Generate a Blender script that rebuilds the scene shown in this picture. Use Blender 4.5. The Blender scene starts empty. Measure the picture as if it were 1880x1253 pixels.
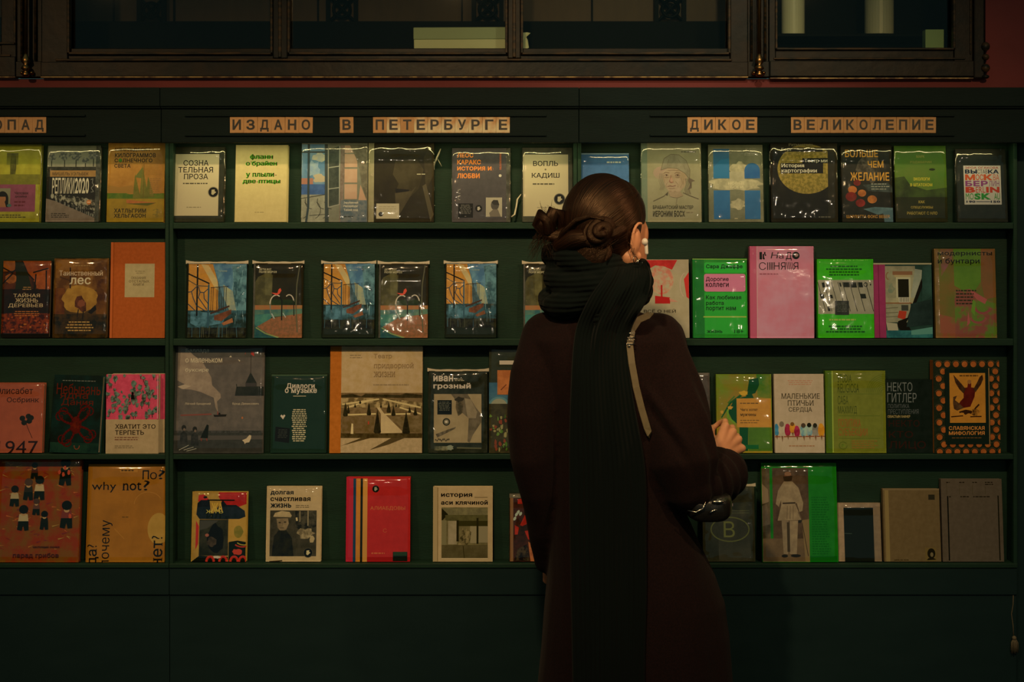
import bpy, bmesh, math, random
from mathutils import Vector, Matrix, noise
from mathutils.geometry import tessellate_polygon, delaunay_2d_cdt
import numpy as np

SC = bpy.context.scene
COL = SC.collection
PI = math.pi

# ------------------------------------------------------------------ camera
FPX = 50.0 / 36.0 * 1880.0           # focal length in photo pixels
CX, HY, CAMZ = 940.0, 480.0, 1.47    # principal column, horizon row, camera height
cam = bpy.data.cameras.new('camera')
cam.lens = 50.0
cam.sensor_width = 36.0
cam.shift_y = -(626.5 - HY) / 1880.0
cam.clip_start = 0.05
camo = bpy.data.objects.new('camera', cam)
COL.objects.link(camo)
camo.location = (0, 0, CAMZ)
camo.rotation_euler = (PI / 2, 0, 0)
SC.camera = camo

# ------------------------------------------------------------------ view + world
SC.view_settings.view_transform = 'Standard'
SC.view_settings.look = 'None'
SC.view_settings.gamma = 1.0
SC.view_settings.exposure = 0.15
SC.view_settings.use_curve_mapping = False
wd = bpy.data.worlds.new('dim_shop')
SC.world = wd
wd.use_nodes = True
bg = wd.node_tree.nodes['Background']
bg.inputs[0].default_value = (0.030, 0.060, 0.056, 1)
bg.inputs[1].default_value = 1.0


def lamp(name, kind, loc, target, power, color, size=0.05, size_y=None, spot=70, blend=0.6):
    d = bpy.data.lights.new(name, kind)
    d.energy = power
    d.color = color
    if kind == 'AREA':
        d.shape = 'RECTANGLE'
        d.size = size
        d.size_y = size_y or size
    else:
        d.shadow_soft_size = size
    if kind == 'SPOT':
        d.spot_size = math.radians(spot)
        d.spot_blend = blend
    o = bpy.data.objects.new(name, d)
    COL.objects.link(o)
    o.location = loc
    o.rotation_euler = (Vector(target) - Vector(loc)).to_track_quat('-Z', 'Y').to_euler()
    return o


WARM = (1.0, 0.66, 0.31)
STRIPC = (1.0, 0.84, 0.36)
# ceiling spots of the shop, in front of the shelves, plus one added for the cabinet
lamp('ceiling_or_added_spot', 'SPOT', (-0.25, 1.55, 2.72), (-0.20, 3.80, 1.00), 98, WARM, 0.05, spot=66, blend=1.0)
lamp('ceiling_or_added_spot', 'SPOT', (1.25, 1.55, 2.72), (0.95, 3.80, 1.00), 68, WARM, 0.05, spot=62, blend=1.0)
lamp('ceiling_or_added_spot', 'SPOT', (-1.75, 1.55, 2.72), (-1.35, 3.80, 1.00), 61, (1.0, .60, .26), 0.05, spot=62, blend=1.0)
lamp('ceiling_or_added_spot', 'SPOT', (0.55, 2.55, 2.75), (0.45, 3.95, 2.12), 24, (1.0, .84, .52), 0.03, spot=46, blend=1.0)  # added spot, brightens the cabinet and what it holds
# warm lamps further along the shop, which light the person
lamp('ceiling_or_added_spot', 'SPOT', (2.10, 2.90, 2.35), (0.25, 3.30, 1.45), 34, (1.0, .50, .22), 0.06, spot=34, blend=0.8)
lamp('ceiling_or_added_spot', 'SPOT', (-0.9, 0.60, 2.90), (0.05, 3.30, 1.40), 18, (1.0, .58, .30), 0.06, spot=34, blend=0.8)
lamp('shop_lamp', 'POINT', (1.78, -1.1, 1.96), (0, 3, 1), 9, (1.0, .80, .55), 0.055)
lamp('shop_lamp', 'POINT', (-0.70, -1.2, 2.05), (0, 3, 1), 7, (1.0, .80, .55), 0.05)


# ------------------------------------------------------------------ mapping photo -> place
def P(px, py, Y):
    return Vector(((px - CX) * Y / FPX, Y, CAMZ - (py - HY) * Y / FPX))


YS = 3.786                           # plane of the shelf fronts
MM = YS / FPX                        # metres per photo pixel on that plane
def sx(px, Y=YS): return (px - CX) * Y / FPX
def sz(py, Y=YS): return CAMZ - (py - HY) * Y / FPX


def lin(h):
    h = h.lstrip('#')
    r = []
    for i in (0, 2, 4):
        c = int(h[i:i + 2], 16) / 255.0
        r.append(c / 12.92 if c <= 0.04045 else ((c + 0.055) / 1.055) ** 2.4)
    return r


# ------------------------------------------------------------------ materials
def mat(name, color, rough=0.5, metal=0.0, spec=0.5, mottle=None, bump=None, coat=0.0, sheen=0.0):
    """mottle=(second colour, scale, contrast, stretch xyz); bump=(scale, strength, stretch xyz)"""
    m = bpy.data.materials.new(name)
    m.use_nodes = True
    nt = m.node_tree
    b = nt.nodes['Principled BSDF']
    b.inputs['Base Color'].default_value = (*color, 1)
    b.inputs['Roughness'].default_value = rough
    b.inputs['Metallic'].default_value = metal
    b.inputs['Specular IOR Level'].default_value = spec
    b.inputs['Coat Weight'].default_value = coat
    b.inputs['Sheen Weight'].default_value = sheen
    tc = nt.nodes.new('ShaderNodeTexCoord')

    def nz(scale, st, detail=4.0):
        mp = nt.nodes.new('ShaderNodeMapping')
        mp.inputs['Scale'].default_value = st
        nt.links.new(tc.outputs['Object'], mp.inputs[0])
        n = nt.nodes.new('ShaderNodeTexNoise')
        n.inputs['Scale'].default_value = scale
        n.inputs['Detail'].default_value = detail
        nt.links.new(mp.outputs[0], n.inputs['Vector'])
        return n
    if mottle:
        c2, scale, con, st = mottle
        n = nz(scale, st)
        mr = nt.nodes.new('ShaderNodeMapRange')
        mr.inputs[1].default_value = 0.5 - 0.5 / con
        mr.inputs[2].default_value = 0.5 + 0.5 / con
        nt.links.new(n.outputs[0], mr.inputs[0])
        mx = nt.nodes.new('ShaderNodeMix')
        mx.data_type = 'RGBA'
        mx.inputs[6].default_value = (*color, 1)
        mx.inputs[7].default_value = (*c2, 1)
        nt.links.new(mr.outputs[0], mx.inputs[0])
        nt.links.new(mx.outputs[2], b.inputs['Base Color'])
    if bump:
        scale, strength, st = bump
        n = nz(scale, st)
        bp = nt.nodes.new('ShaderNodeBump')
        bp.inputs['Strength'].default_value = strength
        bp.inputs['Distance'].default_value = 0.004
        nt.links.new(n.outputs[0], bp.inputs['Height'])
        nt.links.new(bp.outputs[0], b.inputs['Normal'])
    return m


def print_mat(name, rough, spec):
    """printed paper: colours live in the mesh attributes ink / ink_b; noise blends the two inks"""
    m = bpy.data.materials.new(name)
    m.use_nodes = True
    nt = m.node_tree
    b = nt.nodes['Principled BSDF']
    b.inputs['Roughness'].default_value = rough
    b.inputs['Specular IOR Level'].default_value = spec
    a1 = nt.nodes.new('ShaderNodeAttribute'); a1.attribute_name = 'ink'
    a2 = nt.nodes.new('ShaderNodeAttribute'); a2.attribute_name = 'ink_b'
    tc = nt.nodes.new('ShaderNodeTexCoord')
    n = nt.nodes.new('ShaderNodeTexNoise')
    n.inputs['Detail'].default_value = 5.0
    n.inputs['Roughness'].default_value = 0.6
    nt.links.new(tc.outputs['Object'], n.inputs['Vector'])
    nt.links.new(a1.outputs['Alpha'], n.inputs['Scale'])
    s = nt.nodes.new('ShaderNodeMath'); s.operation = 'SUBTRACT'; s.inputs[1].default_value = 0.5
    nt.links.new(n.outputs[0], s.inputs[0])
    k = nt.nodes.new('ShaderNodeMath'); k.operation = 'MULTIPLY_ADD'; k.inputs[2].default_value = 0.5
    k.use_clamp = True
    nt.links.new(s.outputs[0], k.inputs[0]); nt.links.new(a2.outputs['Alpha'], k.inputs[1])
    mx = nt.nodes.new('ShaderNodeMix'); mx.data_type = 'RGBA'
    nt.links.new(k.outputs[0], mx.inputs[0])
    nt.links.new(a1.outputs['Color'], mx.inputs[6]); nt.links.new(a2.outputs['Color'], mx.inputs[7])
    nt.links.new(mx.outputs[2], b.inputs['Base Color'])
    return m


def film_mat():
    m = bpy.data.materials.new('clear_plastic_film')
    m.use_nodes = True
    nt = m.node_tree
    nt.nodes.clear()
    out = nt.nodes.new('ShaderNodeOutputMaterial')
    tr = nt.nodes.new('ShaderNodeBsdfTransparent'); tr.inputs[0].default_value = (.97, .97, .96, 1)
    g1 = nt.nodes.new('ShaderNodeBsdfGlossy'); g1.inputs['Roughness'].default_value = 0.07
    g2 = nt.nodes.new('ShaderNodeBsdfGlossy'); g2.inputs['Roughness'].default_value = 0.38
    gm = nt.nodes.new('ShaderNodeMixShader'); gm.inputs[0].default_value = 0.03
    fr = nt.nodes.new('ShaderNodeLayerWeight'); fr.inputs[0].default_value = 0.5
    pw = nt.nodes.new('ShaderNodeMath'); pw.operation = 'POWER'; pw.inputs[1].default_value = 4.0
    fa = nt.nodes.new('ShaderNodeMath'); fa.operation = 'MULTIPLY_ADD'; fa.inputs[1].default_value = 0.5; fa.inputs[2].default_value = 0.085
    nt.links.new(fr.outputs['Facing'], pw.inputs[0]); nt.links.new(pw.outputs[0], fa.inputs[0])
    tc = nt.nodes.new('ShaderNodeTexCoord')
    n = nt.nodes.new('ShaderNodeTexNoise'); n.inputs['Scale'].default_value = 45; n.inputs['Detail'].default_value = 3
    nt.links.new(tc.outputs['Object'], n.inputs['Vector'])
    bp = nt.nodes.new('ShaderNodeBump'); bp.inputs['Strength'].default_value = 0.10; bp.inputs['Distance'].default_value = 0.002
    nt.links.new(n.outputs[0], bp.inputs['Height'])
    for g in (g1, g2, fr):
        nt.links.new(bp.outputs[0], g.inputs['Normal'])
    mx = nt.nodes.new('ShaderNodeMixShader')
    nt.links.new(g1.outputs[0], gm.inputs[1]); nt.links.new(g2.outputs[0], gm.inputs[2])
    nt.links.new(fa.outputs[0], mx.inputs[0])
    nt.links.new(tr.outputs[0], mx.inputs[1]); nt.links.new(gm.outputs[0], mx.inputs[2])
    nt.links.new(mx.outputs[0], out.inputs[0])
    return m


def glass_mat():
    m = bpy.data.materials.new('old_window_glass')
    m.use_nodes = True
    nt = m.node_tree
    nt.nodes.clear()
    out = nt.nodes.new('ShaderNodeOutputMaterial')
    tr = nt.nodes.new('ShaderNodeBsdfTransparent'); tr.inputs[0].default_value = (.90, .92, .86, 1)
    gl = nt.nodes.new('ShaderNodeBsdfGlossy'); gl.inputs['Roughness'].default_value = 0.03
    fr = nt.nodes.new('ShaderNodeFresnel'); fr.inputs[0].default_value = 1.5
    mx = nt.nodes.new('ShaderNodeMixShader')
    nt.links.new(fr.outputs[0], mx.inputs[0]); nt.links.new(tr.outputs[0], mx.inputs[1]); nt.links.new(gl.outputs[0], mx.inputs[2])
    nt.links.new(mx.outputs[0], out.inputs[0])
    return m


M = {}
M['green'] = mat('green_painted_wood', (.013, .045, .030), .55, spec=.2, mottle=((.011, .035, .023), 9, 2.5, (1, 1, 4)), bump=(60, .12, (1, 1, 5)))
M['greenedge'] = M['green']
M['header'] = mat('black_green_painted_wood', (.0060, .0165, .0165), .6, spec=.10, mottle=((.0048, .0135, .0135), 8, 2.5, (1, 1, 4)), bump=(60, .1, (1, 1, 5)))
M['base'] = mat('dark_green_painted_plinth', (.0115, .031, .034), .6, spec=.12, mottle=((.0095, .027, .030), 6, 2.5, (1, 1, 3)))
M['kraft'] = mat('kraft_card', (.66, .38, .165), .7, mottle=((.56, .31, .13), 90, 2, (1, 1, 1)))
M['kraft_worn'] = mat('worn_printed_card', (.86, .76, .48), .6, mottle=((.64, .36, .15), 22, 7, (1, 1, 1)))
M['black_ink'] = mat('black_letter_ink', (.012, .012, .012), .5)
M['lacquer'] = mat('worn_black_lacquer', (.0035, .0062, .006), .42, spec=.2, mottle=((.012, .009, .0055), 14, 9, (1, 1, 1)), bump=(40, .15, (1, 1, 1)))
M['bead'] = mat('rubbed_gilt_moulding', (.012, .013, .010), .45, spec=.2, mottle=((.060, .034, .014), 16, 7, (1, 1, 6)), bump=(50, .2, (1, 1, 1)))
M['brass'] = mat('aged_brass', (.50, .27, .09), .32, metal=1.0, mottle=((.30, .15, .05), 18, 3, (1, 1, 1)))
M['redwall'] = mat('dark_red_plaster', (.185, .026, .026), .75, mottle=((.145, .020, .021), 7, 2.5, (1, 1, 1)), bump=(70, .15, (1, 1, 1)))
M['gold'] = mat('flaking_gold_edge', (.46, .30, .10), .5, mottle=((.10, .05, .02), 40, 7, (1, 1, 1)))
M['carved'] = mat('brown_stained_panel', (.095, .044, .013), .6, mottle=((.075, .034, .011), 12, 2, (5, 1, 1)))
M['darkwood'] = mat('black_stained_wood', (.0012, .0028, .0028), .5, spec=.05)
M['floor'] = mat('dark_floor_boards', (.05, .035, .025), .5, mottle=((.03, .02, .015), 6, 3, (1, 8, 1)))
M['wallgrey'] = mat('dark_plaster', (.045, .045, .040), .8)
M['page'] = mat('book_pages', (.72, .66, .50), .8, mottle=((.55, .50, .38), 260, 2, (.05, 4, .05)))
M['film'] = film_mat()
M['glass'] = glass_mat()
M['seam'] = mat('milky_plastic_seam', (.62, .58, .46), .35)
M['matte'] = print_mat('matte_printed_cover', 0.65, 0.10)
M['satin'] = print_mat('satin_printed_cover', 0.45, 0.12)
M['gloss'] = print_mat('gloss_printed_cover', 0.36, 0.12)


# ------------------------------------------------------------------ mesh building
class MB:
    def __init__(s):
        s.v = []; s.f = []; s.mi = []; s.uv = None

    def add(s, verts, faces, mi=0):
        n = len(s.v)
        s.v += [tuple(v) for v in verts]
        s.f += [tuple(i + n for i in f) for f in faces]
        s.mi += [mi] * len(faces)

    def box(s, x0, x1, y0, y1, z0, z1, b=0.0, mi=0):
        if x1 < x0: x0, x1 = x1, x0
        if y1 < y0: y0, y1 = y1, y0
        if z1 < z0: z0, z1 = z1, z0
        b = min(b, (x1 - x0) * .45, (y1 - y0) * .45, (z1 - z0) * .45)
        if b <= 0:
            v = [(x, y, z) for x in (x0, x1) for y in (y0, y1) for z in (z0, z1)]
            f = [(0, 1, 3, 2), (4, 6, 7, 5), (0, 4, 5, 1), (2, 3, 7, 6), (0, 2, 6, 4), (1, 5, 7, 3)]
            s.add(v, f, mi)
            return
        bm = bmesh.new()
        bmesh.ops.create_cube(bm, size=1.0)
        for v in bm.verts:
            v.co = ((x0 + x1) / 2 + v.co.x * (x1 - x0), (y0 + y1) / 2 + v.co.y * (y1 - y0), (z0 + z1) / 2 + v.co.z * (z1 - z0))
        bmesh.ops.bevel(bm, geom=list(bm.edges), offset=b, segments=2, profile=0.5, affect='EDGES')
        bm.verts.index_update()
        s.add([v.co[:] for v in bm.verts], [[v.index for v in f.verts] for f in bm.faces], mi)
        bm.free()

    def lathe(s, cx, cy, prof, n=20, mi=0):
        """prof: list of (radius, z)"""
        vs = []
        for r, z in prof:
            for k in range(n):
                a = 2 * PI * k / n
                vs.append((cx + r * math.cos(a), cy + r * math.sin(a), z))
        fs = []
        for i in range(len(prof) - 1):
            for k in range(n):
                k2 = (k + 1) % n
                fs.append((i * n + k, i * n + k2, (i + 1) * n + k2, (i + 1) * n + k))
        fs.append(tuple(reversed(range(n))))
        fs.append(tuple((len(prof) - 1) * n + k for k in range(n)))
        s.add(vs, fs, mi)

    def loft(s, rings, mi=0, cap=True, closed=False):
        n = len(rings[0])
        vs = [p for r in rings for p in r]
        fs = []
        m = len(rings)
        for i in range(m if closed else m - 1):
            j = (i + 1) % m
            for k in range(n):
                k2 = (k + 1) % n
                fs.append((i * n + k, i * n + k2, j * n + k2, j * n + k))
        if cap and not closed:
            fs.append(tuple(reversed(range(n))))
            fs.append(tuple((m - 1) * n + k for k in range(n)))
        s.add(vs, fs, mi)

    def tube(s, pts, rad, n=10, mi=0, flat=1.0, closed=False, up=None):
        """tapered tube along pts; rad scalar or list; flat squeezes the second axis"""
        pts = [Vector(p) for p in pts]
        m = len(pts)
        if not isinstance(rad, (list, tuple)):
            rad = [rad] * m
        rings = []
        nrm = Vector(up) if up else None
        for i in range(m):
            if closed:
                t = (pts[(i + 1) % m] - pts[(i - 1) % m]).normalized()
            else:
                t = (pts[min(i + 1, m - 1)] - pts[max(i - 1, 0)]).normalized()
            if nrm is None:
                nrm = t.orthogonal().normalized()
            nrm = nrm - t * nrm.dot(t)
            if nrm.length < 1e-6:
                nrm = t.orthogonal()
            nrm.normalize()
            bi = t.cross(nrm)
            r = rad[i]
            rings.append([pts[i] + nrm * (r * math.cos(2 * PI * k / n)) + bi * (r * flat * math.sin(2 * PI * k / n)) for k in range(n)])
        s.loft(rings, mi, True, closed)

    def capsule(s, pts, rad, n=12, mi=0, flat=1.0, up=None):
        """tube with rounded ends"""
        pts = [Vector(p) for p in pts]
        rad = list(rad) if isinstance(rad, (list, tuple)) else [rad] * len(pts)
        d0 = (pts[0] - pts[1]).normalized(); d1 = (pts[-1] - pts[-2]).normalized()
        P0 = [pts[0] + d0 * rad[0] * math.sin(a) for a in (1.45, 1.1, .75, .35)]
        R0 = [rad[0] * math.cos(a) for a in (1.45, 1.1, .75, .35)]
        P1 = [pts[-1] + d1 * rad[-1] * math.sin(a) for a in (.35, .75, 1.1, 1.45)]
        R1 = [rad[-1] * math.cos(a) for a in (.35, .75, 1.1, 1.45)]
        s.tube(P0 + pts + P1, R0 + rad + R1, n, mi, flat, up=up)

    def ball(s, c, r, rot=None, nu=24, nv=14, mi=0):
        """ellipsoid; r=(rx,ry,rz), rot a 3x3 matrix"""
        c = Vector(c)
        vs = []
        for i in range(1, nv):
            th = PI * i / nv
            for k in range(nu):
                a = 2 * PI * k / nu
                p = Vector((r[0] * math.sin(th) * math.cos(a), r[1] * math.sin(th) * math.sin(a), r[2] * math.cos(th)))
                if rot: p = rot @ p
                vs.append(c + p)
        t = Vector((0, 0, r[2])); b = Vector((0, 0, -r[2]))
        if rot: t = rot @ t; b = rot @ b
        it = len(vs); vs.append(c + t); vs.append(c + b)
        fs = []
        for i in range(nv - 2):
            for k in range(nu):
                k2 = (k + 1) % nu
                fs.append((i * nu + k, (i + 1) * nu + k, (i + 1) * nu + k2, i * nu + k2))
        for k in range(nu):
            k2 = (k + 1) % nu
            fs.append((it, k, k2))
            fs.append((it + 1, (nv - 2) * nu + k2, (nv - 2) * nu + k))
        s.add(vs, fs, mi)

    def mesh(s, name, mats, smooth=False):
        me = bpy.data.meshes.new(name)
        me.from_pydata(s.v, [], s.f)
        for m in (mats if isinstance(mats, (list, tuple)) else [mats]):
            me.materials.append(m)
        me.polygons.foreach_set('material_index', s.mi)
        if smooth:
            me.polygons.foreach_set('use_smooth', [True] * len(s.f))
        me.update()
        return me

    def build(s, name, mats, parent=None, smooth=False):
        o = bpy.data.objects.new(name, s.mesh(name, mats, smooth))
        COL.objects.link(o)
        if parent: o.parent = parent
        return o


def tag(o, label=None, cat=None, group=None, kind=None):
    if label: o['label'] = label
    if cat: o['category'] = cat
    if group: o['group'] = group
    if kind: o['kind'] = kind
    return o


def thing(name, label, cat, loc=(0, 0, 0), rot=(0, 0, 0), group=None):
    o = bpy.data.objects.new(name, None)
    o.empty_display_size = .05
    COL.objects.link(o)
    o.location = loc
    o.rotation_euler = rot
    return tag(o, label, cat, group)


def evaluated(o):
    """bake an object's modifiers into its mesh"""
    dg = bpy.context.evaluated_depsgraph_get()
    me = bpy.data.meshes.new_from_object(o.evaluated_get(dg))
    old = o.data
    o.modifiers.clear()
    o.data = me
    bpy.data.meshes.remove(old)
    return o


def remesh(o, voxel, smooth_iter=4, factor=0.5):
    bm = bmesh.new(); bm.from_mesh(o.data)
    bmesh.ops.recalc_face_normals(bm, faces=bm.faces)
    bm.to_mesh(o.data); bm.free()
    md = o.modifiers.new('r', 'REMESH'); md.mode = 'VOXEL'; md.voxel_size = voxel; md.use_smooth_shade = True
    if smooth_iter:
        sm = o.modifiers.new('s', 'SMOOTH'); sm.iterations = smooth_iter; sm.factor = factor
    mats = list(o.data.materials)
    evaluated(o)
    if not len(o.data.materials):
        for m in mats: o.data.materials.append(m)
    o.data.polygons.foreach_set('use_smooth', [True] * len(o.data.polygons))
    return o


# ------------------------------------------------------------------ lettering
_TXT = {}


def text_tris(body, weight=0.0, serif=False):
    """triangles of a line of lettering, with its bounding box"""
    if serif: weight += .012
    key = (body, weight, serif)
    if key in _TXT: return _TXT[key]
    c = bpy.data.curves.new('t', 'FONT')
    c.body = body; c.resolution_u = 3; c.size = 1.0
    c.fill_mode = 'NONE'
    if weight > .02: c.space_character = 1.0 + weight * 1.4
    o = bpy.data.objects.new('t', c)
    me = bpy.data.meshes.new_from_object(o)
    pts = [v.co.xy.copy() for v in me.vertices]
    eds = [tuple(e.vertices) for e in me.edges]
    tris = []
    co = []; edges = {}
    if eds and weight:
        # bolder or lighter lettering: push every outline along its normals
        nx_, pv_ = {}, {}
        for a, b in eds: nx_[a] = b; pv_[b] = a
        area = sum(pts[a].cross(pts[b]) for a, b in eds)
        sg = 1.0 if area < 0 else -1.0
        new = list(pts)
        for i in nx_:
            if i not in pv_: continue
            d0 = (pts[i] - pts[pv_[i]]); d1 = (pts[nx_[i]] - pts[i])
            if d0.length < 1e-9 or d1.length < 1e-9: continue
            d0.normalize(); d1.normalize()
            n0 = Vector((-d0.y, d0.x)); n1 = Vector((-d1.y, d1.x))
            m = n0 + n1
            k = m.length_squared
            m = m * (2 / max(k, .5))
            new[i] = pts[i] + m * (weight * sg * .75)
        pts = new
    if eds:
        # outlines of a letter may overlap: triangulate them all and keep what the outlines wind round
        res = delaunay_2d_cdt(pts, eds, [], 0, 1e-6)
        V = np.array([(v.x, v.y) for v in res[0]])
        T = np.array([f for f in res[2] if len(f) == 3], dtype=int)
        C = V[T].mean(axis=1)
        PA = np.array([(pts[a].x, pts[a].y) for a, b in eds]); PB = np.array([(pts[b].x, pts[b].y) for a, b in eds])
        cy_ = C[:, 1][:, None]
        up = (PA[:, 1][None] <= cy_) & (PB[:, 1][None] > cy_)
        dn = (PA[:, 1][None] > cy_) & (PB[:, 1][None] <= cy_)
        dy_ = PB[:, 1] - PA[:, 1]; dy_[dy_ == 0] = 1e-12
        xi = PA[:, 0][None] + (cy_ - PA[:, 1][None]) / dy_[None] * (PB[:, 0] - PA[:, 0])[None]
        hit = xi > C[:, 0][:, None]
        wn = (up & hit).sum(1) - (dn & hit).sum(1)
        co = [Vector((x, y)) for x, y in V]
        for t, k in zip(T, wn):
            if k == 0: continue
            p = [co[t[0]], co[t[1]], co[t[2]]]
            ar = (p[1] - p[0]).cross(p[2] - p[0])
            if abs(ar) < 1e-8: continue
            if ar < 0: p.reverse()
            tris.append([(q.x, q.y) for q in p])
            for e in ((t[0], t[1]), (t[1], t[2]), (t[2], t[0])):
                kk = (min(e), max(e))
                edges[kk] = edges.get(kk, 0) + 1
    if serif and tris:
        ys = [q[1] for t in tris for q in t]
        caps = {}
        for (a, b), n in edges.items():
            if n == 1 and abs(co[a].y - co[b].y) < .004:
                L = abs(co[a].x - co[b].x)
                if .03 < L < .19:
                    y = (co[a].y + co[b].y) / 2
                    caps.setdefault(round(y, 2), []).append((min(co[a].x, co[b].x), max(co[a].x, co[b].x)))
        for y, lst in caps.items():
            if not (abs(y) < .012 + max(weight, 0) or abs(y - .727 - weight * .75) < .015 or abs(y - .546 - weight * .75) < .015): continue
            low = y < .25
            for xa, xb in lst:
                y0, y1 = (y, y + .045) if low else (y - .045, y)
                xa -= .055; xb += .055
                tris.append([(xa, y0), (xb, y0), (xb, y1)])
                tris.append([(xa, y0), (xb, y1), (xa, y1)])
    bpy.data.objects.remove(o); bpy.data.curves.remove(c); bpy.data.meshes.remove(me)
    if tris:
        xs = [q[0] for t in tris for q in t]; ys = [q[1] for t in tris for q in t]
        bb = (min(xs), min(ys), max(xs), max(ys))
    else:
        bb = (0, 0, 1, 1)
    _TXT[key] = (tris, bb)
    return _TXT[key]


def clip_poly(poly, x0, y0, x1, y1):
    """poly: list of (x, y, payload...) ; Sutherland-Hodgman against a rectangle"""
    def cut(pl, ax, lim, keep_less):
        out = []
        for i in range(len(pl)):
            a, b = pl[i], pl[(i + 1) % len(pl)]
            ia = (a[ax] <= lim) if keep_less else (a[ax] >= lim)
            ib = (b[ax] <= lim) if keep_less else (b[ax] >= lim)
            if ia: out.append(a)
            if ia != ib:
                t = (lim - a[ax]) / (b[ax] - a[ax])
                out.append(tuple(a[k] + (b[k] - a[k]) * t for k in range(len(a))))
        return out
    for ax, lim, kl in ((0, x0, False), (0, x1, True), (1, y0, False), (1, y1, True)):
        if not poly: return []
        poly = cut(poly, ax, lim, kl)
    return poly
# ------------------------------------------------------------------ printed covers
# light that reaches the middle of each shelf; covers are given as they read in that light
ROWE = {1: (.73, .63, .345), 2: (.50, .40, .235), 3: (.41, .325, .19), 4: (.37, .29, .175)}
ROWY = {1: 409.0, 2: 622.5, 3: 834.5, 4: 1035.0}
LAMB = 0.03                          # dim surrounding light


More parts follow.
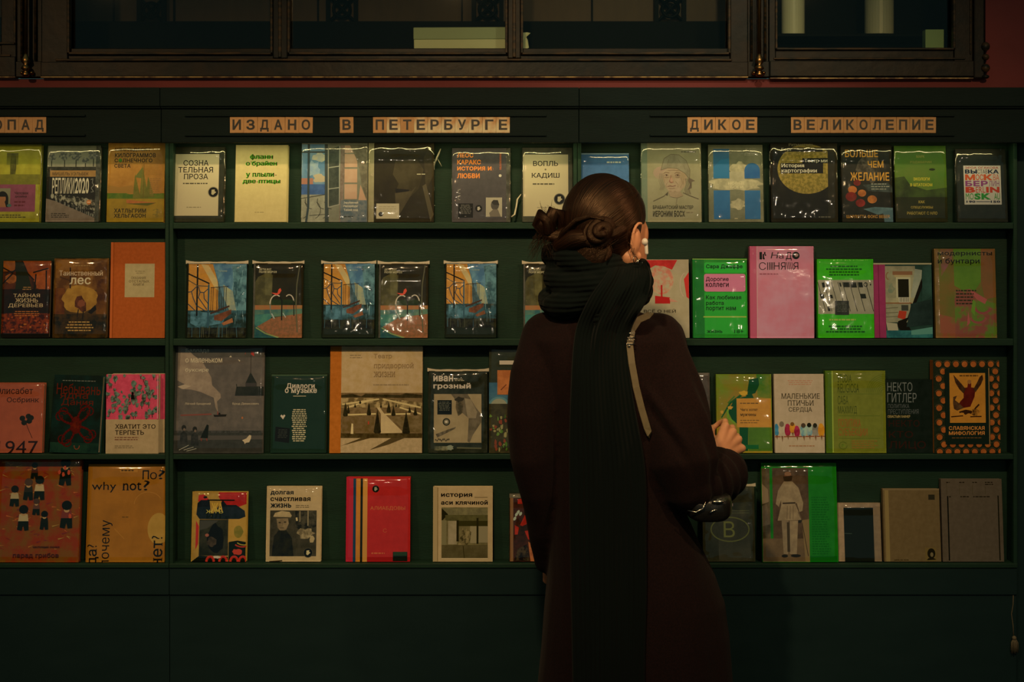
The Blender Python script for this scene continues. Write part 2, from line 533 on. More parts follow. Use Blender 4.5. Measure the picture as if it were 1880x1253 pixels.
class Art:
    """draws the printed face of a cover in the book's own width and height; coordinates are given on the photograph's grid"""
    def __init__(s, rect, row, w, h):
        s.rx0, s.ry0, s.rx1, s.ry1 = rect
        s.w, s.h, s.E = w, h, ROWE[row]
        s.v = []; s.f = []; s.c1 = []; s.c2 = []
        s.lay = 0
        s.rng = random.Random(int(rect[0] * 7 + rect[1]))
        s.clip = (s.rx0, s.ry0, s.rx1, s.ry1)
        s.k = (0, 0, 1.0)

    def col(s, h):
        if not isinstance(h, str): return list(h)
        return [min(.85, max(.003, (v - .007) / e)) for v, e in zip(lin(h), s.E)]

    def loc(s, x, y):
        return ((x - s.rx0) / (s.rx1 - s.rx0) * s.w - s.w / 2, (s.ry1 - y) / (s.ry1 - s.ry0) * s.h)

    def _emit(s, poly, c1, c2, sc, con, grad=None):
        """poly is convex, in photo coordinates; extra values in a vertex are its own colour"""
        ox, oy, k = s.k
        poly = clip_poly([(ox + p[0] / k, oy + p[1] / k) + tuple(p[2:]) for p in poly], *s.clip)
        if len(poly) < 3: return
        ar = sum(poly[i][0] * poly[(i + 1) % len(poly)][1] - poly[(i + 1) % len(poly)][0] * poly[i][1] for i in range(len(poly)))
        if abs(ar) < 1e-4: return
        if ar > 0: poly = poly[::-1]     # photo y runs down: this makes the face look towards the viewer
        n = len(s.v)
        y = -0.00035 - 0.00002 * s.lay
        for p in poly:
            x, z = s.loc(p[0], p[1])
            s.v.append((x, y, z))
        s.f.append(tuple(range(n, n + len(poly))))
        for p in poly:
            cc = list(p[2:5]) if len(p) >= 5 else c1
            s.c1.append((*cc, sc))
            if c2 is None: s.c2.append((*cc, 0.0))
            else: s.c2.append((*c2, con))

    def poly(s, pts, c, c2=None, sc=60, con=6):
        c1 = s.col(c); cb = s.col(c2) if c2 else None
        s.lay += 1
        if len(pts) <= 3:
            s._emit([tuple(p) for p in pts], c1, cb, sc, con); return s
        for t in tessellate_polygon([[Vector((p[0], p[1], 0)) for p in pts]]):
            s._emit([tuple(pts[i]) for i in t], c1, cb, sc, con)
        return s

    def rect(s, x0, y0, x1, y1, c, c2=None, sc=60, con=6):
        s.lay += 1
        s._emit([(x0, y0), (x1, y0), (x1, y1), (x0, y1)], s.col(c), s.col(c2) if c2 else None, sc, con)
        return s

    def rrect(s, x0, y0, x1, y1, r, c):
        pts = []
        for cx, cy, a0 in ((x1 - r, y0 + r, -90), (x1 - r, y1 - r, 0), (x0 + r, y1 - r, 90), (x0 + r, y0 + r, 180)):
            for k in range(4):
                a = math.radians(a0 + 30 * k)
                pts.append((cx + r * math.cos(a), cy + r * math.sin(a)))
        s.lay += 1
        s._emit(pts, s.col(c), None, 1, 0)
        return s

    def grad(s, x0, y0, x1, y1, ct, cb, c2=None, sc=60, con=4):
        a, b = tuple(s.col(ct)), tuple(s.col(cb))
        s.lay += 1
        s._emit([(x0, y0) + a, (x1, y0) + a, (x1, y1) + b, (x0, y1) + b], a, s.col(c2) if c2 else None, sc, con)
        return s

    def hgrad(s, x0, y0, x1, y1, cl, cr, c2=None, sc=60, con=4):
        a, b = tuple(s.col(cl)), tuple(s.col(cr))
        s.lay += 1
        s._emit([(x0, y0) + a, (x1, y0) + b, (x1, y1) + b, (x0, y1) + a], a, s.col(c2) if c2 else None, sc, con)
        return s

    def ell(s, cx, cy, rx, ry, c, c2=None, sc=60, con=6, n=26, rot=0.0):
        ca, sa = math.cos(math.radians(rot)), math.sin(math.radians(rot))
        pts = []
        for k in range(n):
            a = 2 * PI * k / n
            u, v = rx * math.cos(a), ry * math.sin(a)
            pts.append((cx + u * ca - v * sa, cy + u * sa + v * ca))
        s.lay += 1
        s._emit(pts, s.col(c), s.col(c2) if c2 else None, sc, con)
        return s

    def blob(s, cx, cy, rx, ry, c, c2=None, j=.25, n=14, sc=60, con=6):
        pts = []
        for k in range(n):
            a = 2 * PI * k / n
            q = 1 + s.rng.uniform(-j, j)
            pts.append((cx + rx * q * math.cos(a), cy + ry * q * math.sin(a)))
        return s.poly(pts, c, c2, sc, con)

    def line(s, pts, w, c, c2=None, w1=None):
        c1 = s.col(c); cb = s.col(c2) if c2 else None
        s.lay += 1
        n = len(pts)
        w1 = w if w1 is None else w1
        for i in range(n - 1):
            (xa, ya), (xb, yb) = pts[i], pts[i + 1]
            d = math.hypot(xb - xa, yb - ya) or 1e-6
            wa = (w + (w1 - w) * i / max(1, n - 1)) / 2; wb = (w + (w1 - w) * (i + 1) / max(1, n - 1)) / 2
            nx, ny = -(yb - ya) / d, (xb - xa) / d
            ex, ey = (xb - xa) / d * min(wa, s.k[2]) * .4, (yb - ya) / d * min(wa, s.k[2]) * .4
            s._emit([(xa + nx * wa - ex, ya + ny * wa - ey), (xb + nx * wb + ex, yb + ny * wb + ey), (xb - nx * wb + ex, yb - ny * wb + ey), (xa - nx * wa - ex, ya - ny * wa - ey)], c1, cb, 60, 4)
        return s

    def arc(s, cx, cy, rx, ry, a0, a1, w, c, n=14):
        return s.line([(cx + rx * math.cos(math.radians(a0 + (a1 - a0) * k / n)), cy + ry * math.sin(math.radians(a0 + (a1 - a0) * k / n))) for k in range(n + 1)], w, c)

    def text(s, x0, y0, x1, y1, body, c, weight=0.0, serif=False, rot=0, shear=0.0):
        """lettering fitted into a box; rot=90 reads upwards"""
        tris, bb = text_tris(body, weight, serif)
        bw, bh = max(bb[2] - bb[0], 1e-6), max(bb[3] - bb[1], 1e-6)
        c1 = s.col(c)
        s.lay += 1
        for t in tris:
            q = []
            for (x, y) in t:
                u, v = (x - bb[0]) / bw, (y - bb[1]) / bh
                u += shear * v
                if rot == 90: q.append((x0 + (1 - v) * (x1 - x0), y1 - u * (y1 - y0)))
                elif rot == -90: q.append((x0 + v * (x1 - x0), y0 + u * (y1 - y0)))
                else: q.append((x0 + u * (x1 - x0), y1 - v * (y1 - y0)))
            s._emit(q, c1, None, 1, 0)
        return s

    def small(s, x0, y0, x1, y1, rows, c, w=None, center=False):
        """lines of print too small to read: rows of short dashes"""
        c1 = s.col(c)
        s.lay += 1
        st = (y1 - y0) / rows
        hh = st * .46 if w is None else w
        for i in range(rows):
            y = y0 + st * (i + .5)
            end = x1 - (x1 - x0) * s.rng.uniform(0, .25)
            off = (x1 - end) / 2 if center else 0
            x = x0
            while x < end - s.k[2]:
                L = min(s.rng.uniform(2.5, 7.5) * s.k[2], end - x)
                s._emit([(x + off, y - hh / 2), (x + L + off, y - hh / 2), (x + L + off, y + hh / 2), (x + off, y + hh / 2)], c1, None, 1, 0)
                x += L + 1.3 * s.k[2]
        return s


def attr_colors(me, c1, c2):
    for nm, dat in (('ink', c1), ('ink_b', c2)):
        a = me.attributes.new(nm, 'FLOAT_COLOR', 'CORNER')
        a.data.foreach_set('color', [x for c in dat for x in c])


BOARD = 0.0022


def film_sheet(w, h, t, crinkle, seed, sag=1.0):
    """clear wrap: a front sheet with rolled edges, drawn in at the top, with puckers near the edges"""
    nu, nv = 26, 34
    mb = MB()
    e = 0.0025
    rnd = random.Random(seed)
    o1, o2 = rnd.uniform(0, 50), rnd.uniform(0, 50)
    vs = []
    for j in range(nv + 1):
        v = j / nv
        for i in range(nu + 1):
            u = i / nu
            X = -w / 2 - e + u * (w + 2 * e)
            Z = -0.0005 + v * (h + e * 1.8)
            y = -0.0042
            du = min(u, 1 - u) * w; dv = min(v, 1 - v) * h
            # the film rolls round the sides, top and bottom
            r = .006
            if du < r: y += (r - math.sqrt(max(0, r * r - (r - du) ** 2))) * 1.2
            if dv < r * 1.5: y += (r * 1.5 - math.sqrt(max(0, (r * 1.5) ** 2 - (r * 1.5 - dv) ** 2))) * 1.0
            # slack near the top, pulled tight at the corners
            top = max(0, 1 - (1 - v) / .16)
            y += -.0055 * sag * math.sin(PI * min(1, max(0, (1 - v) / .22))) * (1 - (2 * u - 1) ** 4)
            edge = math.exp(-min(du, dv) / .022)
            p = Vector((X * 38 + o1, Z * 30, o2))
            y += crinkle * .0030 * (noise.noise(p) * .6 + noise.noise(p * 2.3) * .5) * (.08 + edge)
            y = min(y, -.0016) if du > .004 and dv > .004 else y
            vs.append((X, y, Z + crinkle * .0012 * top * noise.noise(Vector((X * 90, o1, 3)))))
    fs = []
    for j in range(nv):
        for i in range(nu):
            a = j * (nu + 1) + i
            fs.append((a, a + 1, a + nu + 2, a + nu + 1))
    mb.add(vs, fs)
    # sides of the wrap going back over the book's edges
    def skirt(idx, dx, dz):
        n0 = len(mb.v)
        pts = [vs[k] for k in idx]
        mb.v += pts
        mb.v += [(x + dx * .0004, t + .001, z + dz * .0004) for x, y, z in pts]
        m = len(pts)
        for k in range(m - 1):
            mb.f.append((n0 + k, n0 + k + 1, n0 + m + k + 1, n0 + m + k)); mb.mi.append(0)
    row = nu + 1
    skirt([nv * row + i for i in range(row)], 0, 1)
    skirt([j * row for j in range(nv, -1, -1)], -1, 0)
    skirt([j * row + nu for j in range(nv + 1)], 1, 0)
    return mb


NBOOK = [0]


def book(rect, row, label, draw, t=.018, base='#888888', spine=None, finish='satin', wrap=0.0, hard=True,
         name='book', group=None, lean=None, yaw=0.0, roll=0.0, front=.012, bottom=None, sag=1.0, seam=False, ends=(), inset=.003):
    """one face-out book leaning on the back panel; rect is its front face on the photograph's grid"""
    x0, y0, x1, y1 = rect
    w = (x1 - x0) * MM; h = (y1 - y0) * MM
    if lean is None:
        gap = PANEL_Y - (YS + front) - t - .0015
        lean = math.asin(max(.02, min(.5, gap / h)))
        if h > .22: lean *= .97
    hh = h / math.cos(lean)
    yb = YS + front
    shelf_z = sz(ROWY[row])
    zoff = t * math.sin(lean) + .0003
    # small correction: books stand a little behind the shelf fronts
    k = (yb + .5 * hh * math.sin(lean)) / YS
    w *= k; hh *= k
    xc = sx((x0 + x1) / 2) * k
    root = thing(name, label, 'book', (xc, yb, shelf_z + zoff), (-lean, roll, yaw), group)
    art = Art(rect, row, w, hh)
    bc = art.col(base); scol = art.col(spine) if spine else bc
    if draw: draw(art)
    # cover: front board, spine and back board in one shell; the printed face lies on the front board
    mb = MB()
    b = BOARD if hard else .0007
    be = .0008 if hard else .0003
    mb.box(-w / 2, w / 2, 0, b, 0, hh, be)
    mb.box(-w / 2, w / 2, t - b, t, 0, hh, be)
    mb.box(-w / 2, -w / 2 + b, 0, t, 0, hh, be)
    nf = len(mb.f)
    c1 = []; c2 = []
    for f in mb.f:
        on_spine = all(mb.v[i][0] <= -w / 2 + b + 1e-6 for i in f)
        cc = scol if on_spine else bc
        for _ in f:
            c1.append((*cc, 1.0)); c2.append((*cc, 0.0))
    mb.add(art.v, art.f)
    me = mb.mesh('cover', M[finish])
    attr_colors(me, c1 + art.c1, c2 + art.c2)
    co = bpy.data.objects.new('cover', me); COL.objects.link(co); co.parent = root
    ins = inset if hard else .0005
    pg = MB()
    pg.box(-w / 2 + b, w / 2 - ins, b, t - b, ins, hh - ins, .0003)
    pg.build('page_block', M['page'], root)
    if wrap:
        NBOOK[0] += 1
        f = film_sheet(w, hh, t, wrap, NBOOK[0] * 3.7, sag)
        fo = f.build('plastic_wrap', M['film'], root, smooth=True)
        for pl in ends:          # loose twisted ends of the wrap beside the book
            q = MB()
            q.tube([((a - (x0 + x1) / 2) * MM, .003 + .002 * i, (y1 - c) * MM) for i, (a, c) in enumerate(pl)], [.0018] + [.0026] * (len(pl) - 2) + [.0012], 8, flat=.4)
            q.build('wrap_end', M['seam'], fo, smooth=True)
        if seam:
            # the welded top edge of the bag, standing up a little, with its two ears
            q = MB(); n = 14; vs = []
            for k in range(n + 1):
                u = k / n; x = -w / 2 - .004 + u * (w + .008)
                e = max(0, abs(2 * u - 1) - .82) / .18
                y = -.001 + .0015 * math.sin(u * 9 + x0)
                for dy in (0, .0014):
                    vs += [(x, y + dy, hh - .0012), (x, y + dy, hh + .0042 + .0040 * e + .0006 * math.sin(u * 23))]
            fs = []
            for k in range(n):
                a = 4 * k
                fs += [(a, a + 4, a + 5, a + 1), (a + 2, a + 3, a + 7, a + 6), (a + 1, a + 5, a + 7, a + 3)]
            q.add(vs, fs)
            q.build('seam', M['seam'], fo)
    return root
# ------------------------------------------------------------------ the room
PANEL_Y = 3.838
WALL_Y = 3.8625
mb = MB(); mb.box(-4.5, 4.5, -1.6, 4.4, -.06, 0)
tag(mb.build('floor', M['floor']), kind='structure')
mb = MB()
zc = sz(143.5, 3.85)
mb.box(-4.5, 4.5, WALL_Y, 4.4, 0, zc - .0005)
xr = sx(1812, 3.85)
mb.box(xr, 4.5, WALL_Y, 4.4, zc - .0005, 3.4)
mb.box(-4.5, xr, WALL_Y, 4.4, 2.62, 3.4)
mb.box(-4.5, sx(-364, 3.85), WALL_Y, 4.4, zc - .0005, 2.62)
tag(mb.build('wall_back', M['redwall']), kind='structure')
for nm, a, b in (('wall_left', -4.6, -4.5), ('wall_right', 4.5, 4.6)):
    mb = MB(); mb.box(a, b, -1.6, 4.4, -.06, 3.4)
    tag(mb.build(nm, M['redwall']), kind='structure')

# ------------------------------------------------------------------ bookcases
HY_ = 3.70                                # front plane of the header boards


def bookcase(x0, x1, label, rail, filler=None):
    xa, xb = sx(x0), sx(x1)
    r = thing('bookcase', label, 'bookcase', ((xa + xb) / 2, YS, 0))
    ox = (xa + xb) / 2

    def part(name, m, *boxes, b=.0015, parent=r):
        q = MB()
        for bx in boxes:
            q.box(bx[0] - ox, bx[1] - ox, bx[2] - YS, bx[3] - YS, bx[4], bx[5], b)
        return q.build(name, M[m], parent)
    z4 = sz(1035); zt = sz(262, HY_)
    e = .0006
    wl = 7.2 * MM
    part('back_panel', 'green', (xa + wl, xb - wl, PANEL_Y, PANEL_Y + .008, z4, zt + .05), b=0)
    for s0, s1 in ((xa + e, xa + wl), (xb - wl, xb - e)):
        part('side_panel', 'green', (s0, s1, YS - .001, PANEL_Y + .009, z4 - .012, zt + .05))
    for i, (yt, yb) in enumerate(((409, 420.5), (622.5, 635), (834.5, 844), (1035, 1043))):
        if i < 3:
            part('shelf', 'green', (xa + wl, xb - wl, YS, PANEL_Y, sz(yb), sz(yt)))
        else:
            part('shelf', 'green', (xa + e, xb - e, YS - .004, PANEL_Y, sz(yb), sz(yt)))
    part('base_panel', 'base', (xa + e, xb - e, YS, PANEL_Y + .009, sz(1093), sz(1043)))
    part('base_panel', 'base', (xa + e, xb - e, YS + .005, PANEL_Y + .009, .09, sz(1093) - .001))
    part('plinth', 'base', (xa + e, xb - e, YS + .03, PANEL_Y + .009, 0, .09))
    hb = part('header_board', 'header', (xa + e, xb - e, HY_, HY_ + .018, zt, sz(195, HY_)), b=.0012)
    part('cornice', 'header', (xa + e, xb - e, HY_ - .014, PANEL_Y + .009, sz(195, HY_ - .014), sz(160.5, HY_ - .014)),
         (xa + e, xb - e, HY_ - .008, HY_ + .02, sz(198.5, HY_ - .01), sz(195, HY_ - .014)), b=.001)
    rx0, rx1 = sx(rail[0], HY_), sx(rail[1], HY_)
    for yy in (212.5, 248.5):
        part('letter_rail', 'header', (rx0, rx1, HY_ - .006, HY_ + .0005, sz(yy + 1.6, HY_), sz(yy - 1.6, HY_)), b=.0006, parent=hb)
    part('light_housing', 'header', (xa + wl, xb - wl, HY_ + .019, HY_ + .046, zt + .016, zt + .034), b=.001)
    if filler:
        part('filler_panel', 'base', (xb, sx(filler), YS + .02, PANEL_Y + .009, 0, zt + .05),
             (xb, sx(filler), HY_ + .01, HY_ + .03, zt, sz(160.5, HY_)))
    return r, xa, xb, zt


CASES = []
for args in ((-440, 310.5, 'dark green bookcase at the edge of the frame, holding orange and yellow books', (-380, 157)),
             (310.5, 1060, 'dark green bookcase with the longest line of lettering, partly behind the person', (340, 1003)),
             (1060, 1868, 'dark green bookcase ending at the dark filler panel, with the pink book', (1193, 1752), 1990)):
    CASES.append(bookcase(*args))
for (r, xa, xb, zt), pw in zip(CASES, (.62, .88, .74)):
    lamp('led_strip', 'AREA', ((xa + xb) / 2, HY_ + .032, zt + .014), ((xa + xb) / 2, HY_ + .045, zt - 1), pw, STRIPC, xb - xa - .05, .014)


# ------------------------------------------------------------------ letter cards on the headers
def cards(word, x0, x1, where, worn=(), y0=215.3, y1=244.3, seen=None):
    n = len(word); pw = (x1 - x0) / n
    ordn = ('first', 'second', 'third', 'fourth', 'fifth', 'sixth', 'seventh', 'eighth', 'ninth', 'tenth', 'eleventh')
    for i, ch in enumerate(word):
        a, b = x0 + i * pw, x0 + (i + 1) * pw
        xa, xb = sx(a + .12, HY_), sx(b - .12, HY_)
        za, zb = sz(y1, HY_), sz(y0, HY_)
        cx, w, h = (xa + xb) / 2, xb - xa, zb - za
        q = MB()
        q.box(-w / 2, w / 2, -.002, -.0002, 0, h, .0003, 0)
        tris, bb = text_tris(ch, .042)
        desc = ch in 'Д'
        H = h * (.66 if not desc else .76)
        base = h * (.19 if not desc else .08)
        k = w * .62 / max(bb[2] - bb[0], .45)
        for t in tris:
            vs = [(((px - (bb[0] + bb[2]) / 2) * k), -.00225, base + (py - bb[1]) / (bb[3] - bb[1]) * H) for px, py in t]
            q.add(vs, [(0, 1, 2)], 1)
        o = q.build('letter_card', [M['kraft_worn' if i in worn else 'kraft'], M['black_ink']])
        o.location = (cx, HY_, za)
        o.rotation_euler = (0, random.Random(int(a)).uniform(-.012, .012), 0)
        if n == 1: lb = '%s letter card standing alone as the %s' % ('brown kraft', where)
        else: lb = '%s letter card, %s in the %s' % ('worn cream' if i in worn else 'brown kraft', ordn[i], where)
        tag(o, lb, 'letter card', 'letter cards on the shelf headers')


cards('ОПАД', -16, 85.4, 'cut-off word over the yellow book')
cards('ИЗДАНО', 422.3, 574.3, 'six-letter word over the cream book')
cards('В', 624, 649.3, 'one-letter word between two words')
cards('ПЕТЕРБУРГЕ', 685, 936, 'ten-letter word', worn=(1, 3, 4, 5, 6, 7, 8, 9))
cards('ДИКОЕ', 1262, 1390, 'five-letter word over the old man portrait')
cards('ВЕЛИКОЛЕПИЕ', 1452, 1718, 'eleven-letter word')

# ------------------------------------------------------------------ built-in glazed cabinets above
CY = 3.85


def cab(name, label, x0, x1):
    xa, xb = sx(x0, CY), sx(x1, CY)
    r = thing(name, label, 'cabinet', ((xa + xb) / 2, CY, sz(143, CY)))
    org = r.location.copy()

    def part(nm, m, *boxes, b=.0015, parent=r, Y=CY):
        q = MB()
        for (a, ya, c, yb, d0, d1) in boxes:      # photo box, depth range behind the front plane
            q.box(sx(a, CY) - org.x, sx(c, CY) - org.x, d0, d1, sz(yb, CY) - org.z, sz(ya, CY) - org.z, b)
        return q.build(nm, M[m], parent)
    return r, part, org


TOPY = -235


def bead_frame(part, x0, x1, y1, w=4, name='moulding', d=(-.006, .010)):
    part(name, 'bead', (x0, TOPY + 30, x0 + w, y1, *d), (x1 - w, TOPY + 30, x1, y1, *d), (x0, y1 - w, x1, y1, *d), (x0, TOPY + 30, x1, TOPY + 30 + w, *d), b=.0015)


def rod(part_root, org, px, m='brass'):
    q = MB()
    x = sx(px, CY) - org.x
    y = -.022
    q.lathe(x, y, [(.0052, sz(104, CY) - org.z), (.0052, sz(TOPY + 5, CY) - org.z)], 14)
    o = q.build('brass_rod', M['brass'], part_root, smooth=True)
    q = MB()
    zz = lambda v: sz(v, CY) - org.z
    q.lathe(x, y, [(.008, zz(142)), (.011, zz(139)), (.006, zz(135)), (.006, zz(132)), (.013, zz(128)), (.010, zz(124)), (.005, zz(121)), (.012, zz(116)), (.010, zz(110)), (.006, zz(105)), (.005, zz(101))], 16)
    q.build('finial', M['brass'], part_root, smooth=True)
    for d in (-9, 9):
        q = MB()
        q.ball((sx(px + d, CY) - org.x, -.010, zz(135)), (.0055, .010, .0055), nu=14, nv=8)
        q.build('bolt', M['brass'], part_root, smooth=True)


def pilaster(part, r, org, a, b, px):
    part('pilaster', 'lacquer', (a, TOPY, b, 141, 0.004, .034), (a - .4, 113, b + .4, 141.5, -.003, .034))
    q = MB()
    for off in (-12, 13):
        x = sx(px + off, CY) - org.x
        q.lathe(x, -.003, [(.0035, sz(112, CY) - org.z), (.0035, sz(TOPY + 4, CY) - org.z)], 10)
    q.build('colonnette', M['bead'], r, smooth=True)
    rod(r, org, px)


def ornament(part, q, org, cx, hw, y1, d):
    """carved square with a cross of bars and a ring"""
    xa, xb = sx(cx - hw, CY) - org.x, sx(cx + hw, CY) - org.x
    zb = sz(y1, CY) - org.z; H = xb - xa
    za = zb + H
    xc, zc_ = (xa + xb) / 2, (zb + za) / 2
    for (u, v) in (((xa, zb), (xb, za)), ((xa, za), (xb, zb))):
        q.tube([(u[0], d, u[1]), (v[0], d, v[1])], .005, 8)
    ring = [(xc + H * .30 * math.cos(2 * PI * k / 22), d - .004, zc_ + H * .30 * math.sin(2 * PI * k / 22)) for k in range(22)]
    q.tube(ring, .005, 8, closed=True)
    for x in (xa, xb):
        q.box(x - .006, x + .006, d - .006, d + .008, zb, za + .2)
    q.box(xa, xb, d - .006, d + .008, zb - .012, zb)


# middle cabinet
r, part, org = cab('glazed_cabinet', 'wide black glazed cabinet with three panes, built into the red wall above the bookcases', 30, 1412)
pilaster(part, r, org, 30, 76, 52.5)
pilaster(part, r, org, 1373, 1411.5, 1391.5)
part('frame', 'lacquer', (76, TOPY, 124, 141, 0, .035), (1341, TOPY, 1373, 141, 0, .035), (124, 88, 1341, 141, .006, .035), (124, TOPY, 1341, TOPY + 32, .006, .035), b=.002)
part('base_rail', 'lacquer', (76, 114, 1373, 141, -.006, .012), b=.002)
part('moulding', 'bead', (102, 108, 1344, 112.5, -.005, .01), b=.002)
for a, b in ((124, 501), (528, 932), (956, 1341)):
    bead_frame(part, a, b, 100.5, 4.5)
for a, b in ((501, 528), (932, 956)):
    m_ = part('mullion', 'lacquer', (a, TOPY, b, 108, -.004, .035), b=.003)
    part('moulding', 'bead', ((a + b) / 2 - 3, TOPY, (a + b) / 2 + 3, 106, -.009, .0), b=.002, parent=m_)
for a, b in ((126, 503), (526, 934), (954, 1339)):
    part('glass_pane', 'glass', (a, TOPY + 26, b, 96, .020, .0235), b=0)
part('gilt_edge', 'gold', (76, 141, 1373, 143.2, -.007, .02), b=.0008)
part('back_board', 'carved', (76, TOPY + 5, 1372, 100, .262, .270), b=0)
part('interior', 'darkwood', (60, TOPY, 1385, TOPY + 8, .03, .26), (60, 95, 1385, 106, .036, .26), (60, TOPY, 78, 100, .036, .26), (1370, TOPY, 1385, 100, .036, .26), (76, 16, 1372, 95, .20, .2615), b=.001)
q = MB()
for cx, hw in ((236, 24), (608, 27), (892, 27), (1249, 27)):
    ornament(part, q, org, cx, hw, 14, .245)
q.build('carved_screen', M['darkwood'], r, smooth=False)
q = MB()
for x in (278, 842, 1097, 160, 560):
    q.box(sx(x - 1.5, CY) - org.x, sx(x + 1.5, CY) - org.x, .255, .262, sz(20, CY) - org.z, sz(TOPY + 10, CY) - org.z)
q.build('panel_batten', M['darkwood'], r)

# right cabinet
r2, part2, org2 = cab('glazed_cabinet', 'black glazed cabinet beside the red wall, holding pale cylinders', 1412, 1812)
part2('frame', 'lacquer', (1412, TOPY, 1424, 141, 0, .035), (1752, TOPY, 1786, 141, 0, .035), (1424, 88, 1752, 141, .004, .035), (1424, TOPY, 1752, TOPY + 32, .004, .035), b=.002)
part2('base_rail', 'lacquer', (1413, 112, 1790, 141, -.006, .012), b=.002)
part2('corner_post', 'lacquer', (1786, TOPY, 1806, 145, -.010, .03), b=.004)
part2('moulding', 'bead', (1420, 106, 1772, 109.5, -.004, .01), (1780, TOPY, 1783, 100, -.004, .01), b=.0015)
bead_frame(part2, 1423, 1753, 92, 4)
part2('glass_pane', 'glass', (1424, TOPY + 26, 1752, 90, .020, .0235), b=0)
part2('gilt_edge', 'gold', (1413, 143, 1786, 145.5, -.007, .02), b=.0008)
part2('back_board', 'darkwood', (1400, TOPY + 5, 1790, 100, .262, .270), b=0)
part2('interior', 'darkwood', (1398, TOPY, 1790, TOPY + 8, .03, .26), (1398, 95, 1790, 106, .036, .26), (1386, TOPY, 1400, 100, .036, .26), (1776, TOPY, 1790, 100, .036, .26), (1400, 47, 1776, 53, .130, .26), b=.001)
q = MB()
zz = lambda v: sz(v, CY) - org2.z
for y0, y1, rr in ((78, 95, .012), (100, 112, .010), (118, 134, .012), (138, 146, .010)):
    q.ball((sx(1807, CY) - org2.x, -.010, (zz(y0) + zz(y1)) / 2), (rr, .010, (zz(y0) - zz(y1)) / 2), nu=14, nv=10)
q.build('carved_drop', M['bead'], r2, smooth=True)

# left cabinet, only its edge in the frame
r3, part3, org3 = cab('glazed_cabinet', 'black glazed cabinet cut off by the frame edge, beyond the brass rod', -360, 30)
part3('frame', 'lacquer', (-360, TOPY, -330, 141, 0, .035), (2, TOPY, 29.5, 141, 0, .035), (-330, 80, 2, 141, .004, .035), (-330, TOPY, 2, TOPY + 32, .004, .035), b=.002)
part3('base_rail', 'lacquer', (-360, 104, 29.5, 141, -.006, .012), b=.002)
part3('moulding', 'bead', (-350, 100, 20, 104, -.005, .01), b=.0015)
bead_frame(part3, -330, 30, 82, 4)
part3('glass_pane', 'glass', (-330, TOPY + 26, 4, 82, .020, .0235), b=0)
part3('gilt_edge', 'gold', (-360, 141, 29.5, 143.2, -.007, .02), b=.0008)
part3('back_board', 'carved', (-360, TOPY + 5, 24, 100, .262, .270), b=0)
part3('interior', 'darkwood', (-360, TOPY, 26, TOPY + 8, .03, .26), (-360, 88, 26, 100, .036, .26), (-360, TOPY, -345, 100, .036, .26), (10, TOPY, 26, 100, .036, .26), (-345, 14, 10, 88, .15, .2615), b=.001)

# things kept behind the glass
FLOORZ = sz(95, CY)
M['carton'] = mat('white_carton', (.86, .88, .60), .6)
M['carton_lid'] = mat('grey_green_carton_lid', (.48, .58, .38), .6)
M['green_carton'] = mat('pale_green_card', (.40, .60, .28), .6)
M['frost'] = mat('frosted_pale_glass', (.80, .76, .56), .35)
Yb = CY + .055
k = thing('carton', 'long white carton with a grey-green upper half behind the cabinet glass', 'box', (sx(844, Yb), Yb, FLOORZ), (0, -.008, .02))
wv = 168 * Yb / FPX; hv = sz(50, Yb) - FLOORZ
q = MB(); q.box(-wv / 2, wv / 2, 0, .10, 0, hv * .56, .002); q.build('box_body', M['carton'], k)
q = MB(); q.box(-wv / 2 - .001, wv / 2 + .001, -.001, .101, hv * .56, hv, .002); q.build('lid', M['carton_lid'], k)
q = MB()
pp = [(957, 60), (968, 59), (974, 61), (966, 68), (969, 73), (971, 88), (960, 93), (957, 80)]
n = len(pp)
vs = [(sx(a, Yb), Yb + .004 * math.sin(i * 2.1), max(FLOORZ, sz(b, Yb))) for i, (a, b) in enumerate(pp)]
vs += [(x, y + .0015, z) for x, y, z in vs]
q.add(vs, [tuple(range(n)), tuple(range(2 * n - 1, n - 1, -1))] + [(i, i + n, (i + 1) % n + n, (i + 1) % n) for i in range(n)])
tag(q.build('paper_scrap', M['carton']), 'torn white paper scrap behind the cabinet mullion', 'paper')
q = MB(); q.box(sx(1699, Yb), sx(1733, Yb), Yb, Yb + .03, FLOORZ, sz(54, Yb), .001)
tag(q.build('card_box', M['green_carton']), 'small pale green card box in the corner of the cabinet near the red wall', 'box')
Yb = CY + .19
for px, hw, lb in ((1456, 21, 'slim pale frosted cylinder on the cabinet shelf, nearer the brass rod'), (1614, 26, 'wider pale frosted cylinder on the cabinet shelf, nearer the green box')):
    q = MB()
    zb_ = sz(47, CY + .130) ; rr = hw * Yb / FPX
    zb_ = sz(47, CY)
    q.lathe(0, 0, [(rr * .96, 0), (rr, .004), (rr, .30), (rr * .92, .308), (rr * .5, .312)], 28)
    o = q.build('glass_cylinder', M['frost'], smooth=False)
    o.location = (sx(px, Yb), Yb, zb_ + .0004)
    tag(o, lb, 'cylinder', 'pale cylinders behind the cabinet glass')

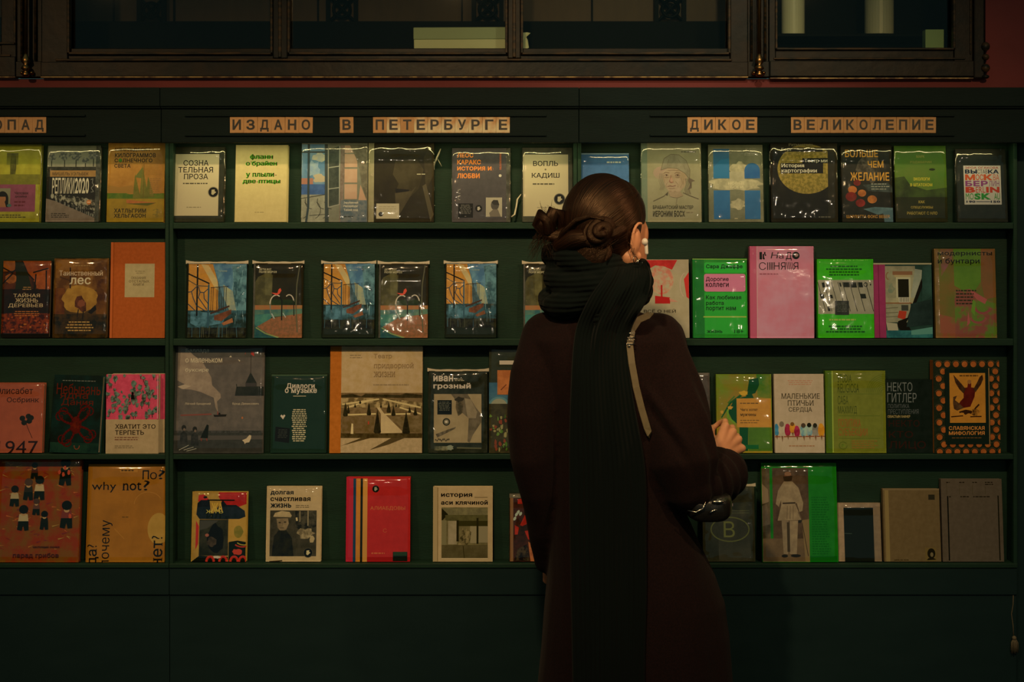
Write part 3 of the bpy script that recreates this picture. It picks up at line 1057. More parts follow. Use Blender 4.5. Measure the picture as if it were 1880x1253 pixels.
# hanging tassel at the end of the bookcases
M['string'] = mat('tan_string', (.16, .13, .08), .8)
q = MB()
Yt = YS + .004
tp = [P(1860.5, 1085, Yt), P(1860, 1110, Yt), P(1857, 1128, Yt), P(1860, 1150, Yt), P(1861, 1172, Yt)]
t = thing('tassel', 'small tan tassel hanging on a string at the end of the bookcase', 'tassel', tp[0])
o_ = t.location.copy()
q.tube([p - o_ for p in tp], .0012, 8)
q.ball(tp[0] - o_, (.003, .003, .003), nu=10, nv=6)
q.build('string', M['string'], t, smooth=True)
q = MB()
c = P(1863.5, 1186, Yt - .006) - o_
rng = random.Random(4)
for i in range(26):
    a = 2 * PI * i / 26; rr = .010 * rng.uniform(.5, 1)
    q.tube([(c.x - .002, c.y, c.z + .024), (c.x + rr * math.cos(a), c.y + rr * math.sin(a) * .5, c.z + .008), (c.x + rr * 1.15 * math.cos(a), c.y + rr * .5 * math.sin(a), c.z - .02 * rng.uniform(.6, 1.1))], .0011, 6)
q.ball((c.x - .002, c.y, c.z + .020), (.006, .006, .006), nu=12, nv=8)
q.build('fringe', M['string'], t, smooth=True)
# ------------------------------------------------------------------ the books
K1 = (0, 200, 5.447); K2 = (300, 200, 4.947); K3 = (660, 200, 4.585); K4 = (1050, 200, 4.821); K5 = (1400, 200, 3.917)
K6 = (0, 430, 5.875); K7 = (310, 430, 5.081); K8 = (660, 430, 4.7); K9 = (1160, 430, 5.529); K10 = (1480, 430, 4.7)
K11 = (0, 630, 5.697); K12 = (310, 630, 5.697); K13 = (600, 630, 5.222); K14 = (1260, 630, 4.947); K15 = (1500, 630, 4.947)
K16 = (0, 830, 5.447); K17 = (310, 850, 5.697); K18 = (610, 850, 4.7); K19 = (1240, 830, 5.447); K20 = (1500, 830, 4.947)
INK = '#16160f'


def disc_mark(a, cx, cy, r, dark='#141610', light='#a89a68', ring=None):
    """round publisher's mark: a dark disc with a pale cup in it"""
    if ring: a.ell(cx, cy, r * 1.15, r * 1.15, ring)
    a.ell(cx, cy, r, r, dark)
    a.poly([(cx - r * .35, cy - r * .5), (cx + r * .3, cy - r * .55), (cx + r * .25, cy - r * .2), (cx + r * .6, cy), (cx + r * .2, cy + r * .35), (cx - r * .05, cy + r * .6), (cx - r * .4, cy + r * .4)], light)


# ---- top shelf
def d(a):
    a.k = K1
    a.grad(-200, 340, 420, 1150, '#8f8722', '#9a922c', '#7c741c', 30, 3)
    a.rect(-200, 340, 420, 372, '#57521c')
    a.grad(60, 440, 175, 560, '#4c4718', '#6e6a20')
    a.poly([(105, 440), (150, 445), (158, 570), (150, 690), (100, 690), (95, 560)], '#55521b', '#3d3a16', 60, 4)
    a.rect(-200, 655, 420, 757, '#6c661e', '#5c581c', 60, 3)
    a.rect(-200, 757, 358, 1030, '#7c4048', '#6e383e', 40, 3)
    a.rect(-40, 795, 108, 975, '#6f6a48')
    a.ell(30, 905, 60, 80, '#15130f'); a.rect(-30, 905, 90, 985, '#16130f')
    a.ell(28, 900, 36, 46, '#8a5a34'); a.rect(-14, 850, 68, 880, '#15130f')
    a.poly([(-10, 985), (70, 985), (55, 935), (0, 935)], '#8a5a34'); a.ell(100, 968, 22, 16, '#3f5a48')
    a.text(150, 828, 290, 858, 'Человек', '#2a1a18', .02); a.text(155, 864, 272, 892, 'дизайна', '#2a1a18', .02)
    a.small(150, 915, 275, 985, 2, '#5a2426')
    a.small(-60, 1055, 290, 1095, 2, '#3a3716')
book((-24, 265, 74, 408), 1, 'yellow book with a pink portrait card, cut by the frame edge on the top shelf', d, base='#8f8722', wrap=1.3, finish='gloss')


def d(a):
    a.k = K1
    a.grad(470, 372, 1000, 600, '#55563c', '#8c8562', '#6e6b4c', 30, 3)
    rg = a.rng
    for x, y, sz_ in ((510, 560, 90), (640, 570, 120), (755, 570, 110), (850, 580, 70), (930, 560, 110)):
        a.line([(x, y + 20), (x, y - sz_ * .6)], 9, '#20221a')
        for i in range(14):
            an = math.radians(rg.uniform(195, 345)); L = sz_ * rg.uniform(.4, .7)
            a.line([(x, y - sz_ * .5), (x + L * math.cos(an) * .8, y - sz_ * .5 + L * math.sin(an))], 4.5, '#2c2e24', w1=2)
        a.blob(x, y - sz_ * .85, sz_ * .45, sz_ * .42, '#45463a', '#6f6b50', .2, 16, 150, 9)
    a.rect(470, 585, 1000, 625, '#1a1c16', '#2a2c22', 80, 5)
    a.rect(500, 622, 1000, 685, '#8f6c34', '#7f5c2c', 40, 3)
    a.text(525, 640, 885, 672, 'МИШЕЛЬ УЭЛЬБЕК', '#2a2312', .01)
    a.rect(470, 685, 1000, 1140, '#191b18')
    a.text(525, 697, 745, 855, 'РЕПЛИКИ', '#b3a77c', .012); a.text(752, 697, 892, 855, '2020', '#b3a77c', .03)
    a.line([(910, 715), (930, 705), (925, 745), (940, 770), (915, 800), (940, 835), (915, 840)], 6, '#6f6f58')
    for i in range(11):
        x = 530 + i * 42; y = 880 + i * 9; q = 20 + i * 2.6
        a.ell(x, y, q * .8, q * 1.3, '#8d8764', '#22231b', 90, 9)
        a.poly([(x - q * .5, y + q * 1.2), (x + q * .5, y + q * 1.2), (x + q * .3, y + q * 3.3), (x - q * .3, y + q * 3.3)], '#6f6d55', '#15170f', 120, 9)
        a.line([(x - q, y + q * .4), (x - q * .9, y + q * 2.6)], 8, '#0f110d')
    a.poly([(470, 905), (560, 930), (960, 1100), (960, 1140), (470, 1140)], '#75664c', '#65573f', 40, 3)
    a.ell(897, 942, 24, 24, '#a8642a'); a.rect(880, 936, 914, 948, '#c9a070')
    a.small(525, 1048, 705, 1100, 3, '#2c261c')
    a.rect(957, 372, 1000, 1140, '#2a2c22', '#4a4a38', 60, 4)
book((86, 268, 183.5, 409), 1, 'book with bare trees, tall pale lettering with a year and a row of marching figures', d, base='#2a2c22', wrap=1.0, finish='gloss')


def d(a):
    a.k = K1
    a.grad(1075, 345, 1645, 900, '#a4762a', '#a06f2e', '#8c5f22', 40, 3)
    a.rect(1075, 900, 1645, 1140, '#93741f', '#7f661e', 30, 4)
    a.poly([(1075, 790), (1190, 830), (1300, 860), (1645, 850), (1645, 905), (1075, 905)], '#3f5a1c', '#5a661e', 40, 5)
    a.poly([(1075, 770), (1200, 790), (1320, 770), (1400, 850), (1075, 850)], '#8a6428')
    for x, y0, y1, w in ((1350, 650, 900, 60), (1420, 560, 900, 70), (1480, 680, 890, 70)):
        a.poly([(x, y0), (x + w, y1), (x - w * .3, y1)], '#6d6424', '#57571e', 40, 4)
    a.poly([(1345, 690), (1420, 590), (1415, 700)], '#5f6026')
    a.line([(1437, 560), (1437, 900)], 5, '#5a4a1c')
    a.poly([(1270, 915), (1560, 945), (1540, 960), (1270, 950)], '#a9652c', '#935526', 40, 3); a.poly([(1260, 955), (1570, 945), (1480, 975)], '#4f4e1c')
    a.text(1140, 392, 1500, 432, 'ШЕСТЬДЕСЯТ', '#2c2410', .03, True); a.text(1140, 446, 1552, 490, 'КИЛОГРАММОВ', '#2c2410', .03, True)
    a.text(1140, 500, 1520, 540, 'СОЛНЕЧНОГО', '#2c2410', .03, True); a.text(1140, 555, 1305, 594, 'СВЕТА', '#2c2410', .03, True)
    a.ell(1197, 520, 18, 18, '#3f6a1c')
    a.text(1145, 1005, 1470, 1045, 'ХАТЛЬГРИМ', '#2f2810', .03, True); a.text(1145, 1055, 1468, 1095, 'ХЕЛЬГАСОН', '#2f2810', .03, True)
    a.ell(1568, 1048, 38, 42, '#6a5a1e', '#93741f', 90, 6)
    a.small(1450, 565, 1605, 670, 5, '#8c6424'); a.small(1500, 695, 1610, 860, 9, '#86602a')
book((197.5, 263, 302, 409), 1, 'amber book with a sailing ship and heavy dark lettering, next to the bookcase divider', d, base='#9a6c26', wrap=.9)


def d(a):
    a.k = K2
    a.rect(80, 350, 560, 1050, '#26271b', '#323222', 40, 3)
    a.rect(90, 422, 502, 985, '#b3a36e')
    a.text(178, 478, 410, 528, 'СОЗНА', INK, .004, True); a.text(132, 540, 452, 590, 'ТЕЛЬНАЯ', INK, .004, True); a.text(182, 602, 408, 652, 'ПРОЗА', INK, .004, True)
    a.small(178, 682, 412, 700, 1, '#4a442c', 11); a.small(215, 902, 380, 914, 1, '#7c7048', 7)
    disc_mark(a, 455, 770, 44, '#10120e', '#a89a68', '#8c8058')
book((318, 272, 412, 410.5), 1, 'dark grey book with a cream label, three centred lines and a round black seal', d, base='#26271b', wrap=1.1, finish='gloss')


def d(a):
    a.k = K2
    a.rect(650, 330, 1140, 1045, '#b3a05e', '#ab9858', 60, 3)
    a.rect(1118, 330, 1140, 1045, '#a08f50')
    for bx, s_ in (((785, 420, 990, 475), 'фланн'), ((748, 482, 1028, 535), 'о’брайен'), ((750, 592, 1025, 640), 'у плыли-'), ((722, 655, 1060, 695), 'две-птицы')):
        x0, y0, x1, y1 = bx
        a.text(x0 - 4, y0, x1 - 4, y1, s_, '#3f8a1e', .045); a.text(x0 + 3, y0, x1 + 3, y1, s_, '#24170f', .008)
    a.small(835, 945, 945, 957, 1, '#8a7a48', 6)
book((432, 268, 528.5, 410), 1, 'plain cream book with green and black lower-case lettering and no wrap', d, base='#b3a05e', finish='matte')


def d(a):
    a.k = K2
    a.rect(1255, 310, 1850, 1042, '#787658', '#6a684c', 40, 3)
    a.rect(1255, 330, 1470, 700, '#52727a', '#6a8482', 18, 6)
    a.blob(1420, 450, 70, 40, '#b0a878', '#9a9c80', .25); a.blob(1360, 560, 60, 70, '#8a9a88', '#7a8e8a', .3); a.blob(1420, 640, 60, 40, '#a8986c', None, .3)
    a.rect(1255, 640, 1360, 695, '#9a6a4c'); a.rect(1255, 695, 1470, 790, '#38506a', '#46607a', 40, 4)
    a.rect(1255, 790, 1470, 1042, '#7f7c5c', '#93906c', 60, 4)
    for x in (1290, 1400, 1470):
        a.arc(x - 40, 930, 70, 80, -60, 70, 5, '#2a2c22'); a.arc(x + 60, 850, 60, 70, 90, 200, 5, '#2a2c22')
    a.line([(1255, 825), (1470, 790)], 6, '#2e3026'); a.line([(1330, 980), (1470, 970)], 5, '#2e3026')
    a.rect(1255, 395, 1470, 408, '#35392e'); a.line([(1318, 330), (1318, 900), (1300, 1040)], 20, '#37403a')
    a.poly([(1462, 330), (1490, 330), (1505, 1042), (1470, 1042)], '#3c4238')
    a.poly([(1490, 380), (1600, 345), (1610, 880), (1500, 905)], '#343a2e', '#464a38', 50, 4)
    for y in (540, 735): a.line([(1495, y + 5), (1600, y - 10)], 9, '#8a8a6a')
    a.line([(1495, 380), (1500, 905), (1600, 880), (1598, 345)], 9, '#8f8c6c')
    a.poly([(1610, 340), (1660, 340), (1640, 700), (1625, 1042), (1600, 1042)], '#6a5a44', '#7c6c54', 60, 5)
    for y0, y1 in ((340, 410), (420, 540), (555, 680), (695, 830)): a.rect(1645, y0, 1760, y1, '#a8845c', '#b09068', 30, 3)
    a.poly([(1690, 335), (1850, 335), (1850, 850), (1800, 700), (1780, 560), (1750, 460)], '#6c6448', '#5a543c', 70, 6)
    a.poly([(1790, 700), (1850, 850), (1770, 860)], '#a8845c')
    a.rect(1610, 840, 1850, 1042, '#4f5a54', '#6a6c5c', 60, 6)
    for y, s_ in ((852, 'Зарубежный'), (885, 'Петербург'), (918, 'Тихий ход')): a.text(1640, y, 1770, y + 24, s_, '#c4b88c', .02)
    a.small(1610, 980, 1760, 1000, 1, '#3a3c30', 10)
book((553.5, 263, 675, 410), 1, 'book painted with an open window, curtain and balcony over the sea', d, base='#6a684c', wrap=1.0, finish='gloss', t=.022)


def d(a):
    a.k = K3
    a.rect(70, 285, 630, 965, '#2c2718', '#241f14', 20, 3)
    a.rect(75, 285, 122, 965, '#8f8456', '#7d744c', 30, 3)
    a.poly([(300, 450), (480, 430), (540, 520), (500, 680), (420, 760), (300, 720), (330, 640), (280, 560)], '#40382286'[:7], '#2e2818', 12, 5)
    a.poly([(540, 420), (600, 300), (625, 300), (625, 560), (560, 700)], '#3a331f', '#2a2416', 14, 4)
    a.poly([(300, 680), (420, 690), (400, 760), (310, 740)], '#191610')
    a.poly([(300, 720), (440, 700), (480, 660), (350, 880), (310, 930)], '#4a4128', '#3a3220', 20, 4)
    a.poly([(530, 660), (560, 640), (625, 900), (600, 960)], '#4c432a')
    a.small(483, 552, 577, 566, 1, '#a09468', 8)
    a.rect(143, 807, 335, 935, '#a89b6e'); a.small(165, 825, 320, 880, 3, '#8c8058', 5)
    disc_mark(a, 181, 897, 19, '#141510', '#4a4636')
book((676, 263, 796.5, 410), 1, 'dark photographic book with a cream spine strip and cream label at the bottom', d, base='#2c2718', spine='#8f8456', wrap=1.5, finish='gloss', t=.024,
     ends=(((796, 307), (802, 291), (806, 281), (809, 273)), ((797, 307), (802, 289), (806, 297), (811, 306))))


def d(a):
    a.k = K3
    a.rect(775, 330, 1275, 960, '#4c463c', '#433e36', 50, 3)
    for y0, y1, x1, s_ in ((373, 412, 958, 'ЛЕОС'), (430, 470, 1030, 'КАРАКС:'), (487, 528, 1125, 'ИСТОРИЯ(И)'), (545, 587, 1012, 'ЛЮБВИ')):
        a.text(822, y0, x1, y1, s_, '#d07a2c', .05)
    a.text(1174, 375, 1194, 515, 'киноискусство', '#b05a26', .03, rot=-90)
    a.ell(1184, 565, 12, 12, '#b8ac84')
    for y in (700, 752): a.arc(842, y, 12, 16, 60, 300, 5, '#8c8468'); a.line([(825, y - 10), (850, y - 20)], 4, '#8c8468')
    a.rect(832, 800, 956, 920, '#12140f'); a.small(845, 808, 945, 890, 8, '#6a6450', 4, True); a.small(885, 902, 905, 915, 1, '#6a6450')
    disc_mark(a, 1004, 843, 29, '#0f110e', '#a89e78')
    a.rect(1064, 750, 1200, 912, '#a0946c')
    a.ell(1140, 815, 34, 42, '#4a4436', '#5a5442', 40, 5); a.poly([(1110, 790), (1128, 770), (1165, 772), (1178, 815), (1130, 812)], '#332f26')
    a.poly([(1092, 880), (1125, 850), (1165, 850), (1190, 912), (1100, 912)], '#6a6048')
    a.rect(1235, 330, 1275, 960, '#3c3a2c', '#57543e', 50, 4)
book((830, 272.5, 937, 408.5), 1, 'grey book with orange block lettering and a small framed portrait', d, base='#4c463c', wrap=1.4, finish='gloss', t=.024,
     ends=(((939, 399), (945, 394), (948, 380), (950, 366), (957, 356)),))


def d(a):
    a.k = K3
    a.rect(1370, 330, 1795, 965, '#38382a', '#44432f', 40, 4)
    a.rect(1378, 388, 1757, 910, '#b0a16c'); a.line([(1388, 388), (1388, 910)], 4, '#93875c')
    a.text(1462, 442, 1672, 485, 'ВОПЛЬ', INK, .006, True); a.ell(1566, 515, 8, 8, '#6a5f40'); a.text(1447, 545, 1687, 592, 'КАДИШ', INK, .006, True)
    a.small(1458, 628, 1675, 648, 1, '#4e482f', 12); a.small(1495, 832, 1640, 842, 1, '#857a52', 6)
    disc_mark(a, 1683, 766, 42, '#141611', '#a89a68', '#5e5940')
book((959, 272, 1051, 409), 1, 'grey book with a cream label, two words and a seal, half behind the hair bun', d, base='#38382a', wrap=1.1, finish='gloss')


def d(a):
    a.k = K4
    a.grad(75, 390, 510, 1010, '#42667c', '#4a7086', '#3c5f74', 60, 3)
    a.line([(80, 402), (505, 402)], 8, '#8fa08c')
    a.small(310, 468, 443, 486, 1, '#b4b48c', 13)
book((1066.5, 282, 1155, 409), 1, 'plain blue book mostly hidden behind the head of the person', d, base='#42667c', wrap=.5)


def d(a):
    a.k = K4
    a.rect(612, 298, 1150, 1010, '#8a8258', '#7f784f', 24, 3)
    a.rect(612, 298, 668, 1010, '#5f6a4c', '#6d7452', 30, 3)
    sk = '#9a8660'
    a.ell(800, 570, 80, 60, '#957a5c', '#8a8258', 20, 3)
    a.poly([(800, 560), (812, 640), (830, 700), (870, 745), (905, 755), (955, 735), (1000, 690), (1020, 620), (1015, 560), (960, 530), (860, 525)], sk, '#8c7850', 20, 4)
    a.poly([(788, 545), (818, 440), (880, 402), (950, 408), (1014, 460), (1047, 545), (1042, 625), (1000, 572), (930, 530), (850, 525)], '#827a56', '#726a4a', 26, 5)
    a.line([(788, 545), (818, 440), (880, 402), (950, 408), (1014, 460), (1047, 545), (1042, 622)], 4, '#5e5236')
    a.line([(788, 545), (850, 525), (930, 530), (1000, 572), (1042, 625)], 4, '#5e5236')
    for l in ([(910, 404), (905, 440)], [(940, 440), (960, 480)], [(860, 450), (845, 500)], [(990, 500), (1005, 540)]): a.line(l, 3, '#6a5e40')
    a.poly([(1036, 610), (1092, 640), (1060, 650), (1024, 720), (1060, 705), (1030, 640)], '#5f523a')
    for x in (792, 802, 812, 780): a.line([(x, 575), (x - 10, 640), (x + 8, 690), (x - 4, 720)], 3, '#6e6044')
    for x in (1005, 1016, 1027, 1038, 1046): a.line([(x, 620), (x + 8, 670), (x - 6, 720), (x + 6, 760)], 4, '#5c5038')
    for x in (838, 936):
        a.ell(x, 588, 26, 15, '#86704c', '#9a8660', 60, 4); a.line([(x - 26, 574), (x - 8, 564), (x + 24, 570)], 4, '#6a5238')
        a.line([(x - 20, 590), (x - 2, 583), (x + 18, 591)], 4, '#54402c'); a.ell(x, 591, 7, 6, '#4a3424'); a.line([(x - 20, 606), (x, 611), (x + 20, 605)], 3, '#7a6244')
    a.line([(878, 590), (872, 622), (862, 644), (878, 656), (898, 650)], 5, '#84543a'); a.ell(882, 632, 12, 20, '#a0704e', '#9a8660', 50, 3)
    a.line([(846, 690), (868, 684), (890, 688), (918, 682)], 5, '#74503a'); a.line([(858, 706), (890, 708), (910, 702)], 3, '#84684a')
    for l in ([(850, 648), (832, 676), (836, 700)], [(918, 645), (940, 672), (938, 700)], [(812, 620), (822, 660)], [(968, 610), (978, 660), (960, 700)], [(850, 548), (900, 544), (950, 550)], [(860, 728), (890, 738), (920, 730)], [(990, 620), (985, 670)]): a.line(l, 2.6, '#7e6846')
    a.poly([(850, 735), (960, 735), (985, 772), (930, 792), (870, 780)], '#8f7c56', '#7f6e4a', 20, 4)
    a.line([(850, 740), (815, 775), (720, 820)], 5, '#554a32'); a.line([(985, 745), (1040, 770), (1120, 800)], 5, '#554a32')
    a.line([(930, 790), (920, 850)], 3, '#6a5c40'); a.poly([(825, 760), (850, 740), (845, 772)], '#4a4230')
    a.text(715, 850, 1072, 890, 'БРАБАНТСКИЙ МАСТЕР', '#3a3624', .02); a.text(715, 905, 998, 958, 'ИЕРОНИМ БОСХ', '#332f20', .03)
    a.small(970, 375, 1120, 388, 1, '#4c4630', 9); a.small(1010, 912, 1080, 925, 1, '#7a6c48', 6)
book((1177.5, 262, 1287.5, 408.5), 1, 'grey-beige book with a pencil portrait of an old man in a cap', d, base='#857d55', spine='#5f6a4c', wrap=1.0, finish='gloss', t=.024, yaw=.02)


def d(a):
    a.k = K4
    a.rect(1205, 315, 1695, 1008, '#5d5c3e', '#75724e', 12, 5)
    for bx in ((1395, 470, 1560, 620), (1225, 610, 1690, 730), (1400, 800, 1530, 900)):
        a.blob((bx[0] + bx[2]) / 2, (bx[1] + bx[3]) / 2, (bx[2] - bx[0]) / 2, (bx[3] - bx[1]) / 2.2, '#a89c6a', '#8a8258', .2, 20, 40, 5)
    a.rect(1395, 560, 1530, 640, '#a0956a', '#8f875c', 30, 4)
    a.rect(1253, 355, 1395, 618, '#2c566c', '#32606f', 20, 3); a.rect(1253, 725, 1397, 980, '#2a566c', '#305e74', 30, 3); a.rect(1528, 725, 1665, 980, '#2a566c', '#305e74', 30, 3)
    a.poly([(1253, 520), (1320, 450), (1395, 440), (1395, 618), (1253, 618)], '#2c6478')
    pts = [(1528, 618), (1528, 545)] + [(1597 + 68 * math.cos(math.radians(k)), 545 + 64 * math.sin(math.radians(k))) for k in range(180, 361, 20)] + [(1665, 618)]
    a.poly(pts, '#2c5e74', '#245070', 20, 4)
    a.text(1382, 650, 1532, 676, 'НОВЫЕ', '#b6a974', .03); a.text(1402, 682, 1516, 708, 'БОГИ', '#b6a974', .03)
    a.small(1530, 345, 1650, 415, 6, '#9a916a', 4, True); a.small(1435, 968, 1475, 982, 1, '#a89c6a')
book((1301, 266, 1401, 408.5), 1, 'blue and olive book with tall blue bars, an arch and pale clouds', d, base='#5d5c3e', wrap=1.2, finish='gloss')


def d(a):
    a.k = K5
    a.rect(60, 243, 540, 815, '#1a1912', '#222018', 30, 3)
    a.ell(320, 430, 212, 180, '#8a7430', '#6a5c24', 120, 8, n=40)
    a.rect(470, 243, 540, 815, '#28251a')
    a.rect(130, 275, 435, 305, '#16150f'); a.text(137, 278, 215, 302, 'Берг', '#b8ac80', .0, True)
    a.text(190, 244, 365, 264, 'Ритмистсен', '#8c8256', .0, True)
    a.rect(287, 352, 470, 388, '#16150f'); a.text(302, 357, 470, 388, 'Театр ми', '#b8ac80', .0, True)
    a.rect(130, 388, 437, 462, '#16150f'); a.text(135, 392, 302, 424, 'История', '#c0b488', .0, True); a.text(135, 428, 393, 462, 'картографии', '#c0b488', .0, True)
    a.small(400, 770, 510, 782, 1, '#6a6448')
book((1415, 262.5, 1537.5, 407.5), 1, 'black book with a big golden map disc and white serif lettering', d, base='#1a1912', wrap=1.8, finish='gloss', t=.026)


def d(a):
    a.k = K5
    a.rect(565, 253, 935, 815, '#1c1c16', '#23231b', 24, 3)
    a.poly([(690, 380), (760, 300), (830, 320), (850, 470), (790, 540), (670, 440)], '#4c4432', '#2c281e', 40, 7)
    for bx, s_ in (((598, 290, 835, 345), 'БОЛЬШЕ'), ((760, 372, 872, 420), 'ЧЕМ'), ((632, 455, 912, 515), 'ЖЕЛАНИЕ')): a.text(*bx, s_, '#b8822c', .02)
    a.poly([(720, 545), (900, 530), (932, 560), (932, 600), (760, 590)], '#3f463a', '#2a2e26', 40, 5)
    for x, y, r, c, c2 in ((680, 530, 26, '#7c2a1e', '#551c16'), (645, 580, 32, '#b0662a', '#7c3c1c'), (635, 630, 40, '#7c241c', '#4c1a14'), (713, 605, 30, '#b26c2c', '#8a4a20'), (785, 650, 34, '#b8702c', '#7c4420'), (700, 676, 34, '#8a2a20', '#5c1c16')):
        a.ell(x, y, r, r * .85, c, c2, 30, 4)
    a.poly([(720, 720), (800, 705), (932, 712), (932, 740), (820, 760)], '#5c7468', '#3c5048', 20, 4)
    a.poly([(860, 740), (932, 725), (932, 815), (870, 815)], '#4a6058')
    a.small(780, 530, 920, 585, 3, '#8a8668', 6)
    a.text(598, 762, 908, 786, 'ШАРЛОТТА ФОКС ВЕБЕР', '#b07c2c', .02)
book((1545, 265, 1638, 407.5), 1, 'black book with orange condensed lettering over scattered fruit', d, base='#1c1c16', wrap=1.5, finish='gloss')


def d(a):
    a.k = K5
    a.grad(950, 255, 1325, 600, '#2f5a1c', '#6a6e2a', '#44641f', 10, 4)
    a.grad(950, 590, 1325, 812, '#2c3018', '#2c2a1a', '#242616', 20, 4)
    a.poly([(950, 490), (1020, 480), (1060, 540), (1180, 580), (1325, 560), (1325, 630), (950, 630)], '#3c4a1e', '#2c341a', 20, 5)
    a.ell(1222, 430, 22, 9, '#262c16')
    a.text(1110, 326, 1172, 345, 'МАРК', '#7a7c30', .01, True); a.text(1065, 368, 1220, 388, 'РЭДЖБЕРИН', '#7c7a30', .0, True)
    a.text(1085, 488, 1202, 510, 'ЭКОЛОГИ', '#b6a42c', .03); a.text(1062, 530, 1220, 552, 'В ШТАТСКОМ', '#b6a42c', .03)
    a.text(1117, 655, 1163, 674, 'КАК', '#a8903a', .01, True); a.text(1062, 695, 1220, 715, 'СПЕЦСЛУЖБЫ', '#a8903a', .0, True); a.text(1032, 735, 1250, 756, 'РАБОТАЮТ С НЛО', '#a8903a', .0, True)
book((1643, 266, 1738, 406.5), 1, 'green and black book with a misty landscape and yellow lettering', d, base='#2c3018', wrap=1.2, finish='gloss')


def d(a):
    a.k = K5
    a.rect(1390, 280, 1755, 810, '#2b2d22', '#262820', 50, 3)
    a.rect(1448, 402, 1715, 684, '#b0a684')
    a.text(1458, 410, 1700, 425, 'ЭРОА ОГАКОВА', '#8a3424', .03)
    for y0, y1, parts, c in ((430, 460, (('ВЫ', 1458, 1545, .07), ('СТАВ', 1548, 1620, .0), ('КА', 1624, 1702, .05)), '#1c2430'),
                             (465, 508, (('М', 1458, 1530, .06), ('ОС', 1534, 1590, .02), ('К', 1592, 1655, .07), ('ВА', 1660, 1702, .0)), '#b04c24'),
                             (512, 552, (('БЕР', 1458, 1620, .06), ('ЛИН', 1628, 1702, .0)), '#7c3c5c'),
                             (556, 598, (('B', 1458, 1528, .07), ('ERL', 1532, 1600, .0), ('IN', 1606, 1702, .07)), '#a83a24'),
                             (602, 648, (('MO', 1458, 1515, .0), ('SK', 1520, 1640, .07), ('AU', 1662, 1704, .0)), '#2f7a2c')):
        for s_, x0, x1, wt in parts: a.text(x0, y0, x1, y1, s_, c, wt)
    a.text(1462, 655, 1526, 671, '190', '#1c2430', .05); a.rect(1532, 661, 1632, 665, '#1c2430'); a.text(1636, 655, 1704, 671, '150', '#1c2430', .05)
book((1756, 272, 1848, 406.5), 1, 'dark book with a white label of multicoloured block capitals, last on the top shelf', d, base='#2b2d22', wrap=1.0, finish='gloss')


# ---- second shelf
def d(a):
    a.k = K6
    a.rect(20, 290, 545, 1135, '#2a1a10', '#4a2412', 30, 6)
    a.poly([(25, 295), (155, 295), (150, 400), (25, 410)], '#8a4c1e', '#6e3a18', 40, 4); a.poly([(230, 295), (540, 295), (540, 620), (420, 610), (340, 480), (250, 400)], '#84401c', '#6a3018', 30, 5)
    a.blob(110, 490, 60, 55, '#8a4c20', '#6a3818', .15); a.poly([(380, 440), (480, 380), (490, 600), (390, 590)], '#90481e', '#74381a', 40, 4)
    for l in ([(25, 370), (120, 420), (240, 330)], [(155, 295), (170, 450), (210, 560)], [(230, 300), (290, 430), (360, 500)], [(350, 420), (510, 375)], [(380, 440), (370, 600)], [(490, 400), (495, 620)], [(25, 540), (130, 430)]): a.line(l, 14, '#17160f')
    a.poly([(150, 300), (225, 300), (300, 450), (340, 600), (160, 600), (170, 480)], '#1e2016')
    a.rect(25, 600, 545, 860, '#15160f', '#24170f', 30, 5)
    a.rect(25, 860, 545, 1090, '#30160f', '#6e2c14', 80, 7)
    rg = a.rng
    for i in range(46): a.blob(rg.uniform(30, 540), rg.uniform(900, 1075), rg.uniform(6, 16), rg.uniform(6, 14), rg.choice(['#8a3a1a', '#6a2614', '#94521e', '#3a1a10']), None, .3, 7)
    a.rect(25, 1075, 545, 1135, '#14160f')
    for y, x0, x1, s_ in ((640, 145, 435, 'ТАЙНАЯ'), (698, 165, 412, 'ЖИЗНЬ'), (755, 95, 468, 'ДЕРЕВЬЕВ')): a.text(x0, y, x1, y + 46, s_, '#a88c5c', .0, True)
    a.small(240, 570, 340, 612, 2, '#9a6a34', 8, True); a.small(130, 830, 460, 895, 3, '#a05a24', 8, True)
book((4, 480, 92, 621), 2, 'small dark book of autumn trees and fallen leaves with pale capitals', d, base='#1a140d', wrap=.5)


def d(a):
    a.k = K6
    a.grad(570, 275, 1170, 1140, '#6a4820', '#1a1a10', '#3a2814', 22, 6)
    a.rect(590, 290, 1150, 620, '#7c5222', '#4a2c14', 14, 6); a.rect(590, 600, 700, 1000, '#40200f', '#5e3416', 30, 5); a.rect(1040, 500, 1150, 900, '#5c3818', '#3a2010', 24, 5)
    a.blob(865, 720, 190, 150, '#926a28', '#7c5620', .08, 24, 30, 5)
    a.rect(580, 880, 1160, 1140, '#1c1a10', '#3a2812', 40, 6)
    a.line([(750, 380), (755, 600)], 14, '#2a1a0e'); a.line([(640, 480), (750, 520)], 10, '#3a2412')
    a.poly([(830, 690), (880, 680), (895, 710), (930, 760), (935, 850), (890, 860), (850, 820), (810, 800), (808, 740)], '#3a2012', '#542c1c', 60, 5)
    a.blob(880, 765, 40, 40, '#6a3a24', None, .2); a.line([(850, 830), (838, 910)], 12, '#1e1810'); a.line([(905, 850), (895, 930)], 12, '#1e1810'); a.poly([(950, 860), (1030, 780), (1045, 830), (990, 880)], '#1a150c')
    a.small(755, 345, 985, 370, 1, '#8a6a38', 9, True)
    a.text(632, 408, 1105, 465, 'Таинственный', '#b0956a', .0, True); a.text(742, 485, 975, 560, 'лес', '#b89c70', .012, True)
    a.small(715, 950, 1020, 1070, 4, '#9a7438', 12, True)
book((98, 477.5, 198, 623), 2, 'brown forest book with a golden glow around a dark animal', d, base='#2a2012', wrap=.8)


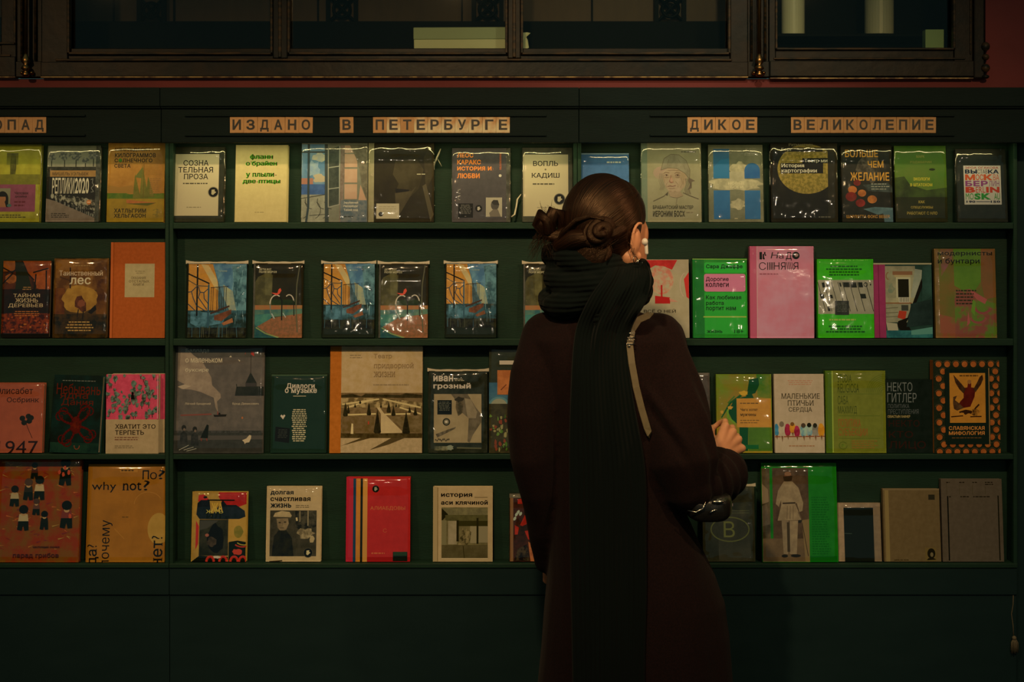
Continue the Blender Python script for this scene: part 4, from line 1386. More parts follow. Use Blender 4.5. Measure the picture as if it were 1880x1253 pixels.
def d(a):
    a.k = K6
    a.rect(1185, 95, 1790, 1140, '#8a4420', '#82401e', 120, 4)
    a.line([(1222, 98), (1222, 1130)], 7, '#6e3418'); a.rect(1190, 98, 1212, 1130, '#944a24')
    a.rect(1345, 328, 1665, 690, '#8f7c50', '#86744a', 70, 3)
    a.small(1455, 400, 1560, 440, 2, '#6a5a38', 7, True)
    for y, x0, x1, s_ in ((468, 1412, 1575, 'СКАЗАНИЕ'), (505, 1390, 1610, 'ОТСТАЛЫХ'), (540, 1435, 1552, 'КНИГИ')): a.text(x0, y, x1, y + 26, s_, '#4c3e28', .0, True)
book((202.5, 446.5, 303.5, 622), 2, 'tall rust-orange cloth book with a square cream label', d, base='#8a4420', spine='#964c26', finish='matte', t=.022)


def d_balcony(a, ox=165, k=K7, wd=557, y0=280, y1=980):
    """balcony railings on yellow, blue washes"""
    a.k = (a.rx0, a.ry0, 557 / (a.rx1 - a.rx0))
    # local drawing grid: 557 wide, 700 high
    a.rect(0, 0, 557, 700, '#2c3c3c', '#46605e', 22, 6)
    a.poly([(15, 8), (240, 8), (290, 180), (300, 420), (250, 490), (15, 440)], '#a8742c', '#96662a', 30, 5)
    a.poly([(130, 8), (200, 20), (280, 150), (300, 260), (260, 230)], '#9a8a58', '#a88c50', 40, 5)
    a.poly([(240, 8), (557, 8), (557, 300), (430, 420), (330, 300), (280, 120)], '#3c5a68', '#587878', 26, 6)
    a.poly([(420, 30), (557, 10), (557, 520), (500, 600), (400, 450), (440, 200)], '#2c4444', '#50706a', 34, 7)
    a.poly([(340, 200), (430, 260), (480, 520), (420, 480), (350, 330)], '#6f7660', '#86845c', 40, 6)
    a.rect(15, 440, 557, 700, '#1c2822', '#2f4a4a', 36, 7)
    a.rect(15, 600, 557, 700, '#16170f', '#2a2a1c', 50, 6)
    a.poly([(40, 450), (380, 470), (340, 560), (120, 600), (40, 560)], '#46686a', '#2c4646', 40, 7)
    a.poly([(260, 490), (420, 430), (420, 470), (330, 540), (260, 530)], '#4a2c1c', '#6a3c24', 50, 5); a.poly([(330, 560), (430, 510), (440, 550), (350, 580)], '#8a5630', '#6a4024', 40, 5)
    a.line([(98, 15), (98, 490)], 15, '#101614'); a.line([(205, 200), (205, 600)], 15, '#2c4448')
    a.line([(15, 100), (210, 190)], 13, '#1c1a14'); a.line([(15, 160), (100, 210), (200, 215)], 7, '#3a3a2c')
    for l in ([(15, 270), (45, 265), (95, 215)], [(45, 265), (60, 320), (95, 400)], [(15, 380), (80, 440)], [(110, 220), (125, 270), (160, 275), (200, 240)], [(125, 270), (110, 320), (190, 430)], [(160, 275), (165, 330), (205, 380)], [(105, 400), (200, 460)]): a.line(l, 8, '#26343a')
    for x in (230, 248, 283, 296, 312, 330, 348, 370): a.line([(x, 225), (x - 2, 440)], 4.5, '#241c12')
    a.line([(225, 228), (390, 215)], 6, '#2a2014'); a.line([(225, 470), (400, 400)], 14, '#3a2418')
    for i in range(16):
        x = 460 + 6 * i * (i % 2) - 20 + a.rng.uniform(-30, 60); y = a.rng.uniform(20, 560)
        a.line([(x, y), (x + a.rng.uniform(-10, 10), y + a.rng.uniform(40, 120))], 5, a.rng.choice(['#6c8a86', '#22342f', '#546e6a']), w1=2)
    for i in range(14): x = a.rng.uniform(15, 500); a.line([(x, 590), (x + a.rng.uniform(-8, 8), 690)], 4, a.rng.choice(['#4a4a34', '#101510', '#3a5454']))
    a.text(295, 62, 375, 84, 'бульвар', '#8a9878', .0)
    a.rect(0, 0, 15, 700, '#161a15')


BAL = 'copies of the painted balcony book'
book((342.5, 486, 452, 622.5), 2, 'yellow and blue balcony painting on a book, nearest the divider on the second shelf', d_balcony, base='#1c211a', wrap=1.3, finish='gloss', group=BAL, seam=True)


def d_pool(a):
    """swimming-pool ladder with a red bird"""
    a.k = (a.rx0, a.ry0, 458 / (a.rx1 - a.rx0))
    a.rect(0, 0, 458, 695, '#262214', '#1e1c12', 20, 4)
    a.poly([(15, 180), (40, 130), (120, 90), (180, 110), (170, 395), (15, 395)], '#4c4628', '#38341f', 30, 5)
    a.poly([(100, 60), (165, 60), (175, 300), (110, 300)], '#57512f', '#403c24', 30, 4)
    a.rect(170, 340, 400, 395, '#243018', '#1a2214', 30, 4)
    a.rect(15, 392, 458, 440, '#7c5a30', '#84502e', 60, 5)
    a.poly([(15, 435), (330, 430), (458, 425), (458, 480), (300, 490), (15, 520)], '#4a6248', '#2c4c48', 26, 6)
    a.poly([(15, 480), (180, 470), (160, 540), (15, 640)], '#2c544c', '#3f6a52', 26, 5)
    a.poly([(40, 590), (180, 510), (300, 490), (458, 470), (458, 700), (270, 700), (120, 650)], '#7c4e30', '#66482c', 110, 6)
    a.poly([(15, 570), (60, 610), (180, 675), (270, 700), (15, 700)], '#1e3c3c', '#2c4c3c', 30, 5)
    a.line([(30, 600), (120, 655), (240, 692)], 12, '#6c7440')
    a.arc(215, 380, 58, 82, 180, 300, 10, '#b0a888'); a.line([(158, 380), (165, 470), (195, 520)], 8, '#5c6450'); a.line([(250, 320), (268, 350), (268, 530)], 11, '#14160f')
    a.arc(335, 370, 45, 75, 235, 350, 10, '#b0a888'); a.line([(378, 350), (382, 490)], 9, '#1c1c14')
    a.line([(175, 470), (200, 515)], 9, '#8c907c'); a.line([(280, 465), (305, 505)], 8, '#8c907c')
    a.poly([(165, 275), (225, 280), (235, 245), (252, 232), (262, 255), (245, 285), (215, 300)], '#b0402a')
    a.line([(430, 20), (405, 200), (400, 400), (415, 640)], 10, '#4c4830')
    a.rect(0, 0, 16, 695, '#4a4638', '#3a382c', 40, 4)
    for y, x1 in ((48, 165), (72, 215)): a.text(50, y, x1, y + 19, 'ДЕТИ ВОТ' if y < 60 else 'ПОЛЯ МОРОЗ', '#a09468', .04)
    a.ell(42, 26, 7, 7, '#b8ac84')


POOL = 'copies of the red bird and pool ladder book'
book((465, 486, 555, 622.5), 2, 'dark book of a red bird on a pool ladder, between the first two balcony books', d_pool, base='#262214', spine='#4a4638', wrap=.6, finish='gloss', group=POOL, seam=True)
book((591.5, 486, 687.5, 622.5), 2, 'yellow and blue balcony painting on a book, middle copy of three', d_balcony, base='#1c211a', wrap=1.3, finish='gloss', group=BAL, seam=True)
book((695.5, 485, 785.5, 621), 2, 'dark book of a red bird on a pool ladder, close beside the middle balcony book', d_pool, base='#262214', spine='#4a4638', wrap=.6, finish='gloss', group=POOL, seam=True)
book((817, 486, 911, 622.5), 2, 'yellow and blue balcony painting on a book, nearest the person', d_balcony, base='#1c211a', wrap=1.6, finish='gloss', group=BAL, seam=True)
book((961, 485, 1051, 621), 2, 'dark book of a red bird on a pool ladder, half behind the scarf', d_pool, base='#262214', spine='#4a4638', wrap=.9, finish='gloss', group=POOL, seam=True)


def d(a):
    a.k = K9
    a.rect(-60, 255, 585, 1055, '#8a7c5a', '#827452', 40, 3)
    a.poly([(-60, 265), (465, 265), (410, 365), (330, 330), (240, 320), (150, 370), (60, 360)], '#9a2c26', '#8a2622', 60, 4)
    a.ell(300, 470, 125, 145, '#927a58', '#9a5c44', 70, 5); a.ell(300, 490, 90, 110, '#94664c', '#8a7c5a', 90, 5)
    a.rect(294, 520, 312, 640, '#8a2420'); a.poly([(235, 628), (388, 645), (388, 708), (235, 708)], '#8a201e')
    a.poly([(380, 650), (470, 690), (390, 690)], '#9a6a50')
    a.poly([(530, 460), (580, 390), (580, 660), (555, 640)], '#9a2c26'); a.arc(560, 520, 70, 130, 120, 250, 5, '#a0826a')
    a.text(120, 762, 445, 800, 'ВСЁ О НЕЙ', '#221c14', .012); a.small(280, 850, 370, 862, 1, '#4a4230', 6, True)
book((1165, 477, 1265, 620.5), 2, 'beige and red book partly hidden by the shoulder and scarf', d, base='#8a7c5a', finish='matte')


def d(a):
    a.k = K9
    a.rect(615, 250, 1180, 1058, '#2a7a26', '#257022', 40, 3)
    a.rect(615, 250, 735, 1058, '#1f5c24', '#236626', 40, 3)
    a.rrect(738, 292, 1160, 398, 18, '#2f9430'); a.rrect(735, 408, 1155, 588, 22, '#bb6470'); a.rrect(738, 596, 1162, 1020, 16, '#2c8a2a')
    a.text(757, 312, 1128, 362, 'Сара Джаффе', '#12240f', .04)
    a.text(752, 440, 985, 492, 'Дорогие', '#2a1218', .03); a.text(752, 500, 985, 542, 'коллеги', '#2a1218', .03)
    a.text(752, 625, 1110, 668, 'Как любимая', '#12240f', .03); a.text(752, 683, 932, 735, 'работа', '#12240f', .03); a.text(752, 742, 1055, 790, 'портит нам', '#12240f', .03)
    a.rect(725, 838, 1160, 850, '#8c9a3c'); a.text(757, 978, 915, 1008, 'жизнь', '#12300f', .03); a.text(1035, 975, 1130, 1010, '18+', '#14380f', .02)
    a.line([(620, 258), (1172, 262)], 8, '#7a8a40')
book((1272, 475.5, 1372, 621), 2, 'bright green book with a pink rounded panel in its middle', d, base='#2a7a26', spine='#1f5c24', wrap=1.0, finish='gloss', t=.022)


def d(a):
    a.k = K9
    a.rect(1195, 118, 1850, 1058, '#c4787a', '#b4666a', 14, 4)
    a.rect(1195, 118, 1270, 1058, '#a34c58'); a.line([(1272, 125), (1272, 1050)], 6, '#d08f84')
    for x, y, w_, h_ in ((1298, 180, 26, 76), (1330, 200, 16, 50), (1345, 180, 14, 26), (1352, 205, 14, 14), (1335, 240, 16, 16)): a.rect(x, y, x + w_, y + h_, '#1c1a12')
    a.text(1412, 182, 1480, 245, 'Н', '#241a14', .0, shear=.2); a.text(1495, 205, 1542, 248, 'а', '#241a14', 0); a.text(1565, 180, 1625, 268, 'Д', '#241a14', .012)
    a.ell(1668, 216, 38, 38, '#1a1a12'); a.ell(1672, 212, 18, 18, '#8f6a5a')
    a.text(1292, 285, 1362, 362, 'С', '#241a14', -.012)
    for x in (1375, 1395, 1412, 1428): a.rect(x, 285, x + 9, 362, '#2a1e16')
    for x0, x1, s_ in ((1445, 1500, 'Н'), (1512, 1562, 'Я'), (1640, 1692, 'Я')): a.text(x0, 285, x1, 360, s_, '#241a14', -.004)
    for x in (1572, 1590, 1608, 1626): a.line([(x, 285), (x + 14, 360)], 6, '#2a1e16')
    a.small(1298, 395, 1550, 412, 1, '#7c3a40', 10)
book((1377, 452, 1494, 620.5), 2, 'large shiny pink book with black experimental lettering', d, base='#b86a6e', spine='#a34c58', wrap=.3, finish='gloss', t=.028, sag=.5)


def d(a):
    a.k = K10
    a.rect(98, 210, 585, 892, '#3a9a1c', '#348e1a', 40, 3)
    a.rect(103, 392, 583, 685, '#8a8062', '#80775a', 40, 3)
    for i, x in enumerate((112, 165, 230, 285, 325, 385, 450, 525)):
        a.line([(x - 10, 412), (x + 55, 662)], 5, '#1c1c14')
    for bx in ((135, 415, 158, 458), (320, 412, 372, 455), (382, 412, 432, 458), (448, 412, 486, 456), (118, 512, 150, 552), (465, 512, 512, 552), (170, 415, 200, 455), (180, 620, 200, 660), (285, 415, 300, 450), (195, 520, 225, 550)): a.poly([(bx[0], bx[1]), (bx[2], bx[1]), (bx[2] + 8, bx[3]), (bx[0] + 8, bx[3])], '#1e1e16')
    a.arc(515, 432, 16, 16, 0, 360, 6, '#1e1e16'); a.rect(552, 425, 562, 440, '#1e1e16')
    a.rect(247, 572, 368, 694, '#23231b', '#2a2a22', 80, 3); a.small(258, 585, 358, 670, 6, '#55543f', 4, True)
    a.small(175, 262, 485, 360, 4, '#1a4c10', 12, True); a.small(180, 722, 440, 748, 1, '#8a9a3c', 14, True); a.small(165, 780, 505, 850, 3, '#1a4c10', 13, True)
book((1501, 475, 1604, 619.5), 2, 'bright green book with a beige band of slanting black strokes', d, base='#348e1a', wrap=.7, finish='gloss', t=.024)


def d(a):
    a.k = K10
    a.rect(583, 245, 1090, 898, '#24382c', '#1c2c24', 20, 4)
    a.rect(583, 245, 686, 898, '#7a2c42', '#70283c', 40, 3); a.line([(628, 250), (628, 893)], 6, '#561c2e')
    a.rect(686, 275, 945, 560, '#7c7452', '#6c6648', 30, 5)
    a.poly([(945, 300), (1005, 310), (1000, 380), (960, 540), (900, 560)], '#6a6c54', '#7f7c60', 20, 4)
    a.rect(750, 320, 922, 352, '#6a4a30'); a.rect(765, 352, 905, 372, '#86744c'); a.rect(778, 372, 905, 560, '#8f8660'); a.rect(795, 388, 888, 545, '#1a1a13')
    a.blob(735, 470, 30, 40, '#5a6248', '#6f6a4c', .3); a.arc(715, 360, 20, 30, 90, 270, 8, '#7a5638')
    a.rect(686, 550, 935, 600, '#8a8058', '#766e4e', 40, 4); a.rect(686, 590, 910, 600, '#6a4428'); a.rect(800, 545, 890, 590, '#9a9070')
    for x in range(808, 890, 14): a.rect(x, 548, x + 5, 585, '#3c3826')
    a.rect(686, 600, 900, 760, '#7a7454', '#6c664a', 40, 4)
    for y in (640, 680, 715): a.line([(686, y), (790, y - 6)], 5, '#4a4630')
    a.poly([(785, 720), (800, 660), (865, 665), (850, 740)], '#8a3020'); a.rect(820, 612, 880, 660, '#33342a')
    a.poly([(1000, 380), (1010, 440), (930, 640), (860, 760), (900, 830), (830, 860), (780, 790), (790, 750), (870, 720), (940, 540)], '#121712')
    a.poly([(905, 600), (1085, 560), (1085, 780), (860, 800)], '#1a2420', '#222e28', 20, 4)
    a.poly([(686, 760), (780, 770), (790, 830), (700, 850)], '#857c5c'); a.rect(686, 830, 1085, 893, '#1f4440', '#2c5c50', 30, 6); a.poly([(900, 830), (1085, 800), (1085, 860), (900, 868)], '#48705a')
    a.poly([(1010, 280), (1085, 262), (1085, 540), (1000, 580)], '#2a4034', '#22342a', 24, 4)
    a.rect(583, 245, 1090, 262, '#8a8058')
book((1604.5, 483, 1711.5, 620), 2, 'book with a magenta spine and a painted palace window', d, base='#24382c', spine='#7a2c42', finish='satin', t=.022)


def d(a):
    a.k = K10
    a.rect(1110, 120, 1640, 892, '#6e5224', '#5a5a22', 10, 6)
    a.poly([(1278, 123), (1515, 123), (1515, 400), (1460, 480), (1380, 500), (1280, 440)], '#567020', '#4c681e', 20, 4)
    a.poly([(1515, 123), (1637, 123), (1637, 540), (1540, 560), (1510, 400)], '#7c4c28', '#6c4a26', 16, 4)
    a.poly([(1165, 123), (1278, 123), (1260, 220), (1170, 360)], '#7c4c44', '#6c5028', 20, 5)
    for pts in ([(1280, 480), (1420, 470), (1560, 560), (1637, 600), (1637, 890), (1280, 890)],): a.poly(pts, '#7a4230', '#566a22', 14, 14)
    a.poly([(1118, 680), (1280, 720), (1280, 890), (1118, 890)], '#84482e', '#6a5a26', 14, 9)
    a.poly([(1400, 470), (1440, 490), (1560, 560), (1540, 600), (1470, 560)], '#9a4c40'); a.arc(1520, 610, 70, 70, 20, 170, 22, '#8a4438'); a.arc(1480, 700, 70, 60, 20, 160, 20, '#8f483c'); a.poly([(1395, 660), (1410, 760), (1380, 790)], '#9a4c40')
    a.poly([(1435, 560), (1460, 580), (1450, 700), (1420, 660)], '#5c7a22')
    a.rect(1112, 123, 1150, 890, '#66502a', '#7a5a30', 30, 4)
    a.text(1142, 150, 1612, 190, 'модернисты', '#1c1c10', .022); a.text(1142, 205, 1502, 262, 'и бунтари', '#1c1c10', .022)
    a.small(1292, 470, 1470, 610, 5, '#2c2814', 12)
book((1716.5, 456, 1828.5, 619.5), 2, 'tall olive and pink mottled book, last on the second shelf', d, base='#6e5224', finish='satin', wrap=.6, t=.02)
# ---- third shelf
def d(a):
    a.k = K11
    a.rect(-100, 435, 455, 1170, '#86432a', '#7c3e28', 40, 3)
    a.text(-55, 490, 335, 558, 'Элисабет', '#2a1a12', .0, True); a.text(65, 592, 405, 658, 'Осбринк', '#2a1a12', .0, True)
    for cx, cy in ((235, 810), (298, 790), (255, 855), (308, 838), (325, 805)): a.ell(cx, cy, 30, 28, '#191911', '#22201a', 60, 4)
    a.line([(275, 860), (300, 920), (345, 1015)], 6, '#2a1a14')
    a.text(-10, 1042, 408, 1185, '1947', '#221611', .0)
book((-16, 707, 79.5, 834.5), 3, 'salmon book with a dark clover and large year numerals', d, base='#86432a', wrap=.5)


def d(a):
    a.k = K11
    a.rect(510, 365, 1065, 1200, '#0f1a17', '#12231e', 16, 5)
    a.rect(510, 1080, 1065, 1200, '#1c2c20', '#14211c', 20, 5)
    red = '#4c1c13'
    for x0, y0, x1, y1, s_ in ((560, 470, 1030, 585, 'Небывань'), (600, 570, 900, 640, 'ядна'), (620, 630, 960, 705, 'Дания')): a.text(x0, y0, x1, y1, s_, red, .0)
    a.small(595, 430, 990, 452, 1, '#4c4c3c', 9, True)
    a.ell(790, 900, 60, 90, '#2c140e', red, 50, 5)
    rg = a.rng
    for k in range(8):
        sg = -1 if k % 2 else 1
        an = math.radians(k * 45 + 12); x, y = 790 + 40 * math.cos(an), 900 + 50 * math.sin(an)
        pts = [(x, y)]; st = 33
        for i in range(15):
            an += sg * (.01 + .060 * i); st *= .975
            x += st * math.cos(an) * 1.02; y += st * math.sin(an)
            pts.append((x, y))
        a.line(pts, 24, '#40170e', w1=6)
    a.arc(815, 1110, 28, 36, 0, 180, 8, '#6a3420')
book((92.5, 697, 184, 838), 3, 'dark teal book with a red octopus, tilted over the shelf edge', d, base='#1c2e26', finish='satin', roll=.020, t=.022, front=.002, yaw=-.07)


def d(a):
    a.k = K11
    a.rect(1100, 345, 1740, 820, '#a03c44', '#94343c', 60, 4)
    rg = a.rng
    for i in range(90):
        x, y = rg.uniform(1115, 1665), rg.uniform(355, 800)
        v = rg.random(); q = rg.uniform(12, 26)
        a.blob(x, y, q, q * rg.uniform(.8, 1.6), rg.choice(['#33362a', '#3f4a38', '#262a20']), '#55604a', .3, 9, 90, 6)
        if v < .4: a.line([(x, y + q), (x, y + q + 24)], 7, '#2a2a20')
    a.poly([(1372, 560), (1398, 560), (1412, 608), (1372, 608)], '#17160f'); a.ell(1388, 545, 12, 16, '#17160f')
    a.rect(1100, 818, 1740, 1180, '#86704a', '#7d6844', 60, 3)
    a.text(1205, 868, 1630, 915, 'ХВАТИТ ЭТО', '#1e1812', .014, True); a.text(1208, 930, 1510, 978, 'ТЕРПЕТЬ', '#1e1812', .014, True)
    a.small(1205, 995, 1505, 1040, 2, '#5a3a28', 11); a.small(1205, 1085, 1410, 1122, 2, '#54462e', 7)
    a.line([(1650, 360), (1650, 810)], 10, '#b0625c')
dup_draw = d
book((195, 691, 291.5, 836), 3, 'pink and tan book dotted with grey-green cacti, the front one of two', d, base='#86704a', finish='satin', t=.016, front=.009, lean=.03)
book((206, 690, 303, 834.5), 3, 'pink and tan cactus book peeping out behind its front copy', d, base='#86704a', finish='satin', t=.012, front=.030, lean=.03)


def d(a):
    a.k = K12
    a.grad(55, 30, 1000, 1180, '#4f473a', '#544a3c', '#463f34', 40, 4)
    a.rect(60, 35, 1000, 180, '#3c372c', '#464034', 30, 3)
    a.rect(60, 30, 84, 1180, '#3c382e')
    a.poly([(85, 60), (160, 70), (250, 160), (340, 220), (440, 390), (450, 470), (540, 560), (545, 600), (505, 640), (520, 760), (490, 700), (470, 600), (330, 540), (230, 515), (130, 510), (95, 490), (170, 465), (85, 420)], '#7c6a50', '#6c5c46', 30, 5)
    a.poly([(90, 485), (160, 462), (230, 480), (150, 512)], '#8a785a')
    a.poly([(690, 580), (705, 485), (700, 460), (708, 458), (712, 485), (800, 485), (800, 445), (850, 335), (915, 445), (915, 482), (1000, 485), (1000, 580)], '#1c1e1a', '#26261f', 40, 3)
    a.rect(803, 447, 912, 483, '#332e28'); a.line([(851, 130), (851, 340)], 5, '#241a16'); a.poly([(851, 115), (880, 125), (885, 170), (851, 150)], '#8a2c20'); a.line([(795, 130), (788, 150)], 4, '#7c2c20')
    a.poly([(640, 160), (650, 180), (622, 178)], '#a8946c'); a.poly([(715, 200), (740, 215), (730, 225)], '#a8946c')
    a.poly([(470, 775), (520, 778), (525, 755), (540, 755), (545, 772), (610, 772), (600, 795), (480, 798)], '#1e1a16'); a.line([(130, 782), (450, 770)], 16, '#63382c'); a.rect(512, 740, 520, 775, '#6a2c20')
    a.poly([(1000, 590), (660, 592), (760, 610), (1000, 610)], '#4c4436'); a.ell(773, 808, 10, 12, '#84502c')
    a.rect(60, 950, 1000, 1180, '#2a2922', '#312f27', 60, 4); a.rect(60, 940, 1000, 962, '#3c3830', '#2a2922', 90, 6)
    a.poly([(60, 990), (1000, 990), (1000, 1030), (60, 1040)], '#403a30')
    for x, y in ((165, 910), (280, 925)): a.ell(x, y, 24, 28, '#211f1a'); a.poly([(x - 40, y + 170), (x - 35, y + 60), (x, y + 30), (x + 35, y + 60), (x + 45, y + 170)], '#1e1e1a', '#2c2a24', 60, 4); a.ell(x + 5, y + 18, 12, 14, '#5a4a38')
    a.poly([(405, 875), (425, 885), (418, 1020), (340, 1015), (370, 950)], '#181915'); a.line([(350, 1020), (350, 1045)], 8, '#6a2c20'); a.line([(405, 1020), (410, 1045)], 8, '#6a2c20')
    a.poly([(775, 1040), (820, 1020), (850, 985), (870, 990), (868, 1020), (850, 1060), (815, 1065), (805, 1080), (795, 1055)], '#9a8660')
    for l in ([(120, 1140), (220, 1090)], [(170, 1140), (270, 1110)], [(200, 1150), (300, 1125)]): a.line(l, 5, '#8a8468')
    for y0, x1, s_ in ((88, 410, 'Баллада'), (190, 550, 'о маленьком'), (292, 410, 'буксире')): a.text(165, y0, x1, y0 + 46, s_, '#a8946c', .012)
    a.text(170, 650, 440, 678, 'Лёгкий Бродячий', '#9a8864', .01); a.text(668, 650, 940, 678, 'Брод Денисович', '#9a8864', .01)
book((320.5, 636, 484, 836), 3, 'large brown picture book with a smoking tugboat and pale lettering', d, base='#463f34', finish='satin', t=.014, wrap=.5, front=.004)


def d(a):
    a.k = K12
    a.rect(1065, 355, 1650, 1175, '#1b281e', '#19261d', 30, 3)
    a.rect(1065, 355, 1650, 376, '#34412c')
    a.text(1225, 450, 1525, 512, 'Диалоги', '#b8a274', .02, True); a.text(1210, 505, 1545, 568, 'о музыке', '#b8a274', .02, True)
    a.rect(1298, 580, 1432, 588, '#8a7c58')
    a.poly([(1165, 790), (1180, 775), (1192, 790), (1205, 775), (1220, 785), (1195, 825)], '#b4a272')
    a.small(1285, 715, 1445, 1058, 16, '#9a8a60', 11, True)
    a.poly([(1118, 900), (1270, 918), (1262, 1070), (1112, 1050)], '#11160f'); a.small(1140, 925, 1250, 1020, 6, '#34352a', 5, True)
book((497.5, 693, 599.5, 835.5), 3, 'dark green book with cream serif lettering and a column of names', d, base='#1b281e', wrap=.7, finish='satin')


def d(a):
    a.k = K13
    a.rect(28, 50, 918, 1072, '#8a744e', '#80693f', 50, 3)
    a.rect(135, 500, 918, 1072, '#4c3c24', '#5c4a2e', 60, 5)
    a.rect(28, 50, 137, 1072, '#864c1e', '#7a441a', 90, 3)
    a.poly([(137, 520), (250, 510), (330, 535), (370, 510), (500, 515), (700, 520), (760, 505), (915, 520), (915, 550), (400, 545), (137, 545)], '#231f14', '#332c1c', 60, 4)
    a.poly([(137, 548), (500, 548), (915, 590), (915, 640), (137, 640)], '#7c683f', '#4a3d24', 60, 8)
    for l in ([(150, 610), (500, 560)], [(200, 640), (420, 570)], [(540, 560), (900, 640)], [(700, 640), (900, 700)], [(200, 710), (470, 700)], [(560, 705), (800, 700)]): a.line(l, 14, '#94804e')
    a.poly([(510, 640), (545, 690), (740, 880), (520, 885), (520, 700), (480, 640)], '#8f7a4e', '#84704a', 60, 3)
    a.poly([(150, 725), (455, 725), (455, 890), (150, 890)], '#54432a', '#48391f', 60, 5); a.poly([(610, 730), (915, 715), (915, 880), (760, 870)], '#5a4a2e', '#4a3c22', 60, 5)
    a.rect(137, 885, 915, 935, '#2a2214', '#3a301c', 60, 5); a.rect(137, 930, 915, 1068, '#86704a', '#7a6642', 90, 4)
    a.poly([(137, 1005), (330, 930), (420, 930), (250, 975)], '#3a2f1c'); a.poly([(410, 1045), (620, 930), (770, 920), (600, 990)], '#3c311e')
    for x, y, h_, w_ in ((180, 725, 140, 24), (208, 695, 90, 14), (405, 715, 130, 22), (487, 885, 230, 36), (595, 690, 110, 22), (640, 720, 95, 22), (762, 890, 220, 38), (850, 715, 85, 20), (795, 690, 60, 15), (272, 640, 45, 10), (320, 605, 40, 12), (520, 640, 45, 10), (665, 635, 40, 10)):
        a.poly([(x, y - h_), (x + w_ * .7, y - h_ * .35), (x + w_, y - 12), (x + w_ * .6, y), (x - w_ * .6, y), (x - w_, y - 12), (x - w_ * .7, y - h_ * .35)], '#1c1a12', '#262318', 80, 4)
    a.poly([(232, 890), (240, 790), (255, 795), (258, 890)], '#9a8656'); a.rect(396, 770, 408, 800, '#7c3020')
    for y, x1, s_ in ((128, 622, 'Театр'), (212, 832, 'придворной'), (298, 655, 'жизни')): a.text(447, y, x1, y + (52 if y != 212 else 66), s_, '#6a5434', .0, True)
    a.small(218, 130, 345, 175, 2, '#6a583a', 8); a.small(445, 415, 860, 432, 1, '#6a583a', 9)
book((605.7, 640, 775.5, 835.5), 3, 'large sepia book of a formal garden with an orange spine strip', d, base='#80693f', spine='#864c1e', finish='matte', t=.02, front=.004)


def d(a):
    a.k = K13
    a.rect(970, 288, 1545, 1070, '#1d1f17', '#2a2b20', 40, 4)
    a.text(1020, 335, 1210, 390, 'иван', '#b8a474', .05); a.text(1020, 405, 1380, 470, 'грозный', '#b8a474', .05); a.small(1225, 362, 1325, 388, 2, '#8a7c58', 7)
    a.rect(1027, 510, 1482, 972, '#84724c', '#7a6844', 30, 4)
    a.poly([(1190, 510), (1350, 510), (1430, 640), (1480, 700), (1480, 780), (1400, 900), (1370, 972), (1350, 960), (1360, 740), (1300, 690), (1260, 600)], '#5c5038', '#4a402c', 40, 5)
    a.poly([(1240, 560), (1290, 540), (1310, 600), (1300, 690), (1260, 720), (1235, 640)], '#37301f', '#54472f', 60, 5); a.blob(1270, 560, 40, 28, '#2c261a', None, .3)
    a.poly([(1320, 550), (1380, 560), (1440, 680), (1430, 740), (1350, 740)], '#796a4a', '#6a5c40', 30, 4)
    a.rect(1060, 568, 1198, 705, '#14170f'); a.small(1070, 580, 1188, 670, 7, '#55523c', 5, True)
    a.ell(1147, 775, 36, 36, '#1b1c14'); a.ell(1147, 775, 26, 26, '#5a5138'); a.blob(1147, 775, 14, 14, '#b0a070')
    a.poly([(1045, 890), (1240, 820), (1230, 840), (1060, 925)], '#3c3424', '#5c5038', 90, 5)
    for i in range(10): a.blob(1045 + i * 14, 945 + 8 * math.sin(i * 2), 7, 9, '#3c3424')
    a.rect(1030, 1005, 1160, 1045, '#6a6444', '#3a3a28', 40, 6); a.blob(1185, 1020, 30, 22, '#6f7054'); a.line([(1250, 1020), (1480, 1025)], 14, '#4a482f')
book((787, 685.5, 895, 834.5), 3, 'black book with bold cream lower-case title over a stooping figure', d, base='#1d1f17', wrap=1.5, finish='gloss', seam=True)


def d(a):
    a.k = K13
    a.rect(1550, 40, 2100, 420, '#26281c', '#2e3022', 40, 3)
    a.rect(1550, 400, 2100, 605, '#2e4a52', '#3c5a5c', 14, 5); a.ell(1650, 620, 100, 85, '#4c6a62'); a.ell(1650, 625, 80, 72, '#7a7656')
    a.rect(1550, 602, 2100, 1070, '#2a261a', '#3a3420', 30, 5)
    rg = a.rng
    for i in range(60): a.blob(rg.uniform(1560, 1900), rg.uniform(720, 1040), rg.uniform(6, 16), rg.uniform(10, 26), rg.choice(['#3f5a1e', '#54682a', '#6a3420', '#3a3a20', '#7a7040']), None, .4, 7)
    a.rect(1635, 282, 1800, 515, '#8a4e24', '#9a5c2c', 40, 5); a.rect(1655, 190, 1800, 228, '#a89470'); a.line([(1670, 470), (1720, 420)], 10, '#5c3018')
book((898, 638.5, 1000, 835), 3, 'dark book with an orange panel and meadow, cut by the sleeve', d, base='#26281c', wrap=.5)


def d(a):
    a.k = K14
    a.rect(-300, 280, 220, 1000, '#3a332a', '#4a4034', 30, 4)
    a.rect(60, 282, 205, 310, '#5a5040')
book((1205, 687.5, 1303.5, 833), 3, 'grey-brown wrapped book almost wholly hidden behind the upper sleeve', d, base='#3a332a', wrap=1.5, finish='gloss')


